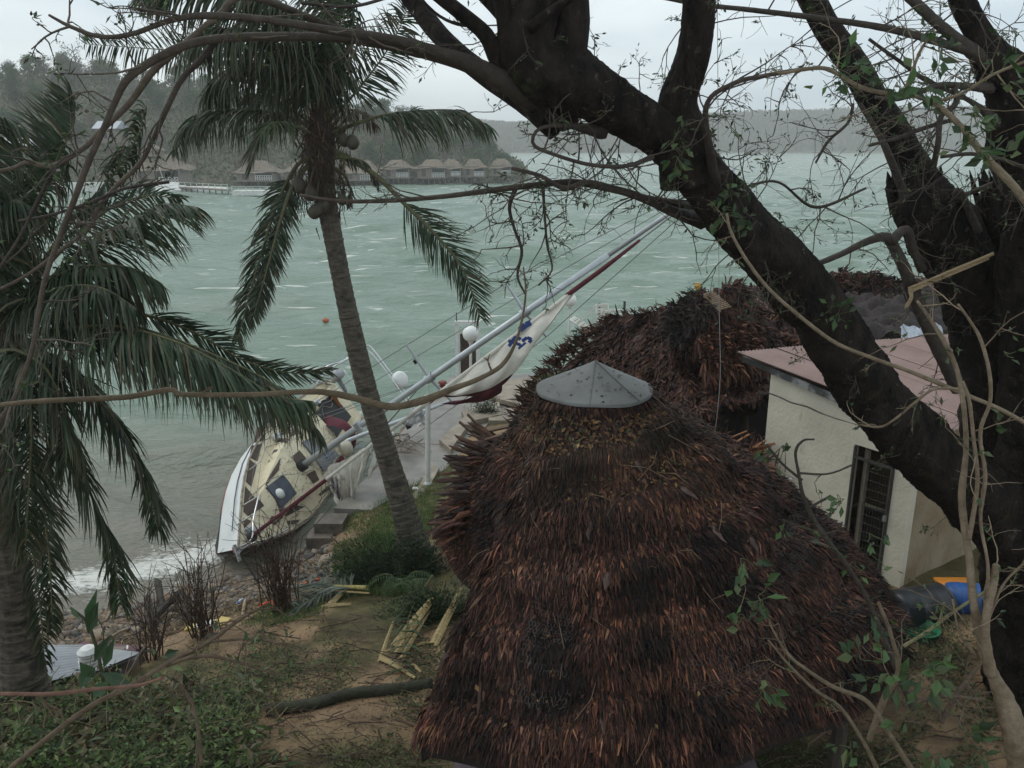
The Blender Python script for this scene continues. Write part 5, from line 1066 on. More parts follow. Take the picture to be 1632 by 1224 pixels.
# deck hardware: pulpit, stanchions, lifelines, ropes, anchor windlass
stn = mat('stainless', (.6, .6, .6), (.5, .5, .5), rough=.22, metal=.85)
for side in (-1, 1): part(MB().tube(smooth_path([(3.9, side * .6, 1.32), (4.0, side * .6, 2.0), (4.15, side * .58, 2.1), (4.9, side * .34, 2.12), (5.45, side * .06, 2.1), (5.35, side * .04, 1.5)], 4), .022, 7), 'pulpit', stn, True)
part(MB().tube([(4.6, -.4, 1.36), (4.65, -.4, 2.1)], .02, 6), 'pulpit_leg', stn); part(MB().tube([(4.6, .4, 1.36), (4.65, .4, 2.1)], .02, 6), 'pulpit_leg', stn)
for side in (-1, 1):
    sp3 = [-4.4, -3, -1.6, -.2, 1.2, 2.5]
    for x in sp3: part(MB().tube([(x, side * (hb(x) - .06), shz(x)), (x, side * (hb(x) - .04), shz(x) + .62)], .014, 6), 'stanchion', stn)
    for hh_ in (.32, .61): part(MB().tube([(x, side * (hb(x) - .04), shz(x) + hh_) for x in sp3 + [3.9]], .007, 4), 'lifeline', wire)
b = MB(); b.box((4.55, 0, 1.5), (.3, .22, .16)); b.lathe([(0.1, 0), (.08, .1), (.1, .2), (0, .21)], (4.4, .12, 1.5), 10); b.lathe([(0.07, 0), (.06, .1), (.08, .14), (0, .15)], (4.65, -.15, 1.5), 10); part(b, 'windlass', M['steel'])
b = MB(); b.bar((4.5, .05, 1.58), (5.5, .05, 1.5), .06); b.bar((5.3, -.15, 1.45), (5.5, .25, 1.4), .09, .05); b.bar((5.3, .05, 1.5), (5.2, .05, 1.2), .07, .04); part(b, 'anchor', M['steel']); part(MB().tube([(5.28, -.1, 1.38), (5.36, 0, 1.36), (5.28, .1, 1.38)], .05, 6), 'red_bow_fitting', red_)
RB = np.random.default_rng(8)
for k in range(16):
    x0 = RB.uniform(-3, 4); y0 = RB.uniform(-.9, .9); pth = [(x0, y0, topz(x0, y0) + .04)]
    for j in range(5): x0 -= RB.uniform(.05, .6); y0 += RB.normal() * .28; y0 = max(-1.1, min(1.3, y0)); pth.append((x0, y0, topz(x0, y0) + .04 + abs(RB.normal()) * .05))
    part(MB().tube(smooth_path(pth, 4), .013, 4), 'loose_rope', rope)
part(MB().lathe([(.14, 0), (.1, .04), (.1, .16), (.13, .18), (0, .18)], (.2, -1.05, 1.15), 12), 'winch', M['steel'])
for k in range(6):
    y0 = .2 + .12 * k; pth = [(.9, .1, 1.8), (.6, y0 * .5, 2.0), (-.4, y0, 1.75), (-1.6, y0 * 1.4, 1.65)]; part(MB().tube(smooth_path(pth, 4), .01, 4), 'halyard', rope)
# low side dirt: leaf bits on deck as scattered black leaf fragments
N = 420; x = RB.uniform(-1.8, 3.0, N); y = RB.uniform(-.85, .95, N) * np.interp(x, [-2, 0, 3.3], [1, 1, .6]); z = np.array([topz(a_, c_) for a_, c_ in zip(x, y)]) + .028
b = MB().leaves(np.stack([x, y, z], -1), unit(np.stack([RB.normal(0, 1, N), RB.normal(0, 1, N), 0 * x], -1)), np.tile((0, 0, 1.), (N, 1)), RB.uniform(.03, .1, N), RB.uniform(.01, .03, N), np.tile((.05, .035, .02), (N, 1)) * RB.uniform(.3, 1.5, (N, 1)))
o = b.build('leaf_fragments', M['leaf'], boat, world=False); tag(o, kind='stuff')
# stern arch with radome, solar slats, outboard
def wt(pts, r, nm, m, n=7, par=None): 
    q = toL(np.array([P(*p) for p in pts])); return part(MB().tube(smooth_path(q, 4), r, n), nm, m, True, par)
arch = wt([(494, 613, 27.0), (520, 585, 27.2), (545, 576, 27.5), (572, 560, 27.8), (583, 552, 27.9), (592, 554, 27.9), (618, 588, 27.4), (643, 622, 27.0), (664, 656, 26.5), (676, 676, 26.2)], .035, 'stern_arch', stn)
wt([(500, 616, 26.6), (526, 588, 26.8), (574, 564, 27.4), (588, 560, 27.5), (614, 590, 27.1), (640, 626, 26.6), (660, 660, 26.1)], .025, 'arch_tube', stn, par=arch)
wt([(560, 575, 27.5), (600, 628, 27.0)], .012, 'arch_tube', stn, par=arch); wt([(548, 590, 27.4), (570, 620, 27.0), (588, 640, 26.8)], .014, 'arch_tube', stn, par=arch); wt([(672, 655, 26.4), (676, 668, 26.2), (646, 700, 25.8), (628, 716, 25.5)], .03, 'arch_tube', stn, par=arch)
c_ = toL(P(638, 605, 27.2)); ax_ = toL(P(660, 596, 26.6)) - c_; ax_ = unit(ax_); x_a = unit(np.cross(ax_, (0, 0, 1.))); Rm = np.stack([x_a, np.cross(ax_, x_a), ax_], 1)
part(MB().lathe([(0, -.14), (.28, -.13), (.32, -.08), (.33, .03), (.29, .1), (.2, .14), (0, .15)], c_, 20, Rm), 'radar_dome', mat('white_dome', (.78, .78, .76), (.7, .7, .68), rough=.4), True, arch)
slm = mat('slat_grey', (.16, .15, .15), (.1, .095, .095), rough=.6, scale=6)
for k in range(7):
    f = k / 6; a_, c_ = toL(P(494 + 22 * f, 606 - 20 * f, 26.9)), toL(P(534 - 4 * f, 615 - 30 * f, 26.6)); part(MB().bar(a_, c_, .09, .03), 'solar_slat', slm, par=arch)
c_ = toL(P(537, 598, 26.4)); ax_ = unit(toL(P(548, 590, 26.2)) - c_); x_a = unit(np.cross(ax_, (0, 0, 1.))); Rm = np.stack([x_a, np.cross(ax_, x_a), ax_], 1)
ob = part(MB().lathe([(0, -.28), (.14, -.27), (.19, -.22), (.2, .15), (.17, .24), (0, .27)], c_, 16, Rm), 'outboard_motor', mat('outboard_grey', (.38, .39, .4), (.32, .33, .34), rough=.5), True); q = toL(np.array([P(540, 606, 26.4), P(550, 622, 26.2), P(553, 632, 26.1)])); part(MB().tube(q, [.09, .07, .04], 8), 'motor_leg', slm, par=ob)
wt([(484, 640, 26.4), (520, 655, 26.1), (560, 648, 26.0)], .01, 'lifeline', wire); 
# jumble of rope and branches on the quay below the boom
g = GT(635, 712); g[2] = 1.06; t = thing('rope_heap', 'heap of torn rope, twigs and white cloth on the quay under the boom', 'debris', g); b = MB()
for k in range(26):
    p0 = G(RB.uniform(606, 664), RB.uniform(702, 720), 1.08) ; b.tube(smooth_path([p0, p0 + (RB.normal() * .3, RB.normal() * .3, RB.uniform(.0, .35)), p0 + (RB.normal() * .5, RB.normal() * .5, .02)], 4), RB.uniform(.008, .02), 4, col=np.array((.3, .24, .18)) * RB.uniform(.3, 1.8))
b.build('rope_tangle', M['bark_small'], t); q = G(620, 703, 1.1); b = MB().lathe([(.0, .32), (.16, .3), (.2, .2), (.16, .05), (0, .02)], q, 9); b.build('cloth_bundle', M['white_paint'], t, True); q = G(606, 715, 1.1); MB().lathe([(0, .22), (.13, .18), (.16, .08), (.12, 0)], q, 9).build('maroon_rag', maroon, t, True)
for px, py in ((672, 738), (662, 781)): g = GT(px, py); t = thing('litter', 'scrap of white litter on the grass ' + ('by the lamp post top edge' if py < 750 else 'between the palm and the bare lamp post'), 'litter', g); MB().box(g + (0, 0, .04), (.14, .1, .05), np.array(Euler((.3, .2, .5)).to_matrix())).build('scrap', M['white_paint'], t)
# ---------------------------------------------------------------- green litter, grass, shrubs, things on the ground
GR = np.random.default_rng(77)
def onground(px, py):
    z = np.full(len(px), 1.6)
    r = (px - 816) / F; u = (612 - py) / F
    for _ in range(18):
        k = (z - CH) / (-sP + u * cP); z = .5 * z + .5 * hgt(r * k, (cP + u * sP) * k)
    return np.stack([r * k, (cP + u * sP) * k, z], -1)
greens = np.array([(.05, .085, .022), (.075, .115, .03), (.035, .06, .02), (.10, .12, .04), (.09, .08, .035), (.13, .10, .05)])
def litter(px, py, Ls, hs, cols, name, lab, flat=.5):
    g = onground(px, py); N = len(g); g[:, 2] += abs(GR.normal(0, 1, N)) * hs; d = unit(GR.normal(0, 1, (N, 3)) * (1, 1, flat)); cl = cols[GR.integers(len(cols), size=N)] * GR.uniform(.4, 1.35, (N, 1))
    o = MB().leaves(g, d, unit(GR.normal(0, .6, (N, 3)) + (0, 0, 1)), GR.uniform(.5, 1.3, N) * Ls, GR.uniform(.22, .5, N) * Ls, cl).build(name, M['leaf']); return tag(o, lab, kind='stuff')
# brush pile bottom left: fine ferny foliage
N = 52000; px = GR.uniform(-60, 470, N); py = GR.uniform(1085, 1260, N); dens = wn(px, py, .03, 2) + .7 * wn(px, py, .07, 3); edge_ = np.clip((400 + 110 * wn(px, py, .02, 44) - px) / 160, 0, 1) * np.clip((py - 1080 - .05 * px) / 30, 0, 1); k_ = GR.random(N) < np.clip(edge_ * (.62 + 1.1 * dens), 0, 1)
litter(px[k_], py[k_], .095, .16, greens[[0, 3, 1, 2, 1, 3]] * 1.7, 'fallen_foliage', 'heap of torn green foliage covering the bottom left corner')
N = 5000; px = 430 - 490 * GR.beta(2.2, 1.3, N) + 40; py = GR.uniform(1095, 1260, N); litter(px, py, .2, .14, np.vstack([greens * 1.5, [(.18, .14, .07)]]), 'long_leaves', 'long narrow torn leaves on top of the green heap')
b = MB()
for k in range(420):
    g = onground(np.array([470 - 510 * GR.beta(2, 1.3)]), np.array([GR.uniform(1095, 1250)]))[0] + (0, 0, GR.uniform(.02, .25)); a = GR.uniform(0, 6.28); L_ = GR.uniform(.2, .9); d = np.array((math.cos(a), math.sin(a), GR.uniform(-.1, .35))); b.tube(smooth_path([g, g + d * L_ * .5 + GR.normal(0, .05, 3), g + d * L_ + GR.normal(0, .07, 3)], 3), GR.uniform(.003, .010), 4, caps=False, col=np.array((.16, .13, .07)) * GR.uniform(.4, 1.5))
tag(b.build('brush_stems', M['bark_small']), 'thin broken stems poking out of the green heap', 'stems', kind='stuff')
N = 46000; px = GR.uniform(300, 760, N); py = GR.uniform(960, 1260, N); dens = .9 * wn(px, py, .022, 12) + .8 * wn(px, py, .055, 13) + .22; dens += np.clip((px - 560) / 200, 0, .6) * (py < 1150) ; k_ = GR.random(N) < np.clip(dens * 1.6 - .15, 0, 1)
litter(px[k_], py[k_], .06, .03, greens * 1.5, 'scattered_leaves', 'torn leaves and weeds scattered over the brown earth')
N = 16000; px = GR.uniform(-40, 760, N); py = GR.uniform(1010, 1260, N); litter(px, py, .035, .012, np.array([(.12, .08, .045), (.2, .14, .08), (.07, .05, .03), (.09, .1, .04)]), 'leaf_crumbs', 'fine brown debris on the bare earth')
N = 42000; px = GR.uniform(1150, 1720, N); py = GR.uniform(985, 1260, N); dens = .8 * wn(px, py, .02, 22) + .7 * wn(px, py, .06, 23) + .5; k_ = GR.random(N) < np.clip(dens, 0, 1)
litter(px[k_], py[k_], .065, .05, greens * 1.3, 'ground_litter', 'thick leaf litter under the trees at lower right')
# twiggy debris
b = MB(); 
for k in range(420):
    px, py = (GR.uniform(380, 740), GR.uniform(990, 1224)) if k % 3 else (GR.uniform(1200, 1620), GR.uniform(1040, 1224))
    g = onground(np.array([px]), np.array([py]))[0] + (0, 0, .03); a = GR.uniform(-.7, .7) + (math.pi if GR.random() < .5 else 0); L_ = GR.uniform(.15, .8); d = np.array((math.cos(a), math.sin(a), .05)); b.tube([g, g + d * L_ * .5 + GR.normal(0, .04, 3) + (0, 0, .03), g + d * L_ + GR.normal(0, .05, 3)], GR.uniform(.004, .012), 4, caps=False, col=np.array((.13, .09, .06)) * GR.uniform(.3, 1.4))
tag(b.build('ground_twigs', M['bark_small']), 'broken twigs lying all over the ground', 'twigs', kind='stuff')
# grass on the lawn strip
def grass(poly_px, N, h, cols, nm, lab):
    p = np.array(poly_px, float); px = GR.uniform(p[:, 0].min(), p[:, 0].max(), N); py = GR.uniform(p[:, 1].min(), p[:, 1].max(), N); ins = np.zeros(N, bool); j = len(p) - 1
    for i in range(len(p)):
        c_ = ((p[i, 1] > py) != (p[j, 1] > py)) & (px < (p[j, 0] - p[i, 0]) * (py - p[i, 1]) / (p[j, 1] - p[i, 1] + 1e-9) + p[i, 0]); ins ^= c_; j = i
    px, py = px[ins], py[ins]; g = onground(px, py); n_ = len(g); d = unit(GR.normal(0, .35, (n_, 3)) + (0, 0, 1)); L_ = GR.uniform(.4, 1.2, (n_, 1)) * h; cl = cols[GR.integers(len(cols), size=n_)] * GR.uniform(.6, 1.3, (n_, 1))
    o = MB().strips(np.stack([g, g + d * L_ * .6, g + d * L_ + GR.normal(0, .3, (n_, 3)) * L_], 1), unit(GR.normal(0, 1, (n_, 3)) * (1, 1, .1)), np.tile((.014, .011, .003), (n_, 1)), cl).build(nm, M['leaf']); tag(o, lab, kind='stuff')
gc = np.array([(.11, .20, .04), (.14, .23, .05), (.08, .15, .035), (.18, .21, .07)])
grass([(560, 812), (600, 790), (655, 770), (690, 735), (715, 700), (735, 715), (700, 800), (680, 860), (600, 870), (545, 850)], 26000, .09, gc, 'lawn_grass', 'bright green grass strip between the quay and the front hut')
grass([(380, 1000), (430, 965), (470, 960), (520, 935), (560, 950), (500, 985), (430, 1000)], 9000, .08, gc, 'bank_grass', 'tuft of bright green grass on the bank above the beach')
grass([(530, 870), (600, 850), (640, 860), (650, 950), (560, 950), (530, 920)], 9000, .14, gc * .8, 'rough_grass', 'long grass round the foot of the palm')
def shrub(lab, px, py, w_, h_, n, lf, lw, cols, nm='shrub', kind_=0, dY=.5):
    g = GT(px, py); t = thing(nm, lab, 'shrub', g); b = MB()
    c = g + np.stack([GR.normal(0, w_ * .32, n), GR.normal(0, w_ * .32, n) * dY, abs(GR.normal(0, h_ * .42, n))], -1); d = unit(c - g + GR.normal(0, .5, (n, 3)) + (0, 0, .3)) if kind_ else unit(GR.normal(0, 1, (n, 3)) + (0, 0, .3))
    b.leaves(c, d, unit(GR.normal(0, 1, (n, 3)) + (0, 0, .6)), GR.uniform(.5, 1.3, n) * lf, GR.uniform(.7, 1.3, n) * lw, cols[GR.integers(len(cols), size=n)] * GR.uniform(.5, 1.35, (n, 1))); tag(b.build('foliage', M['leaf'], t), kind='stuff')
    s_ = MB()
    for k in range(9): e = g + np.array((GR.normal() * w_ * .4, GR.normal() * w_ * .3, GR.uniform(.4, 1) * h_)); s_.tube([g, (g + e) / 2 + GR.normal(0, .05, 3), e], .012, 5, col=(.07, .05, .03))
    tag(s_.build('stems', M['bark_small'], t), kind='stuff'); return t
dg = np.array([(.03, .065, .02), (.045, .085, .025), (.02, .045, .018)])
shrub('dense dark green shrub at the foot of the tall palm', 598, 925, 1.3, .9, 5200, .10, .022, dg, kind_=1)
shrub('lower dark shrub right of the palm base against the hut', 668, 915, .9, .8, 3000, .10, .025, dg * .8, kind_=1)
shrub('ferny green bush under the left corner of the front hut', 690, 985, 1.1, .6, 3600, .10, .02, dg * 1.1, kind_=1)
shrub('small round dark green bush on the quay behind the torn thatch', 775, 668, .75, .75, 2600, .07, .025, dg * 1.1)
shrub('green plant growing on the slope below the shed corner', 1190, 775, .8, .9, 1500, .1, .025, dg)
# weed sprouting on the left edge of the second roof
g = P(888, 612, 20.6); t = thing('roof_weed', 'green weed growing on the left edge of the long thatched roof', 'plant', g); n = 700; c = g + GR.normal(0, 1, (n, 3)) * (.28, .2, .14); tag(MB().leaves(c, unit(GR.normal(0, 1, (n, 3)) + (0, 0, .4)), unit(GR.normal(0, 1, (n, 3))), GR.uniform(.05, .13, n), GR.uniform(.015, .04, n), np.array((.09, .13, .04)) * GR.uniform(.5, 1.4, (n, 1))).build('foliage', M['leaf'], t), kind='stuff')
# ferns
def fern(lab, px, py, s_):
    g = GT(px, py); t = thing('fern', lab, 'fern', g)
    for k in range(7):
        a = GR.uniform(0, 6.28); d = np.array((math.cos(a), math.sin(a), 0)); q = smooth_path([g, g + d * .3 * s_ + (0, 0, .45 * s_), g + d * .75 * s_ + (0, 0, .5 * s_), g + d * 1.1 * s_ + (0, 0, .25 * s_)], 6); n = 34; i = np.linspace(2, len(q) - 1, n).astype(int).repeat(2); sd = np.tile([-1, 1], n); tn = unit(np.gradient(q, axis=0))[i]; sdv = unit(np.cross(tn, (0, 0, 1.))) * sd[:, None]; b = MB(); b.tube(q, .006, 4, col=(.1, .12, .04))
        b.leaves(q[i], unit(sdv + tn * .4 - (0, 0, .2)), np.tile((0, 0, 1.), (len(i), 1)), .22 * s_ * np.sin(np.linspace(.5, 3.0, n)).repeat(2), np.full(len(i), .035 * s_), np.array((.06, .12, .035)) * GR.uniform(.6, 1.3, (len(i), 1))); b.build('fern_leaf', M['leaf'], t)
fern('bright green fern hanging beside the hut thatch at left', 672, 975, .75); fern('fern in the shade between the fern clump and the palm', 640, 935, .7)
# cut palm fronds, boards and straps on the bank
def ground_frond(lab, pts, L, col, n=40, nm='fallen_frond', rc=(.42, .36, .14), rr=.05, gw=(0, 0, -.3), c=.1):
    gs = [GT(x, y) + (0, 0, h) for x, y, h in pts]; t = thing(nm, lab, 'palm frond', gs[0])
    Pq = [(0, 0, 0)]; q = smooth_path(np.array(gs), 8); MB().tube(q, np.linspace(rr, rr * .25, len(q)), 6, col=rc).build('midrib', M['bark_small'], t, True)
    i = np.linspace(3, len(q) - 1, n).astype(int).repeat(2); sd = np.tile([-1, 1], n); tn = unit(np.gradient(q, axis=0))[i]; A_ = unit(np.cross(tn, (0, 0, 1.))) * sd[:, None]; N = len(i); d = unit(A_ + tn * .8 + GR.normal(0, .18, (N, 3)) + (0, 0, .12)); Ll = L * GR.uniform(.6, 1.1, (N, 1)); B_ = q[i]
    b = MB().strips(np.stack([B_, B_ + d * Ll * .5 + (0, 0, .03), B_ + d * Ll + (0, 0, -.05)], 1), unit(np.cross(d, GR.normal(0, .4, (N, 3)) + (0, 0, 1))), np.tile((.035, .035, .006), (N, 1)), col * GR.uniform(.6, 1.4, (N, 1))); tag(b.build('leaflets', M['frond'], t), kind='stuff')
ground_frond('fallen grey green palm frond with yellow midrib on the bank', [(585, 955, .25), (520, 948, .2), (468, 942, .12)], .75, np.array((.13, .16, .12)), 30)
ground_frond('second fallen pale frond spread below the yellow one', [(570, 925, .35), (520, 955, .2), (465, 975, .05)], .7, np.array((.11, .14, .11)), 26, rc=(.14, .16, .08), rr=.02)
ground_frond('torn green frond draped beside the split yellow stalks', [(690, 955, .5), (655, 1000, .3), (640, 1075, .1)], .4, np.array((.05, .08, .03)), 30, rc=(.12, .14, .06), rr=.02)
ym = mat('split_stalk', (.40, .31, .14), (.22, .15, .06), rough=.6, scale=8, stretch=(1, 5, 5), bump=.2)
def boards(lab, segs, nm='split_stalk', cat='palm stalk'):
    gs = [(GT(x0, y0) + (0, 0, h0), GT(x1, y1) + (0, 0, h1), w_) for x0, y0, h0, x1, y1, h1, w_ in segs]; t = thing(nm, lab, cat, gs[0][0])
    for a_, c_, w_ in gs: m_ = (a_ + c_) / 2 + (0, 0, .02); q = smooth_path([a_, m_, c_], 4); b = MB(); sd = unit(np.cross(c_ - a_, (0, -.5, 1.))) * w_ / 2; tp = np.linspace(1, .45, len(q))[:, None]; g_ = np.stack([q - sd * tp, q + (0, 0, .02), q + sd * tp, q - (0, 0, .025)], 1); b.grid(np.concatenate([g_, g_[:, :1]], 1)); b.build('stalk', ym, t)
boards('bundle of split yellow palm stalks standing in a bent heap left of the hut', [(628, 1035, .05, 690, 985, .42, .16), (632, 1045, .05, 688, 990, .35, .10), (640, 1050, .0, 686, 992, .25, .10), (605, 1055, .0, 628, 1015, .3, .08), (605, 1050, .05, 632, 1040, .08, .08), (607, 1052, .05, 662, 1085, .05, .10), (655, 1060, .02, 672, 1076, .05, .08), (664, 1030, .02, 690, 1028, .05, .06)])
boards('spotted yellow palm stalk lying against the thatch corner', [(690, 1030, .05, 735, 965, .35, .12), (694, 1032, .02, 732, 975, .25, .08)])
boards('thick yellow cut stalk base on the bank beside the fallen frond', [(512, 970, .03, 560, 966, .05, .10), (524, 968, .02, 545, 955, .12, .16)]); boards('pair of long flat yellow stalks lying across the fallen fronds', [(470, 947, .16, 588, 955, .22, .10), (480, 950, .14, 590, 960, .2, .06)])
om = mat('orange_strap', (.62, .10, .03), (.45, .06, .02), rough=.6, scale=8); t = thing('orange_strap', 'torn orange net strap lying on the bank by the stem clump', 'strap', GT(480, 945)); q = [GT(x, y) + (0, 0, h) for x, y, h in [(458, 950, .05), (472, 942, .1), (490, 938, .12), (510, 932, .14)]]; MB().tube(smooth_path(q, 6), .04, 6, rough=.35).build('strap', om, t); q = [GT(x, y) + (0, 0, .05) for x, y in [(416, 970), (428, 964), (436, 968)]]; MB().tube(smooth_path(q, 5), .045, 6, rough=.3).build('strap_end', om, t)
# mossy log
q = [GT(x, y) + (0, 0, .07) for x, y in [(425, 1138), (500, 1128), (560, 1112), (630, 1104), (690, 1096)]]; t = thing('fallen_log', 'long dark mossy log lying across the earth left of the hut', 'log', q[0]); MB().tube(smooth_path(q, 8), .085, 12, rough=.05).build('log', mat('mossy_bark', (.045, .05, .025), (.025, .022, .015), rough=.9, scale=5, bump=.6), t, True)
# bits on the beach
g = GT(262, 957); t = thing('driftwood', 'dark tangled driftwood with stubby arms on the gravel', 'driftwood', GT(265, 985)); b0 = GT(265, 985)
for pts in ([(235, 1002, .05), (262, 985, .25), (292, 965, .35)], [(262, 985, .2), (258, 970, .5), (254, 962, .6)], [(290, 966, .3), (300, 985, .2), (310, 1000, .05)], [(245, 998, .1), (240, 985, .3), (238, 975, .4)]):
    q = [GT(x, y) + (0, 0, h) for x, y, h in pts]; MB().tube(smooth_path(q, 5), [.07] * 10 + [.03], 8, rough=.15, col=(.05, .045, .035)).build('limb', M['bark_small'], t, True)
for lab, x0, y0, x1, y1 in (('pale driftwood plank half buried by the waterline', 180, 1018, 205, 1010), ('thin pale stick standing up from the pebbles', 386, 985, 392, 962)):
    a_, c_ = GT(x0, y0) + (0, 0, .05), GT(x1, y1) + (0, 0, .1); t = thing('driftwood', lab, 'driftwood', a_); MB().tube(smooth_path([a_, (a_ + c_) / 2 + (0, 0, .03), c_], 4), .03, 6, rough=.1, col=(.4, .3, .2)).build('stick', M['bark_small'], t)
g = GT(383, 963); t = thing('plastic_bottle', 'clear blue labelled plastic bottle lying among the stones', 'bottle', g); MB().lathe([(0, -.12), (.04, -.12), (.045, -.08), (.045, .06), (.02, .11), (.018, .14), (0, .14)], g + (0, 0, .06), 12, np.array(Euler((.5, .6, .2)).to_matrix())).build('body', mat('bottle_plastic', (.5, .58, .66), (.4, .48, .56), rough=.2, scale=3), t, True); MB().lathe([(.047, -.05), (.047, .02)], g + (0, 0, .06), 12, np.array(Euler((.5, .6, .2)).to_matrix())).build('label', mat('label_blue', (.1, .2, .5), rough=.4), t)
a = GT(322, 1000); t = thing('foam_board', 'white and yellow washed up board on the grass edge', 'board', a); q0, q1 = GT(310, 1000) + (0, 0, .04), GT(352, 995) + (0, 0, .04); MB().bar(q0, q1, .22, .05).build('board', M['white_paint'], t); MB().bar(GT(345, 1000) + (0, 0, .05), GT(362, 990) + (0, 0, .06), .25, .06).build('board_end', mat('yellow_foam', (.6, .45, .15), rough=.6), t); MB().bar(GT(296, 1004) + (0, 0, .03), GT(312, 1001) + (0, 0, .04), .2, .05).build('board_end', bpy.data.materials['yellow_foam'], t)
# ---- grey tin roof low at the left, with its vent
rt = thing('tin_roof_hut', 'low grey corrugated tin roof with a maroon ridge at the bottom left', 'roof', GT(140, 1075)); tin = mat('grey_tin', (.36, .375, .39), (.27, .285, .30), rough=.45, scale=1.5, metal=.15, bump=.1)
c00, c10, c01, c11 = P(68, 1090, 11.2), P(140, 1078, 11.5), P(72, 1032, 12.6), P(150, 1028, 12.9)
a_, c_ = P(60, 1030, 12.9), P(150, 1029, 13.2); e_, f__ = P(40, 1098, 10.8), P(150, 1070, 11.6); g_ = []
for i in range(12):
    r0 = []; s_ = i / 11
    for j in range(97):
        t_ = j / 96; q = (a_ * (1 - s_) + c_ * s_) * (1 - t_) + (e_ * (1 - s_) + f__ * s_) * t_; r0.append(q + (0, 0, .025 * math.cos(t_ * 2 * math.pi * 12)))
    g_.append(r0)
MB().grid(g_).build('corrugated_sheet', tin, rt, True)
q = [P(140, 1030, 13.2), P(222, 1039, 12.6), P(215, 1044, 12.4), P(150, 1071, 11.6)]; b = MB(); b.add(q, [(0, 1, 2, 3)]); b.add([x - np.array((0, 0, .05)) for x in q], [(3, 2, 1, 0)]); b.build('smooth_sheet', tin, rt)
mrn = mat('maroon_ridge', (.12, .05, .055), (.08, .035, .04), rough=.6); MB().bar(P(128, 1027, 13.3), P(152, 1040, 12.6), .18, .05).build('ridge_cap', mrn, rt); MB().bar(P(150, 1030, 13.3), P(222, 1036, 12.9), .16, .06).build('ridge_cap', mrn, rt); MB().bar(P(203, 1029, 13.05), P(203, 1038, 12.9), .03, .02).build('joint', M['white_paint'], rt)
MB().box((a_ + f__) / 2 - (0, .0, .9), (2.0, 1.6, 1.2)).build('wall', M['far_wall'], rt)
g = P(142, 1052, 11.6); t = thing('roof_vent', 'white louvred vent on a post sticking up beside the grey tin roof', 'vent', g - (0, 0, 1.5)); MB().tube([g - (0, 0, 1.6), g - (0, 0, .05)], .07, 10).build('pipe', mat('grey_pipe', (.25, .25, .24), rough=.6), t)
for k in range(4): MB().lathe([(.05, .0), (.15 + .01 * (k < 2), 0), (.15 + .01 * (k < 2), .025), (.05, .04)], g + (0, 0, -.07 + k * .062), 18).build('louvre', M['white_paint'], t)
MB().lathe([(.16, 0), (.1, .06), (0, .085)], g + (0, 0, .17), 18).build('cap', M['white_paint'], t)
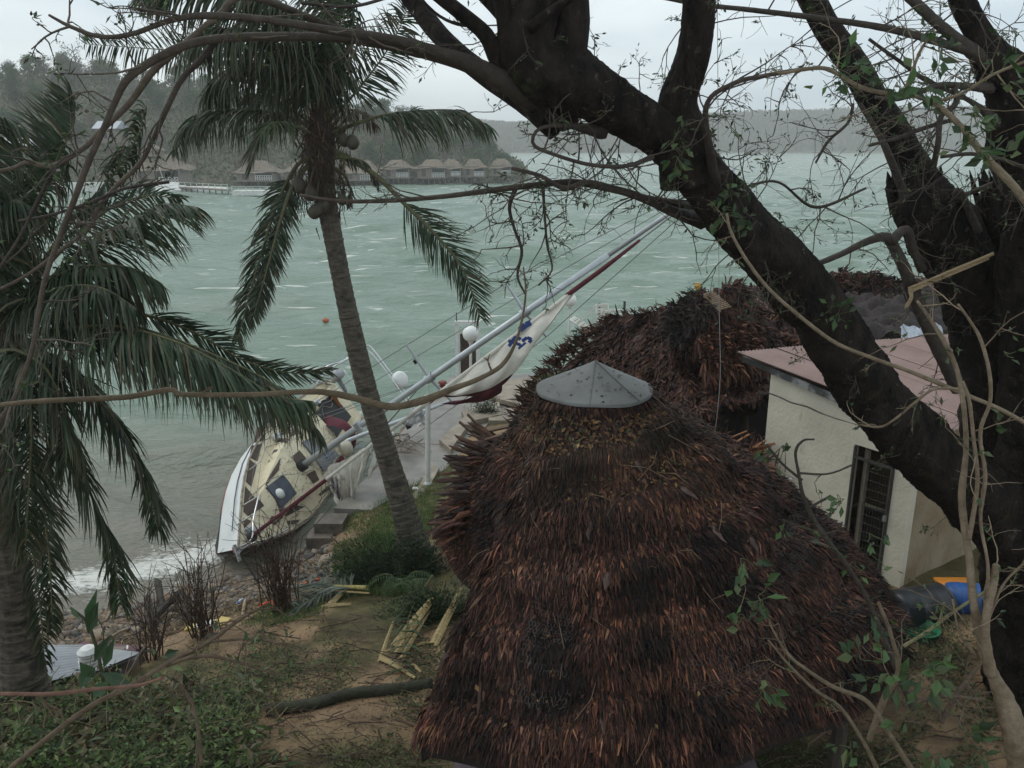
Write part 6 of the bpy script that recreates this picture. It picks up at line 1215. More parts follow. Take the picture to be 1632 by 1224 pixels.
# ---------------------------------------------------------------- coconut palms
FR = np.random.default_rng(99)
G1 = np.array((.030, .052, .024)); G2 = np.array((.05, .07, .035)); G3 = np.array((.09, .10, .04))
def frond(parent, pts, L, c=.6, gw=(.12, 0, -1), n=80, w=.035, col=G1, side_ref=None, fwd=.6, rr=.03, base_s=.14, asym=(1, 1), tipf=.35, nm='frond', brown_=.06, rc=(.12, .12, .06)):
    q = smooth_path(np.array([P(*p) for p in pts]), 8); Lc = np.r_[0, np.cumsum(np.linalg.norm(np.diff(q, axis=0), axis=1))]; Lt = Lc[-1]
    rad_ = rr * (1 - .85 * Lc / Lt); o = MB().tube(q, rad_, 6, col=rc).build(nm, M['bark_small'], parent, True)
    s_ = np.repeat(np.linspace(base_s, .995, int(n * 1.25)), 2); sd_ = np.tile([-1, 1], int(n * 1.25)); s_ = np.clip(s_ + FR.normal(0, .3 / n, len(s_)), base_s, 1)
    keep = np.where(sd_ > 0, FR.random(len(s_)) < asym[0], FR.random(len(s_)) < asym[1]); s_ = s_[keep]; sd_ = sd_[keep]
    N = len(s_); B_ = np.stack([np.interp(s_ * Lt, Lc, q[:, k]) for k in range(3)], -1); T_ = np.stack([np.interp(s_ * Lt, Lc, np.gradient(q[:, k])) for k in range(3)], -1); T_ = unit(T_)
    ref = np.array(side_ref if side_ref is not None else (0, .25, 1.)); A_ = unit(np.cross(T_, ref)) * sd_[:, None]; up = unit(np.cross(A_, T_)) * np.sign(sd_)[:, None]
    d0 = unit(A_ + T_ * fwd * (.6 + s_[:, None] * .9) + up * .15 + FR.normal(0, .09, (N, 3))); g = unit(np.array(gw, float)[None] + FR.normal(0, .10, (N, 3)))
    Ll = L * np.interp(s_, [0, base_s, .35, .75, 1], [.5, .6, 1, .85, tipf]) * FR.uniform(.82, 1.1, N) * np.where(FR.random(N) < .05, .5, 1); cc = np.clip(c + FR.normal(0, .11, N) + .15 * np.sin(s_ * 23 + FR.uniform(0, 6)), .05, .98)[:, None]; Ll = Ll * np.where(np.sin(s_ * 41 + FR.uniform(0, 6)) > .93, .45, 1)
    K = 6; pts_ = [B_]; p = B_
    for k in range(1, K):
        t_ = k / (K - 1); d = unit(d0 * (1 - cc * t_ ** .7) + g * cc * t_ ** .7 * 1.3); p = p + d * (Ll / (K - 1))[:, None]; pts_.append(p)
    pts_ = np.stack(pts_, 1); W_ = w * .72 * np.array([.55, 1, 1, .85, .55, .06])[None] * FR.uniform(.75, 1.2, (N, 1)); tan = unit(np.gradient(pts_, axis=1)); nref = unit(T_ * .9 + FR.normal(0, .35, (N, 3)))
    side = unit(nref[:, None] - tan * np.sum(nref[:, None] * tan, -1, keepdims=True)); cl = col * FR.uniform(.55, 1.5, (N, 1)) * (1 + FR.normal(0, .06, (N, 3))); br_ = FR.random(N) < brown_; cl[br_] = np.array((.11, .09, .05)) * FR.uniform(.5, 1.2, (br_.sum(), 1))
    colv = np.repeat(cl[:, None], K * 2, 1); tipm = np.linspace(0, 1, K).repeat(2)[None, :, None] ** 4; colv = colv * (1 - .45 * tipm) + np.array((.12, .10, .055)) * .6 * tipm
    lf = MB().strips(pts_, side, W_, colv.reshape(-1, 3)).build('leaflets', M['frond'], o); lf['kind'] = 'stuff'; return o
def palm_trunk(parent, pts, extra=.06, n=14):
    q = smooth_path(np.array([(*P(x, y, Y_), w_ * .5 * mpp(Y_, P(x, y, Y_)[2])) for x, y, w_, Y_ in pts]), 14); L = np.r_[0, np.cumsum(np.linalg.norm(np.diff(q[:, :3], axis=0), axis=1))]
    s_ = np.arange(0, L[-1], .035); q = np.stack([np.interp(s_, L, q[:, k]) for k in range(4)], -1); ring = (s_ * 7.2 + .25 * np.sin(s_ * 5)) % 1; r = q[:, 3] * (1 + extra * (ring ** 3) - .02 + FR.normal(0, .012, len(s_)))
    return MB().tube(q[:, :3], r, n, rough=.012).build('trunk', M['palm_bark'], parent, False)
g = GT(662, 880); palm1 = thing('coconut_palm', 'tall slender coconut palm with wind torn fronds standing by the stranded yacht', 'palm', g)
palm_trunk(palm1, [(666, 895, 62, 16.4), (657, 860, 48, 16.5), (640, 800, 40, 16.6), (617, 725, 35, 16.8), (590, 640, 33, 16.9), (567, 550, 32, 17.0), (547, 460, 30, 17.0), (535, 400, 30, 17.0), (524, 340, 32, 17), (515, 285, 36, 17), (511, 240, 38, 17), (510, 195, 30, 17)])
Yp = 17.0
# fibrous crown boss
b = MB(); N = 900; p = P(511, 225, Yp) + FR.normal(0, 1, (N, 3)) * (.22, .2, .55); d = unit(FR.normal(0, .5, (N, 3)) + np.array((0, 0, 1.)) * FR.choice([-1, 1], (N, 1))); L_ = FR.uniform(.1, .35, (N, 1)); b.strips(np.stack([p, p + d * L_], 1), unit(FR.normal(0, 1, (N, 3))), FR.uniform(.02, .06, (N, 1)) * np.array((1, .3)), np.array((.10, .065, .04)) * FR.uniform(.3, 1.6, (N, 1)))
b.tube([P(512, 300, Yp), P(511, 240, Yp), P(511, 190, Yp), P(512, 160, Yp)], [.24, .29, .22, .08], 12, rough=.1, col=(.05, .035, .025)); o = tag(b.build('crown_fibre', M['bark_small'], palm1), kind='stuff')
F1 = [dict(pts=[(505, 190, 17), (450, 122, 17.3), (380, 90, 17.6), (270, 80, 18), (135, 70, 18.3)], L=.85, c=.35, n=110, w=.04, side_ref=(0, 1, .25), fwd=-.35 + .9, col=G1 * 1.1),
      dict(pts=[(508, 190, 17), (498, 100, 16.8), (462, 25, 16.6), (395, -10, 16.5), (290, -30, 16.4), (230, -10, 16.4)], L=1.6, c=.8, n=120, w=.055, gw=(-.25, 0, -1)),
      dict(pts=[(512, 190, 17), (525, 100, 17.1), (530, 20, 17.3), (500, -60, 17.5)], L=1.25, c=.8, n=100, w=.055, gw=(-.6, 0, -1)),
      dict(pts=[(510, 190, 17), (500, 110, 16.5), (480, 45, 16), (440, 0, 15.8), (380, -20, 15.7)], L=1.6, c=.8, n=110, w=.05, gw=(.05, 0, -1)),
      dict(pts=[(505, 190, 17), (460, 130, 17.3), (420, 105, 17.4), (370, 115, 17.5), (330, 150, 17.5)], L=1.4, c=.7, n=100, w=.05, gw=(.1, 0, -1)),
      dict(pts=[(505, 185, 17), (480, 110, 16.6), (430, 60, 16.3), (360, 45, 16.1), (300, 70, 16.0)], L=1.5, c=.8, n=120, w=.05, gw=(.1, 0, -1)),
      dict(pts=[(512, 185, 17), (520, 110, 16.5), (545, 40, 16.2), (552, -20, 16)], L=1.0, c=.85, n=100, w=.05, gw=(-.5, 0, -.8)),
      dict(pts=[(520, 200, 17), (556, 160, 16.9), (600, 105, 16.8), (632, 55, 16.7), (652, 5, 16.6)], L=.75, c=.35, n=75, w=.04, side_ref=(0, 1, 0), fwd=.5, base_s=.3),
      dict(pts=[(522, 215, 17), (560, 200, 16.8), (612, 184, 16.6), (680, 176, 16.5), (735, 178, 16.4), (778, 200, 16.3)], L=1.1, c=.72, n=95, w=.045, base_s=.36, gw=(.22, 0, -1), rr=.045, col=G1 * 1.2),
      dict(pts=[(522, 235, 17), (560, 255, 16.8), (602, 282, 16.6), (645, 325, 16.5), (695, 375, 16.4), (738, 430, 16.3), (765, 505, 16.2)], L=.9, c=.35, n=85, w=.04, side_ref=(0, 1, 0), base_s=.42, fwd=.8, gw=(.3, 0, -1), col=G1 * 1.2, rr=.065),
      dict(pts=[(505, 240, 17), (470, 268, 16.8), (440, 330, 16.7), (415, 410, 16.6), (395, 480, 16.5), (378, 545, 16.4)], L=.75, c=.45, n=110, w=.045, side_ref=(0, 1, 0), base_s=.2, fwd=.75, gw=(.1, 0, -1), rr=.045),
      dict(pts=[(503, 250, 17), (470, 290, 16.6), (452, 335, 16.4), (435, 395, 16.3), (420, 450, 16.2), (402, 510, 16.1)], L=.6, c=.45, n=85, w=.045, side_ref=(0, 1, 0), base_s=.25, fwd=.8, rr=.05, col=G1 * .9),
      dict(pts=[(500, 205, 17), (445, 182, 17.1), (385, 175, 17.2), (325, 186, 17.3), (288, 215, 17.4)], L=1.05, c=.8, n=80, w=.045, gw=(-.05, 0, -1), rr=.04),
      dict(pts=[(502, 215, 16.8), (462, 198, 16.2), (435, 196, 15.7), (412, 222, 15.4), (398, 268, 15.2)], L=.75, c=.6, n=65, w=.04, col=G2 * 1.2, gw=(-.2, -.1, -1), base_s=.3),
      dict(pts=[(500, 200, 17.2), (440, 160, 17.8), (380, 150, 18.3), (320, 180, 18.6), (280, 240, 18.8)], L=1.1, c=.75, n=70, w=.045, gw=(0, 0, -1)),
      dict(pts=[(518, 195, 17.3), (545, 175, 17.8), (575, 180, 18.2), (600, 200, 18.4)], L=.6, c=.7, n=30, w=.04, col=np.array((.08, .05, .03)), base_s=.35, rr=.05),
      dict(pts=[(520, 250, 17), (552, 252, 16.8), (585, 262, 16.7), (603, 300, 16.7)], L=.35, c=.85, n=22, w=.05, col=G1 * .6, base_s=.3, rr=.06),
      dict(pts=[(520, 262, 17), (545, 275, 16.9), (558, 300, 16.8), (556, 330, 16.8)], L=.25, c=.85, n=14, w=.05, col=np.array((.05, .035, .025)), base_s=.5, rr=.045),
      dict(pts=[(506, 180, 17), (520, 70, 17), (556, -20, 17), (600, -90, 17)], L=.9, c=.7, n=80, w=.05, gw=(-.5, 0, -.8))]
for f in F1: frond(palm1, **f)
cm = mat('coconut', (.065, .055, .035), (.035, .028, .02), rough=.6, scale=3)
for k, (x, y, Y_, s_) in enumerate([(478, 296, 16.6, 1.1), (495, 308, 16.5, .95), (503, 336, 16.5, 1.05), (516, 330, 16.7, .9), (562, 226, 16.6, 1.05), (548, 222, 16.8, .9), (545, 318, 16.7, .8)]):
    c_ = P(x, y, Y_); th = np.linspace(.05, math.pi - .05, 10); o = MB().lathe(np.stack([np.sin(th) * .125 * s_ * (1 - .12 * np.cos(th)), np.cos(th) * .165 * s_], 1), c_, 12, np.array(Euler((FR.normal() * .5, FR.normal() * .5, 0)).to_matrix())).build('coconut', cm, palm1, True)
    o2 = MB().tube(smooth_path([c_ + (0, 0, .14), c_ + (.04, .05, .35), P(512, y - 70 if y > 260 else 235, Yp)], 4), .018, 5, col=(.08, .07, .04)).build('stalk', M['bark_small'], palm1)
b = MB()
for k in range(120):
    x, y = FR.choice([470, 500, 548, 540, 480]) + FR.normal() * 9, 290 + FR.normal() * 16; p = P(x, y, 16.7); b.tube([p, p + (FR.normal() * .05, 0, -.2), p + (FR.normal() * .1, 0, -FR.uniform(.3, .6))], .007, 3, caps=False, col=(.07, .05, .035))
tag(b.build('hanging_fibre', M['bark_small'], palm1), kind='stuff')

g = GT(45, 1098); palm2 = thing('coconut_palm', 'nearer leaning palm at the left edge with big drooping fronds', 'palm', g)
palm_trunk(palm2, [(40, 1125, 84, 10.4), (36, 1080, 70, 10.4), (28, 1000, 60, 10.4), (18, 920, 54, 10.3), (6, 850, 50, 10.2), (-4, 780, 48, 10.0), (-2, 700, 50, 9.8), (2, 620, 48, 9.6), (10, 540, 50, 9.4), (16, 480, 46, 9.3)], n=16)
b = MB(); N = 700; p = P(14, 510, 9.3) + FR.normal(0, 1, (N, 3)) * (.2, .2, .35); d = unit(FR.normal(0, .6, (N, 3)) + (0, 0, -.5)); L_ = FR.uniform(.1, .3, (N, 1)); b.strips(np.stack([p, p + d * L_], 1), unit(FR.normal(0, 1, (N, 3))), FR.uniform(.015, .04, (N, 1)) * np.array((1, .3)), np.array((.06, .045, .03)) * FR.uniform(.3, 1.5, (N, 1))); tag(b.build('crown_fibre', M['bark_small'], palm2), kind='stuff')
ya = 9.2
F2 = [dict(pts=[(25, 500, ya), (80, 445, 9.1), (140, 392, 9.0), (205, 352, 8.9), (262, 326, 8.8), (312, 330, 8.7)], L=.85, c=.75, n=95, w=.034, gw=(.42, -.1, -1), base_s=.3, col=G1),
      dict(pts=[(25, 500, ya), (70, 430, 9.4), (130, 370, 9.6), (180, 330, 9.8), (235, 312, 9.9), (290, 318, 10)], L=.5, c=.5, n=60, w=.03, gw=(.3, 0, -1), base_s=.35, side_ref=(0, 1, 0)),
      dict(pts=[(22, 525, ya), (85, 508, 9.0), (170, 512, 8.8), (260, 535, 8.7), (350, 570, 8.6), (425, 606, 8.5), (475, 645, 8.4), (508, 688, 8.4)], L=1.1, c=.9, n=190, w=.034, gw=(.03, 0, -1), base_s=.16, rr=.035, tipf=.28),
      dict(pts=[(22, 530, ya), (90, 525, 8.6), (180, 520, 8.2), (280, 545, 8.0), (370, 590, 7.9), (440, 630, 7.9), (500, 640, 7.9)], L=.95, c=.88, n=170, w=.032, gw=(.08, 0, -1), base_s=.16, col=G1 * 1.1, rr=.03),
      dict(pts=[(22, 520, ya), (110, 500, 9.3), (220, 500, 9.4), (310, 530, 9.5), (390, 575, 9.5), (470, 595, 9.5), (525, 590, 9.5)], L=.42, c=.4, n=90, w=.03, gw=(.5, 0, -.5), base_s=.4, side_ref=(0, 1, 0), fwd=1.0),
      dict(pts=[(22, 500, ya), (75, 448, 8.9), (140, 424, 8.7), (205, 426, 8.6), (252, 448, 8.6)], L=.95, c=.9, n=140, w=.034, gw=(.05, 0, -1), base_s=.2),
      dict(pts=[(22, 505, ya), (70, 470, 8.6), (120, 455, 8.3), (170, 462, 8.2), (215, 490, 8.1)], L=.9, c=.9, n=110, w=.034, gw=(.0, 0, -1), base_s=.2, col=G1 * .8),
      dict(pts=[(20, 545, ya), (85, 575, 8.9), (150, 630, 8.8), (200, 695, 8.7), (235, 770, 8.7), (252, 845, 8.7)], L=.75, c=.65, n=130, w=.032, gw=(-.1, 0, -1), base_s=.2),
      dict(pts=[(20, 550, ya), (60, 610, 8.8), (105, 700, 8.6), (150, 800, 8.5), (180, 880, 8.5), (192, 965, 8.5)], L=.78, c=.75, n=140, w=.032, gw=(-.05, 0, -1), base_s=.2),
      dict(pts=[(18, 560, ya), (40, 660, 8.9), (62, 770, 8.8), (78, 880, 8.8), (84, 1000, 8.8)], L=.55, c=.7, n=100, w=.032, gw=(.05, 0, -1), base_s=.2, col=G1 * .8),
      dict(pts=[(10, 560, ya), (20, 680, 9.4), (40, 800, 9.5), (60, 930, 9.6), (72, 1060, 9.7)], L=.6, c=.7, n=100, w=.034, gw=(0, 0, -1), base_s=.2, col=G1 * .7),
      dict(pts=[(18, 500, ya), (30, 420, 9.5), (52, 345, 9.7), (88, 270, 9.8), (112, 205, 9.9), (108, 150, 9.9)], L=.8, c=.85, n=120, w=.034, gw=(-.7, 0, .5), base_s=.25),
      dict(pts=[(18, 500, ya), (20, 430, 9.2), (40, 360, 9.2), (70, 300, 9.2), (100, 230, 9.2)], L=.75, c=.85, n=80, w=.034, gw=(-.5, 0, -1), base_s=.25, col=G1 * 1.1),
      dict(pts=[(25, 495, ya), (80, 400, 9.6), (130, 335, 9.8), (175, 285, 10), (215, 225, 10.1), (232, 170, 10.2)], L=.6, c=.75, n=75, w=.034, gw=(-.4, 0, -1), base_s=.45),
      dict(pts=[(15, 500, ya), (-10, 400, 9.4), (-50, 300, 9.6), (-90, 240, 9.8)], L=.8, c=.8, n=70, w=.034, gw=(.3, 0, -1)),
      dict(pts=[(10, 510, ya), (-30, 440, 9.2), (-80, 400, 9.2), (-130, 420, 9.2)], L=.9, c=.85, n=70, w=.034, gw=(.3, 0, -1)),
      dict(pts=[(10, 550, ya), (-30, 620, 8.8), (-60, 720, 8.6), (-60, 850, 8.6)], L=.8, c=.6, n=90, w=.034, gw=(.25, 0, -1), col=G1 * .8),
      dict(pts=[(0, 520, 9.0), (-20, 440, 8.8), (-10, 360, 8.7), (20, 320, 8.6), (50, 330, 8.6)], L=.8, c=.9, n=100, w=.036, gw=(.05, 0, -1), col=G1 * .9),
      dict(pts=[(0, 480, 9.0), (-40, 400, 8.8), (-30, 250, 8.7), (0, 190, 8.6), (30, 200, 8.6)], L=.7, c=.9, n=90, w=.036, gw=(.1, 0, -1)),
      dict(pts=[(0, 560, 8.6), (30, 560, 8.3), (75, 590, 8.1), (100, 660, 8.0), (105, 740, 8.0)], L=.8, c=.85, n=100, w=.036, gw=(-.1, 0, -1), col=G1 * .8),
      dict(pts=[(20, 540, ya), (70, 560, 9.6), (130, 600, 9.9), (175, 660, 10), (215, 720, 10)], L=.6, c=.6, n=80, w=.032, gw=(-.1, 0, -1), base_s=.2, col=G2 * .8),
      dict(pts=[(14, 540, ya), (40, 590, 8.5), (50, 680, 8.2), (45, 790, 8.1), (40, 880, 8.1)], L=.75, c=.7, n=80, w=.036, gw=(.1, 0, -1), base_s=.2, col=G1 * .75)]
for f in F2: frond(palm2, **f)
# ---------------------------------------------------------------- storm battered trees on the right and their branches
TR = np.random.default_rng(1234)
def limb(parent, nm, pts, m='bark', n=10, rough=.05, per=.05, col=None, lump=0.0, cap=True, grad=None):
    if pts[-1][1] <= -5:      # limbs that leave the top of the view go on and taper out above it
        (x0, y0, w0, Y0), (x1, y1, w1, Y1) = pts[-2:]; k_ = 1 / max(math.hypot(x1 - x0, y1 - y0), 1); ux, uy = (x1 - x0) * k_, (y1 - y0) * k_
        pts = list(pts) + [(x1 + ux * 180, y1 + uy * 180, w1 * .8, Y1), (x1 + ux * 380 + 30, y1 + uy * 360, w1 * .5, Y1 + .2), (x1 + ux * 560 + 10, y1 + uy * 560, w1 * .15, Y1 + .3)]
    q = smooth_path(np.array([(*P(x, y, Y_), max(w_ * .5 * mpp(Y_, P(x, y, Y_)[2]), .002)) for x, y, w_, Y_ in pts]), 8); L = np.r_[0, np.cumsum(np.linalg.norm(np.diff(q[:, :3], axis=0), axis=1))]
    s_ = np.linspace(0, L[-1], max(int(L[-1] / per), 6)); q = np.stack([np.interp(s_, L, q[:, k]) for k in range(4)], -1)
    if lump:
        q[:, 3] *= 1 + lump * (np.sin(s_ * 4.1 + 1) * .5 + np.sin(s_ * 9.3) * .35 + np.sin(s_ * 17 + 2) * .2)
    if grad is not None:
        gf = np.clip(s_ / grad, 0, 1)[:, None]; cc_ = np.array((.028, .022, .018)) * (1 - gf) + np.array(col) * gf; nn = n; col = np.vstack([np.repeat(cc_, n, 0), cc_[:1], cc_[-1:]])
    q[:, :3] += np.stack([wn(s_ * 6, s_ * 0 + k, 1, 40 + k) for k in range(3)], -1) * q[:, 3:4] * .18
    o = MB().tube(q[:, :3], q[:, 3], n, rough=rough, rs=1.4, col=col).build(nm, M[m] if isinstance(m, str) else m, parent, True); o['_p'] = 0; del o['_p']; return o, q
TWC = np.array((.075, .06, .045))
leafc = np.array([(.05, .10, .03), (.07, .13, .04), (.04, .075, .03), (.09, .12, .045), (.06, .05, .03)])
def twig(mb, lv, p, d, L, r, lev, leaf=.35, grav=.05, lsz=.05, curl=.30, col=None):
    n = 5; pts = [p]; dd = unit(d); cur = TR.normal(0, curl, 3)
    for k in range(n): dd = unit(dd + cur * .35 + TR.normal(0, curl * .55, 3) - (0, 0, grav)); pts.append(pts[-1] + dd * L / n)
    pts = np.array(pts); mb.tube(pts, np.linspace(r, max(r * .45, .0012), n + 1), 4, caps=False, col=(TWC if col is None else col) * TR.uniform(.6, 1.4))
    if lev > 0:
        for k in range(TR.integers(2, 5)):
            i = TR.integers(1, n + 1); d2 = unit((pts[i] - pts[i - 1]) / (L / n) + TR.normal(0, .75, 3)); twig(mb, lv, pts[i], d2, L * TR.uniform(.35, .7), r * .6, lev - 1, leaf, grav, lsz, curl, col)
    leaf_ = leaf * .42
    if TR.random() < leaf_ or lev == 0 and TR.random() < leaf_ * 1.4:
        nl = TR.integers(2, 8); i = TR.integers(1, n + 1, nl); c = pts[i] + TR.normal(0, .008, (nl, 3)); dl = unit(TR.normal(0, .8, (nl, 3)) + dd); cl = leafc[TR.integers(5, size=nl)] * TR.uniform(.4, 1.3, (nl, 1))
        lv.leaves(c, dl, unit(TR.normal(0, 1, (nl, 3))), TR.uniform(.4, 1.3, nl) * lsz, TR.uniform(.18, .42, nl) * lsz, cl)
def twigs_along(q, N, mb, lv, L=.6, r=.006, lev=2, leaf=.3, f0=0, f1=1, up=None, **k):
    for _ in range(max(1, int(N * .68))):
        i = int(TR.uniform(f0, f1) * (len(q) - 2)); t = unit(q[i + 1, :3] - q[i, :3]); d = unit(t * .5 + TR.normal(0, .8, 3) + (0 if up is None else np.array(up))); twig(mb, lv, q[i, :3] + d * q[i, 3] * .8, d, L * TR.uniform(.5, 1.3), min(r, q[i, 3] * .7), lev, leaf, **k)
def finish(parent, mb, lv):
    if mb.n: o = mb.build('twigs', M['bark_small'], parent); tag(o, kind='stuff')
    if lv.n: o = lv.build('small_leaves', M['leaf'], parent); tag(o, kind='stuff')

# ---- the great leaning tree
g = GT(1610, 1120); A = thing('leaning_tree', 'huge dark leaning tree whose forked trunk crosses the view before the shed', 'tree', g)
_, qA = limb(A, 'trunk', [(1690, 1190, 167, 9.9), (1665, 1080, 154, 9.7), (1652, 960, 131, 9.5), (1616, 850, 123, 9.2), (1516, 755, 105, 8.9), (1425, 672, 97, 8.5), (1365, 590, 95, 8.2), (1315, 505, 95, 7.9), (1245, 425, 92, 7.6), (1165, 345, 88, 7.3), (1110, 275, 79, 7.1), (1050, 215, 76, 6.9), (985, 172, 80, 6.7), (925, 138, 95, 6.5), (868, 108, 114, 6.4), (838, 75, 98, 6.3), (850, 20, 83, 6.3), (885, -45, 72, 6.3)], n=56, rough=.03, per=.028, lump=.05)
mb, lv = MB(), MB()
_, qB = limb(A, 'limb', [(1100, 290, 90, 7.1), (1090, 225, 84, 7.0), (1083, 165, 62, 6.9), (1102, 105, 54, 6.8), (1112, 40, 53, 6.7), (1116, -50, 50, 6.6)], n=36, rough=.025, per=.028)
for p_ in ([(870, 130, 90, 6.4), (820, 75, 46, 6.3), (806, 30, 30, 6.2), (795, -40, 26, 6.1)], [(855, 120, 70, 6.4), (800, 100, 34, 6.3), (775, 55, 26, 6.2), (735, 20, 24, 6.1), (690, -15, 22, 6.0)], [(890, 175, 90, 6.5), (835, 155, 44, 6.6), (770, 115, 34, 6.8), (705, 60, 32, 7.0), (650, -10, 30, 7.2)],
           [(880, 150, 80, 6.4), (905, 40, 70, 6.4), (900, -40, 70, 6.4)], [(840, 60, 40, 6.5), (800, 20, 26, 6.6), (760, -20, 22, 6.6)], [(845, 45, 20, 6.1), (880, 15, 14, 6.0), (930, -15, 12, 6.0)]):
    limb(A, 'limb', p_, n=12, rough=.02)
H = {}
H['h1'] = [(900, 180, 60, 6.95), (840, 150, 42, 6.4), (760, 105, 28, 6.1), (690, 80, 20, 5.9), (620, 62, 16, 5.7), (540, 50, 14, 5.5), (430, 32, 12, 5.3), (330, 25, 11, 5.1), (270, 33, 9, 5.0), (210, 54, 8, 4.9), (160, 58, 7, 4.9), (112, 42, 6, 4.9), (78, 24, 4, 4.9)]
H['h2'] = [(890, 165, 60, 6.9), (800, 130, 28, 6.3), (700, 88, 22, 6.0), (560, 62, 15, 5.7), (440, 58, 14, 5.5), (370, 60, 14, 5.3), (310, 68, 13, 5.2), (260, 88, 13, 5.1), (205, 124, 12, 5.0), (182, 165, 10, 5.0), (163, 210, 10, 5.0), (140, 260, 10, 5.0), (118, 320, 9, 5.0), (92, 385, 8, 5.0), (70, 450, 8, 5.0), (58, 520, 7, 5.0), (48, 570, 7, 5.0), (20, 640, 7, 5.0), (-20, 690, 6, 5.0)]
H['h3'] = [(560, 55, 12, 6.1), (400, -5, 11, 5.6), (350, 25, 12, 5.5), (300, 65, 12, 5.4), (245, 110, 11, 5.4), (205, 165, 10, 5.4), (165, 205, 9, 5.3), (135, 235, 8, 5.3), (90, 262, 8, 5.3), (65, 263, 8, 5.3), (45, 257, 7, 5.3), (20, 268, 6, 5.3), (-20, 275, 6, 5.3)]
H['h4'] = [(345, 62, 12, 5.3), (320, 95, 10, 5.3), (290, 125, 9, 5.4), (265, 175, 9, 5.4), (245, 220, 8, 5.5), (222, 262, 8, 5.5), (190, 292, 7, 5.5), (160, 325, 7, 5.5), (140, 365, 7, 5.5), (95, 400, 6, 5.6), (40, 440, 5, 5.6), (-10, 465, 5, 5.6)]
H['h5'] = [(1120, 350, 30, 7.8), (1075, 338, 17, 7.3), (1010, 310, 13, 7.0), (960, 297, 12, 6.9), (910, 290, 11, 6.9), (850, 295, 10, 6.8), (790, 302, 9, 6.8), (700, 314, 8, 6.7), (620, 320, 7, 6.7), (540, 320, 6, 6.6), (478, 311, 5, 6.6)]
H['h6'] = [(1110, 330, 20, 7.8), (1040, 318, 11, 7.2), (980, 300, 10, 7.0), (935, 290, 9, 6.8), (900, 300, 8, 6.7), (860, 280, 7, 6.6), (815, 268, 6, 6.6)]
H['h7'] = [(960, 210, 26, 6.7), (905, 200, 8, 6.4), (860, 205, 6, 6.2), (850, 230, 6, 6.2), (880, 245, 6, 6.3), (940, 262, 6, 6.5), (1000, 264, 7, 6.6), (1040, 250, 10, 6.7)]
H['h8'] = [(1140, 290, 20, 7.0), (1125, 175, 9, 6.5), (1165, 135, 8, 6.4), (1220, 120, 7, 6.3), (1300, 108, 6, 6.2), (1330, 112, 5, 6.2)]
H['h9'] = [(822, 300, 8, 6.8), (812, 330, 6, 6.8), (820, 365, 5, 6.8), (832, 400, 5, 6.8), (825, 440, 4, 6.8), (838, 470, 3, 6.8)]
H['h10'] = [(865, 292, 6, 6.8), (868, 340, 4, 6.8), (872, 390, 4, 6.8), (880, 430, 3, 6.8), (858, 455, 3, 6.8)]
H['h11'] = [(480, 5, 5, 5.6), (560, 10, 5, 5.7), (640, -10, 5, 5.8)]
H['h12'] = [(672, 0, 5, 6.1), (700, 25, 5, 6.2), (730, 38, 6, 6.2), (775, 42, 7, 6.3)]
H['h13'] = [(270, 290, 5, 5.5), (200, 300, 5, 5.4), (150, 320, 5, 5.4), (90, 340, 4, 5.4), (30, 352, 4, 5.4)]
H['h14'] = [(90, 262, 6, 5.3), (60, 320, 6, 5.3), (30, 380, 5, 5.3), (-10, 440, 5, 5.3)]
bc = (.10, .076, .056)
QH = {}
for k, p_ in H.items():
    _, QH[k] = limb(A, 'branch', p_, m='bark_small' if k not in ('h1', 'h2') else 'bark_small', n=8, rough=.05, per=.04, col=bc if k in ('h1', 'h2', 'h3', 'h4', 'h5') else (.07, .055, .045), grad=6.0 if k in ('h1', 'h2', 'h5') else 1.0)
for k, N, L_, kw in (('h1', 16, .35, dict(lev=2, leaf=.45, f0=.5)), ('h2', 18, .4, dict(lev=2, leaf=.35, f0=.35)), ('h3', 10, .35, dict(lev=2, leaf=.3, f0=.2)), ('h4', 12, .4, dict(lev=2, leaf=.25)), ('h5', 24, .55, dict(lev=2, leaf=.25, f0=.15, f1=.8)), ('h6', 16, .5, dict(lev=2, leaf=.35, f0=.1)),
                     ('h7', 22, .5, dict(lev=2, leaf=.4)), ('h8', 22, .45, dict(lev=2, leaf=.4)), ('h9', 12, .35, dict(lev=2, leaf=.4)), ('h10', 10, .3, dict(lev=2, leaf=.4)), ('h13', 4, .3, dict(lev=1, leaf=.2)), ('h14', 5, .3, dict(lev=1, leaf=.2))):
    twigs_along(QH[k], N, mb, lv, L=L_, r=.007, **kw)
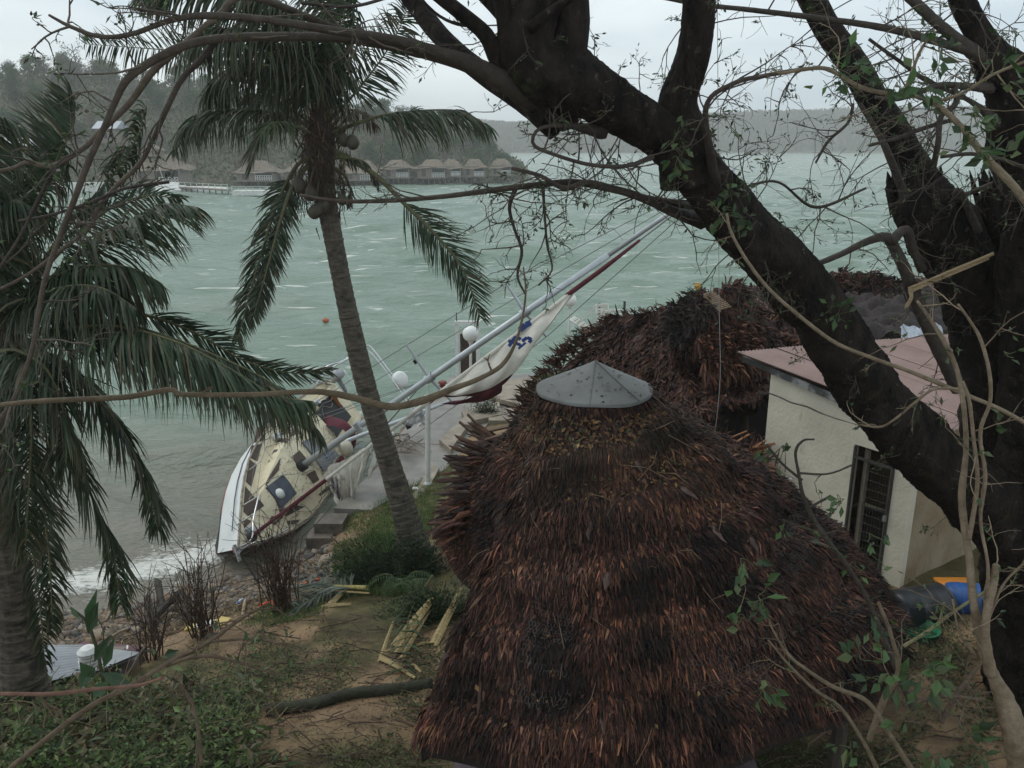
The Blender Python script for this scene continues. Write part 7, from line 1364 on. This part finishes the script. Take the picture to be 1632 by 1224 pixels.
# twigs round the trunk and the green shoots on it
twigs_along(qA, 26, mb, lv, L=.5, r=.006, lev=2, leaf=.5, f0=.55, f1=.95, up=(0, -.4, .3)); twigs_along(qA, 20, mb, lv, L=.55, r=.006, lev=2, leaf=.3, f0=.62, f1=.85, up=(-.2, -.3, -.7)); twigs_along(qA, 14, mb, lv, L=.35, r=.005, lev=2, leaf=.6, f0=.3, f1=.62, up=(-.3, -.8, 0)); twigs_along(qB, 10, mb, lv, L=.5, r=.005, lev=2, leaf=.5, f0=.1, f1=.5, up=(.8, -.3, .1))
finish(A, mb, lv)
def shoots(parent, spots, lsz=.14, n=10, spread=.14, col=None):
    b, l = MB(), MB()
    for x, y, Y_ in spots:
        c = P(x, y, Y_)
        for k in range(max(int(n * .7), 2)):
            d = unit(TR.normal(0, 1, 3) + (0, -.4, -.3)); p1 = c + d * TR.uniform(.3, 1) * spread; b.tube([c, (c + p1) / 2 + TR.normal(0, .01, 3), p1], .003, 3, caps=False, col=(.08, .1, .04))
            nl = TR.integers(1, 4); l.leaves(p1 + TR.normal(0, .02, (nl, 3)), unit(d + TR.normal(0, .5, (nl, 3))), unit(TR.normal(0, .5, (nl, 3)) + (0, -.6, .6)), TR.uniform(.5, 1.2, nl) * lsz, TR.uniform(.35, .6, nl) * lsz, (leafc[TR.integers(4, size=nl)] if col is None else np.tile(col, (nl, 1))) * TR.uniform(.6, 1.4, (nl, 1)))
    o = l.build('green_shoots', M['leaf'], parent); tag(o, kind='stuff'); o = b.build('shoot_stems', M['bark_small'], parent); tag(o, kind='stuff')
shoots(A, [(1185, 290, 6.9), (1165, 310, 6.8), (1180, 345, 6.7), (1150, 340, 6.7), (1325, 490, 7.4), (1335, 500, 7.4), (1080, 250, 6.4), (1072, 225, 6.4)], .10, 9, .12)
# moss and ferny tufts on bark
N = 2600; i = TR.integers(0, len(qA), N); i = i[TR.random(N) < .8]; N = len(i); d = unit(TR.normal(0, 1, (N, 3)) + (0, -.8, .3)); p = qA[i, :3] + d * qA[i, 3:4] * .98
l = MB().leaves(p, unit(TR.normal(0, 1, (N, 3)) + d * .6), unit(TR.normal(0, 1, (N, 3))), TR.uniform(.01, .045, N), TR.uniform(.004, .014, N), np.array([(.03, .05, .02), (.05, .04, .03), (.02, .02, .016)])[TR.integers(3, size=N)] * TR.uniform(.5, 1.5, (N, 1))); tag(l.build('moss', M['leaf'], A), kind='stuff')

# ---- broken tree behind it, at right
g = GT(1650, 1060); B = thing('snapped_tree', 'dark broken tree at right, snapped jagged, one thin limb left standing', 'tree', g)
_, qs = limb(B, 'trunk', [(1670, 1120, 150, 10.4), (1655, 900, 150, 10.1), (1632, 720, 160, 9.9), (1603, 560, 140, 9.7), (1568, 480, 118, 9.5), (1526, 405, 112, 9.4), (1480, 335, 100, 9.3), (1462, 300, 88, 9.3)], n=48, rough=.03, per=.03, lump=.06)
_, q = limb(B, 'limb', [(1500, 340, 60, 9.45), (1455, 255, 50, 9.4), (1410, 185, 47, 9.4), (1362, 108, 44, 9.4), (1320, 45, 42, 9.4), (1285, -20, 40, 9.4)], n=14, rough=.02)
mb, lv = MB(), MB(); 
def jag(parent, c, w, h, axis, n=26, Y=None):
    b = MB()
    for k in range(n):
        p = c + np.array((TR.uniform(-1, 1) * w, TR.uniform(-1, 1) * w * .7, 0)); hh = h * TR.uniform(.3, 1); ax2 = unit(np.asarray(axis) + TR.normal(0, .08, 3)); b.tube([p - ax2 * .25, p + ax2 * hh * .5, p + ax2 * hh], [w * .3, w * .2, .004], 5)
    return b.build('splintered_end', M['bark'], parent)
jag(B, P(1448, 305, 9.3), .20, .28, (-.35, 0, 1)); jag(B, P(1428, 318, 9.3), .08, .12, (-.8, 0, .5), 8); jag(B, P(1480, 290, 9.35), .12, .2, (-.2, 0, 1), 12)
_, q2 = limb(B, 'broken_limb', [(1660, 620, 120, 9.6), (1640, 520, 100, 9.5), (1615, 420, 76, 9.4), (1592, 345, 58, 9.3), (1578, 305, 44, 9.3)], n=18, rough=.04, lump=.05); jag(B, P(1582, 318, 9.3), .13, .42, (-.38, 0, 1), 16)
_, qC = limb(B, 'limb', [(1690, 820, 170, 9.2), (1678, 600, 150, 8.9), (1660, 420, 120, 8.6), (1640, 290, 100, 8.3), (1618, 190, 86, 8.1), (1606, 130, 76, 8.0), (1580, 90, 60, 7.9), (1560, 50, 40, 7.9), (1535, 5, 34, 7.9), (1515, -40, 30, 7.9)], n=40, rough=.03, per=.03, lump=.07)
for p_ in ([(1625, 150, 50, 8.0), (1590, 110, 34, 7.9), (1550, 80, 22, 7.8), (1500, 42, 18, 7.7), (1455, 0, 16, 7.6), (1430, -25, 15, 7.6)], [(1660, 130, 60, 8.1), (1690, 60, 60, 8.1), (1700, -40, 50, 8.1)], [(1600, 90, 30, 8.0), (1560, 85, 17, 7.8), (1480, 62, 13, 7.7), (1400, 42, 11, 7.6), (1300, 28, 9, 7.5), (1200, 16, 8, 7.4), (1120, 8, 7, 7.3), (1050, -5, 6, 7.2)],
           [(1600, 200, 22, 8.0), (1545, 160, 8, 7.9), (1480, 130, 7, 7.9), (1430, 95, 6, 7.8), (1385, 62, 5, 7.8)], [(1580, 140, 18, 7.9), (1545, 137, 12, 7.7), (1500, 135, 10, 7.6), (1470, 145, 8, 7.5), (1430, 158, 7, 7.4), (1395, 155, 6, 7.4)],
           [(1520, 140, 10, 7.6), (1526, 155, 11, 7.6), (1520, 170, 10, 7.6), (1500, 185, 9, 7.6), (1495, 230, 9, 7.6), (1488, 265, 10, 7.8)], [(1520, 190, 7, 7.7), (1470, 205, 7, 7.7), (1430, 220, 6, 7.7), (1385, 232, 5, 7.7)],
           [(1450, 330, 14, 9.2), (1430, 280, 12, 9.1), (1412, 235, 11, 9.1), (1395, 205, 9, 9.2), (1370, 165, 7, 9.2)], [(1360, 165, 5, 9.0), (1352, 195, 5, 9.0), (1320, 225, 5, 9.0), (1300, 260, 3, 9.0)], [(1560, 370, 14, 9.0), (1530, 305, 11, 9.0), (1525, 315, 8, 9.0), (1590, 290, 9, 9.0)],
           [(1530, 620, 26, 9.0), (1490, 540, 24, 8.9), (1462, 480, 22, 8.8), (1443, 430, 19, 8.7), (1425, 395, 18, 8.7), (1410, 378, 15, 8.6), (1380, 385, 12, 8.6), (1340, 405, 10, 8.5), (1305, 420, 9, 8.4)], [(1420, 385, 18, 8.6), (1445, 365, 14, 8.7), (1455, 395, 13, 8.8), (1470, 430, 16, 8.9)],
           [(1500, 250, 6, 7.8), (1550, 245, 6, 7.8), (1600, 255, 6, 7.7), (1640, 270, 6, 7.7)], [(1380, 300, 4, 8.2), (1300, 330, 5, 8.0), (1240, 290, 4, 7.6), (1180, 300, 5, 7.4)]):
    _, q = limb(B, 'branch', p_, m='bark_small', n=8, rough=.06, col=(.055, .045, .036), per=.04); twigs_along(q, 9, mb, lv, L=.55, r=.007, lev=2, leaf=.28)
twigs_along(qC, 34, mb, lv, L=.8, r=.009, lev=3, leaf=.3, f0=.45, f1=1, up=(-.9, -.2, .1)); twigs_along(qs, 26, mb, lv, L=.7, r=.008, lev=2, leaf=.3, f0=.5, f1=1, up=(-.9, -.3, .0)); twigs_along(q2, 10, mb, lv, L=.6, r=.007, lev=2, leaf=.3, up=(-.5, -.5, .1))
finish(B, mb, lv)
# hanging strip of torn pale wood
t = thing('torn_branch', 'strip of freshly torn pale wood hooked across the dark snapped trunk', 'branch', P(1510, 430, 8.6)); wr = mat('torn_wood', (.36, .27, .16), (.22, .15, .08), rough=.7, scale=14, stretch=(1, 1, 7), bump=.4)
b = MB()
for k in range(7): y_ = k * 2.6; a_ = P(1448, 459 + y_ * .6, 8.6 + .01 * k); c_ = P(1583 - k * 6, 404 + y_, 8.6 + .01 * k); m2 = (a_ + c_) / 2 + TR.normal(0, .012, 3); b.tube(smooth_path([a_, m2, c_], 4), [.012] * 8 + [.02], 5, rough=.1)
b.build('splinters', wr, t); MB().bar(P(1452, 462, 8.62), P(1575, 410, 8.64), .05, .02, up=(0, -1, .2)).build('strip', wr, t); MB().tube(smooth_path([P(1450, 458, 8.6), P(1452, 475, 8.58), P(1442, 492, 8.6)], 4), [.02] * 8 + [.006], 5).build('dangling_end', wr, t)

# ---- pale saplings and creepers in front of the right trunk
def sapling(nm, lab, cat, polys, col, spots=(), leafN=8, tw=6, lsz=.12, shootn=7, m='bark_small', L_=.35, group=None, leaf=.4):
    base = P(*[polys[0][0][k] for k in (0, 1, 3)]); t = thing(nm, lab, cat, base, group); mb, lv = MB(), MB()
    for k, p_ in enumerate(polys):
        _, q = limb(t, 'stem' if k == 0 else 'branch', p_, m=m, n=9, rough=.09, col=col, per=.022); twigs_along(q, tw, mb, lv, L=L_, r=.005, lev=1, leaf=leaf, col=np.array(col), f0=.3, lsz=.06)
    finish(t, mb, lv)
    if len(spots): shoots(t, spots, lsz, shootn)
    return t
tan = (.20, .15, .10)
sapling('sapling', 'pale bare sapling with twin upright stems at the right edge', 'sapling', [[(1640, 1260, 46.8, 4.6), (1622, 1180, 39.0, 4.6), (1600, 1110, 29.6, 4.7), (1585, 1080, 21.8, 4.7), (1565, 1030, 14.0, 4.8), (1552, 960, 12.5, 4.8), (1545, 890, 11.7, 4.9), (1533, 800, 10.9, 5.0), (1540, 720, 8.6, 5.0), (1536, 650, 7.8, 5.0), (1525, 590, 7.0, 5.1), (1505, 545, 7.0, 5.1), (1480, 505, 5.5, 5.2), (1462, 480, 4.7, 5.2)],
        [(1580, 1075, 18.7, 4.7), (1570, 1000, 14.0, 4.7), (1583, 930, 12.5, 4.8), (1588, 900, 9.4, 4.8)], [(1566, 1010, 10.9, 4.8), (1575, 910, 5.5, 4.8), (1563, 830, 5.5, 4.9), (1570, 760, 6.2, 4.9), (1562, 690, 6.2, 4.9), (1578, 640, 5.5, 4.9), (1576, 590, 5.5, 4.9), (1562, 540, 5.5, 5.0), (1545, 510, 4.7, 5.0), (1527, 485, 4.7, 5.0)],
        [(1545, 860, 7.8, 4.9), (1558, 770, 6.2, 4.9), (1552, 700, 6.2, 4.9), (1545, 640, 5.5, 4.9), (1534, 608, 4.7, 4.9)], [(1575, 985, 6.2, 4.8), (1600, 930, 3.9, 4.8), (1640, 890, 3.9, 4.8)], [(1560, 1050, 4.7, 4.8), (1530, 1010, 3.9, 4.8), (1518, 955, 3.1, 4.8)]], tan, [(1530, 560, 5.1), (1600, 560, 5.0), (1590, 680, 4.9), (1525, 700, 5.0)], tw=5, lsz=.09, shootn=3)
sapling('creeper_stem', 'long tan creeper stem running down across the leaning trunk', 'creeper', [[(1660, 690, 6.8, 5.4), (1600, 655, 6.8, 5.5), (1530, 625, 6.8, 5.6), (1450, 592, 6.0, 5.7), (1390, 570, 6.0, 5.9), (1330, 545, 6.0, 6.0), (1270, 500, 6.0, 6.1), (1225, 460, 6.0, 6.2), (1190, 415, 5.2, 6.3), (1165, 370, 4.5, 6.3), (1158, 340, 3.8, 6.3)], [(1530, 620, 5.2, 5.6), (1490, 620, 4.5, 5.6), (1460, 640, 4.5, 5.6), (1430, 665, 3.8, 5.6), (1405, 680, 3.8, 5.7), (1375, 678, 3.0, 5.7)]], (.19, .145, .095), tw=7, L_=.2)
sapling('leafy_branch', 'pale knotty branch with torn green leaves reaching in at upper right', 'branch', [[(1660, 350, 14, 4.9), (1610, 290, 12, 5.0), (1570, 250, 10, 5.1), (1530, 200, 9, 5.2), (1490, 165, 8, 5.3), (1450, 152, 7, 5.4), (1410, 148, 7, 5.4), (1370, 138, 7, 5.4), (1330, 115, 6, 5.5), (1300, 108, 6, 5.5), (1240, 118, 5, 5.6)], [(1440, 150, 5, 5.4), (1455, 110, 5, 5.4), (1470, 75, 5, 5.4), (1490, 50, 4, 5.3)], [(1480, 165, 6, 5.3), (1530, 150, 5, 5.2), (1580, 120, 5, 5.1), (1640, 95, 5, 5.0)]], (.20, .155, .10),
        [(1325, 105, 5.4), (1340, 118, 5.4), (1368, 118, 5.4), (1405, 128, 5.3), (1430, 135, 5.3), (1450, 150, 5.3), (1475, 120, 5.2), (1492, 60, 5.2), (1500, 80, 5.2), (1480, 140, 5.2), (1550, 180, 5.0), (1560, 215, 5.0), (1580, 205, 5.0), (1545, 230, 5.0), (1610, 130, 4.9), (1620, 50, 4.9), (1600, 250, 5.0)], lsz=.10, shootn=7, tw=7)
sapling('sapling', 'slender dark sapling with ragged leaves in front of the shed wall', 'sapling', [[(1455, 1130, 10, 5.6), (1418, 1040, 9, 5.6), (1385, 960, 8, 5.7), (1352, 905, 8, 5.7), (1320, 862, 8, 5.7), (1295, 825, 7, 5.8), (1280, 790, 6, 5.8), (1273, 755, 5, 5.8), (1268, 720, 5, 5.8), (1280, 702, 4, 5.8), (1298, 700, 3, 5.8)], [(1278, 765, 5, 5.8), (1250, 742, 4, 5.8), (1235, 725, 4, 5.8), (1222, 708, 4, 5.8)], [(1272, 754, 4, 5.8), (1320, 755, 3, 5.8), (1358, 741, 3, 5.8)], [(1288, 810, 4, 5.8), (1325, 790, 4, 5.8)], [(1310, 850, 4, 5.8), (1270, 838, 3, 5.8), (1248, 828, 3, 5.8)], [(1310, 852, 4, 5.7), (1335, 845, 3, 5.7), (1342, 832, 3, 5.7)]], (.05, .042, .032),
        [(1240, 738, 5.8), (1222, 715, 5.8), (1335, 788, 5.7), (1345, 795, 5.7), (1252, 828, 5.8), (1292, 845, 5.7), (1318, 870, 5.6), (1362, 895, 5.6), (1385, 850, 5.6), (1395, 890, 5.6), (1400, 990, 5.5), (1420, 1000, 5.5)], lsz=.09, shootn=4, tw=2, L_=.12, leaf=.2)
sapling('sapling', 'thin fallen forked stem with big green leaves over the lower right of the thatch', 'sapling', [[(1480, 1270, 9.6, 5.0), (1430, 1190, 8.0, 5.0), (1385, 1120, 7.2, 5.0), (1330, 1095, 6.4, 5.1), (1290, 1070, 5.6, 5.1), (1258, 1045, 4.8, 5.2), (1235, 1010, 3.2, 5.2), (1220, 975, 2.4, 5.2)], [(1410, 1250, 8.0, 5.0), (1375, 1180, 6.4, 5.0), (1340, 1128, 5.6, 5.1), (1300, 1100, 4.8, 5.1), (1256, 1058, 4.0, 5.2), (1225, 1020, 2.4, 5.2)], [(1385, 1180, 9.6, 5.1), (1410, 1110, 9.6, 5.1), (1432, 1070, 8.8, 5.1), (1420, 1010, 6.4, 5.1), (1400, 960, 4.8, 5.1)]], (.17, .13, .085),
        [(1222, 1090, 5.1), (1215, 1085, 5.1), (1208, 950, 5.2), (1200, 960, 5.2), (1188, 985, 5.2), (1180, 890, 5.3), (1370, 1050, 5.0), (1390, 1080, 5.0), (1430, 1080, 4.9), (1475, 1075, 4.9), (1488, 1060, 4.9), (1400, 1030, 5.0), (1440, 1140, 4.8), (1420, 1200, 4.7), (1350, 1190, 4.8), (1540, 1170, 4.7), (1560, 1190, 4.7), (1500, 1200, 4.7)], lsz=.13, shootn=5, tw=4)
sapling('sapling', 'small yellow green sprouting twig beside the blue drum', 'sapling', [[(1440, 1030, 6, 7.2), (1480, 1005, 5, 7.2), (1520, 975, 5, 7.2), (1590, 930, 4, 7.1)], [(1495, 1000, 4, 7.2), (1505, 960, 3, 7.2)]], (.2, .19, .1), [(1505, 985, 7.1), (1508, 995, 7.1), (1480, 1010, 7.1), (1465, 1015, 7.1)], lsz=.07, shootn=4, tw=3, L_=.15)
sapling('dead_shrub', 'bare brown dead shrub in the litter at lower right', 'shrub', [[(1500, 1150, 10, 7.0), (1530, 1100, 7, 7.0), (1560, 1060, 5, 7.0)], [(1500, 1150, 8, 7.0), (1490, 1100, 5, 7.0), (1475, 1050, 4, 7.0)], [(1440, 1125, 6, 7.2), (1500, 1110, 6, 7.0), (1570, 1115, 6, 6.9)]], (.12, .09, .065), tw=14, L_=.4, leaf=.15)
# ---- near branches crossing the picture
sapling('near_branch', 'long mossy brown branch crossing the view level with the yacht, close to the camera', 'branch', [[(-40, 650, 8.0, 2.6), (60, 639, 8.0, 2.6), (200, 632, 8.8, 2.6), (270, 620, 8.0, 2.65), (290, 628, 8.0, 2.65), (400, 629, 8.8, 2.7), (500, 624, 9.6, 2.75), (560, 633, 10.4, 2.8), (625, 648, 10.4, 2.8), (680, 636, 11.2, 2.8), (720, 620, 9.6, 2.8), (765, 603, 8.0, 2.8), (800, 582, 7.2, 2.85), (820, 550, 5.6, 2.85), (832, 510, 4.0, 2.9), (838, 465, 3.2, 2.9), (834, 425, 2.4, 2.9)], [(1, 1105, 7.2, 2.5), (2, 1106, 7.2, 2.5)]][:1], (.10, .072, .042), tw=5, L_=.07, leaf=.0)
sapling('near_branch', 'long diagonal bare branch rising from the bottom left corner', 'branch', [[(10, 1230, 8.2, 4.0), (80, 1172, 8.2, 4.0), (150, 1122, 8.2, 4.1), (205, 1095, 8.2, 4.2), (270, 1055, 7.5, 4.3), (330, 1025, 6.8, 4.4), (385, 985, 6.0, 4.5), (430, 962, 3.8, 4.6)], [(265, 1060, 6.0, 4.3), (320, 1045, 6.0, 4.3), (380, 1055, 4.5, 4.3), (440, 1075, 3.0, 4.3)], [(340, 1022, 4.5, 4.4), (400, 1018, 4.5, 4.4), (445, 1025, 3.8, 4.4), (470, 1035, 3.0, 4.4)], [(285, 1090, 6.0, 4.2), (305, 1120, 6.0, 4.2), (315, 1160, 6.0, 4.1), (322, 1220, 6.0, 4.0)]], (.11, .078, .05), tw=8, L_=.3)
sapling('near_branch', 'reddish horizontal branch at the lower left edge', 'branch', [[(-30, 1105, 6.4, 3.2), (60, 1106, 6.4, 3.2), (100, 1104, 7.2, 3.2), (150, 1098, 5.6, 3.25), (220, 1092, 4.8, 3.3), (260, 1080, 4.0, 3.3)]], (.15, .08, .055), tw=1)
sapling('leafy_shoot', 'upright shoot with broad dark leaves in front of the grey tin roof', 'shoot', [[(168, 1110, 6, 4.6), (160, 1060, 5, 4.6), (150, 1020, 5, 4.6), (138, 990, 5, 4.6), (112, 968, 4, 4.6)]], (.06, .06, .03), tw=0)
t = [o for o in C.objects if o.name.startswith('leafy_shoot') and o.type == 'EMPTY'][0]; l = MB()
for (x0, y0, x1, y1, w_) in [(138, 1000, 150, 950, .07), (140, 1010, 152, 968, .09), (150, 1055, 170, 1020, .08), (165, 1065, 178, 1025, .07), (160, 1072, 205, 1090, .08), (150, 1080, 130, 1060, .09), (170, 1085, 150, 1110, .09), (145, 1062, 128, 1095, .08), (112, 968, 125, 985, .03), (262, 1045, 280, 1038, .06)]:
    a_, c_ = P(x0, y0, 4.55), P(x1, y1, 4.5); d = c_ - a_; l = MB().leaves(a_[None], unit(d)[None], np.array([(.2, -.8, .5)]), [np.linalg.norm(d) * 1.15], [w_], np.array([(.035, .075, .03)]) * TR.uniform(.6, 1.3)); l.build('broad_leaf', M['leaf'], t)
# clumps of bare reddish stems at the top of the beach
for k, (px, py, top_, n_, lab) in enumerate([(325, 1015, 870, 34, 'clump of tall bare brown stems standing in front of the surf'), (452, 975, 840, 46, 'thickest clump of bare brown stems before the yacht bow'), (245, 1050, 925, 20, 'sparse leaning bare stems just above the tin roof')]):
    g = GT(px, py); t = thing('stem_clump', lab, 'shrub', g); mb, lv = MB(), MB(); hh = (py - top_) * mpp(g[1], 1.2)
    for j in range(n_):
        d = unit(TR.normal(0, .13, 3) + (0, 0, 1)); twig(mb, lv, g + TR.normal(0, .13, 3) * (1, 1, 0), d, hh * TR.uniform(.5, 1.05), .014, 1, leaf=.06, grav=-.02, curl=.09, col=np.array((.085, .055, .035)))
    finish(t, mb, lv)
# ---------------------------------------------------------------- haze
b = MB().box((300, 900, 34), (2600, 2700, 76)); 
hm = bpy.data.materials.new('haze'); hm.use_nodes = True; nt = hm.node_tree; nt.nodes.clear(); o_ = nt.nodes.new('ShaderNodeOutputMaterial'); v_ = nt.nodes.new('ShaderNodeVolumePrincipled')
v_.inputs['Color'].default_value = (.92, .92, .90, 1); v_.inputs['Density'].default_value = .0006; v_.inputs['Anisotropy'].default_value = .2; nt.links.new(v_.outputs[0], o_.inputs['Volume'])
hz_o = b.build('haze', hm); tag(hz_o, 'thin grey rain haze over the bay', 'haze', kind='stuff')
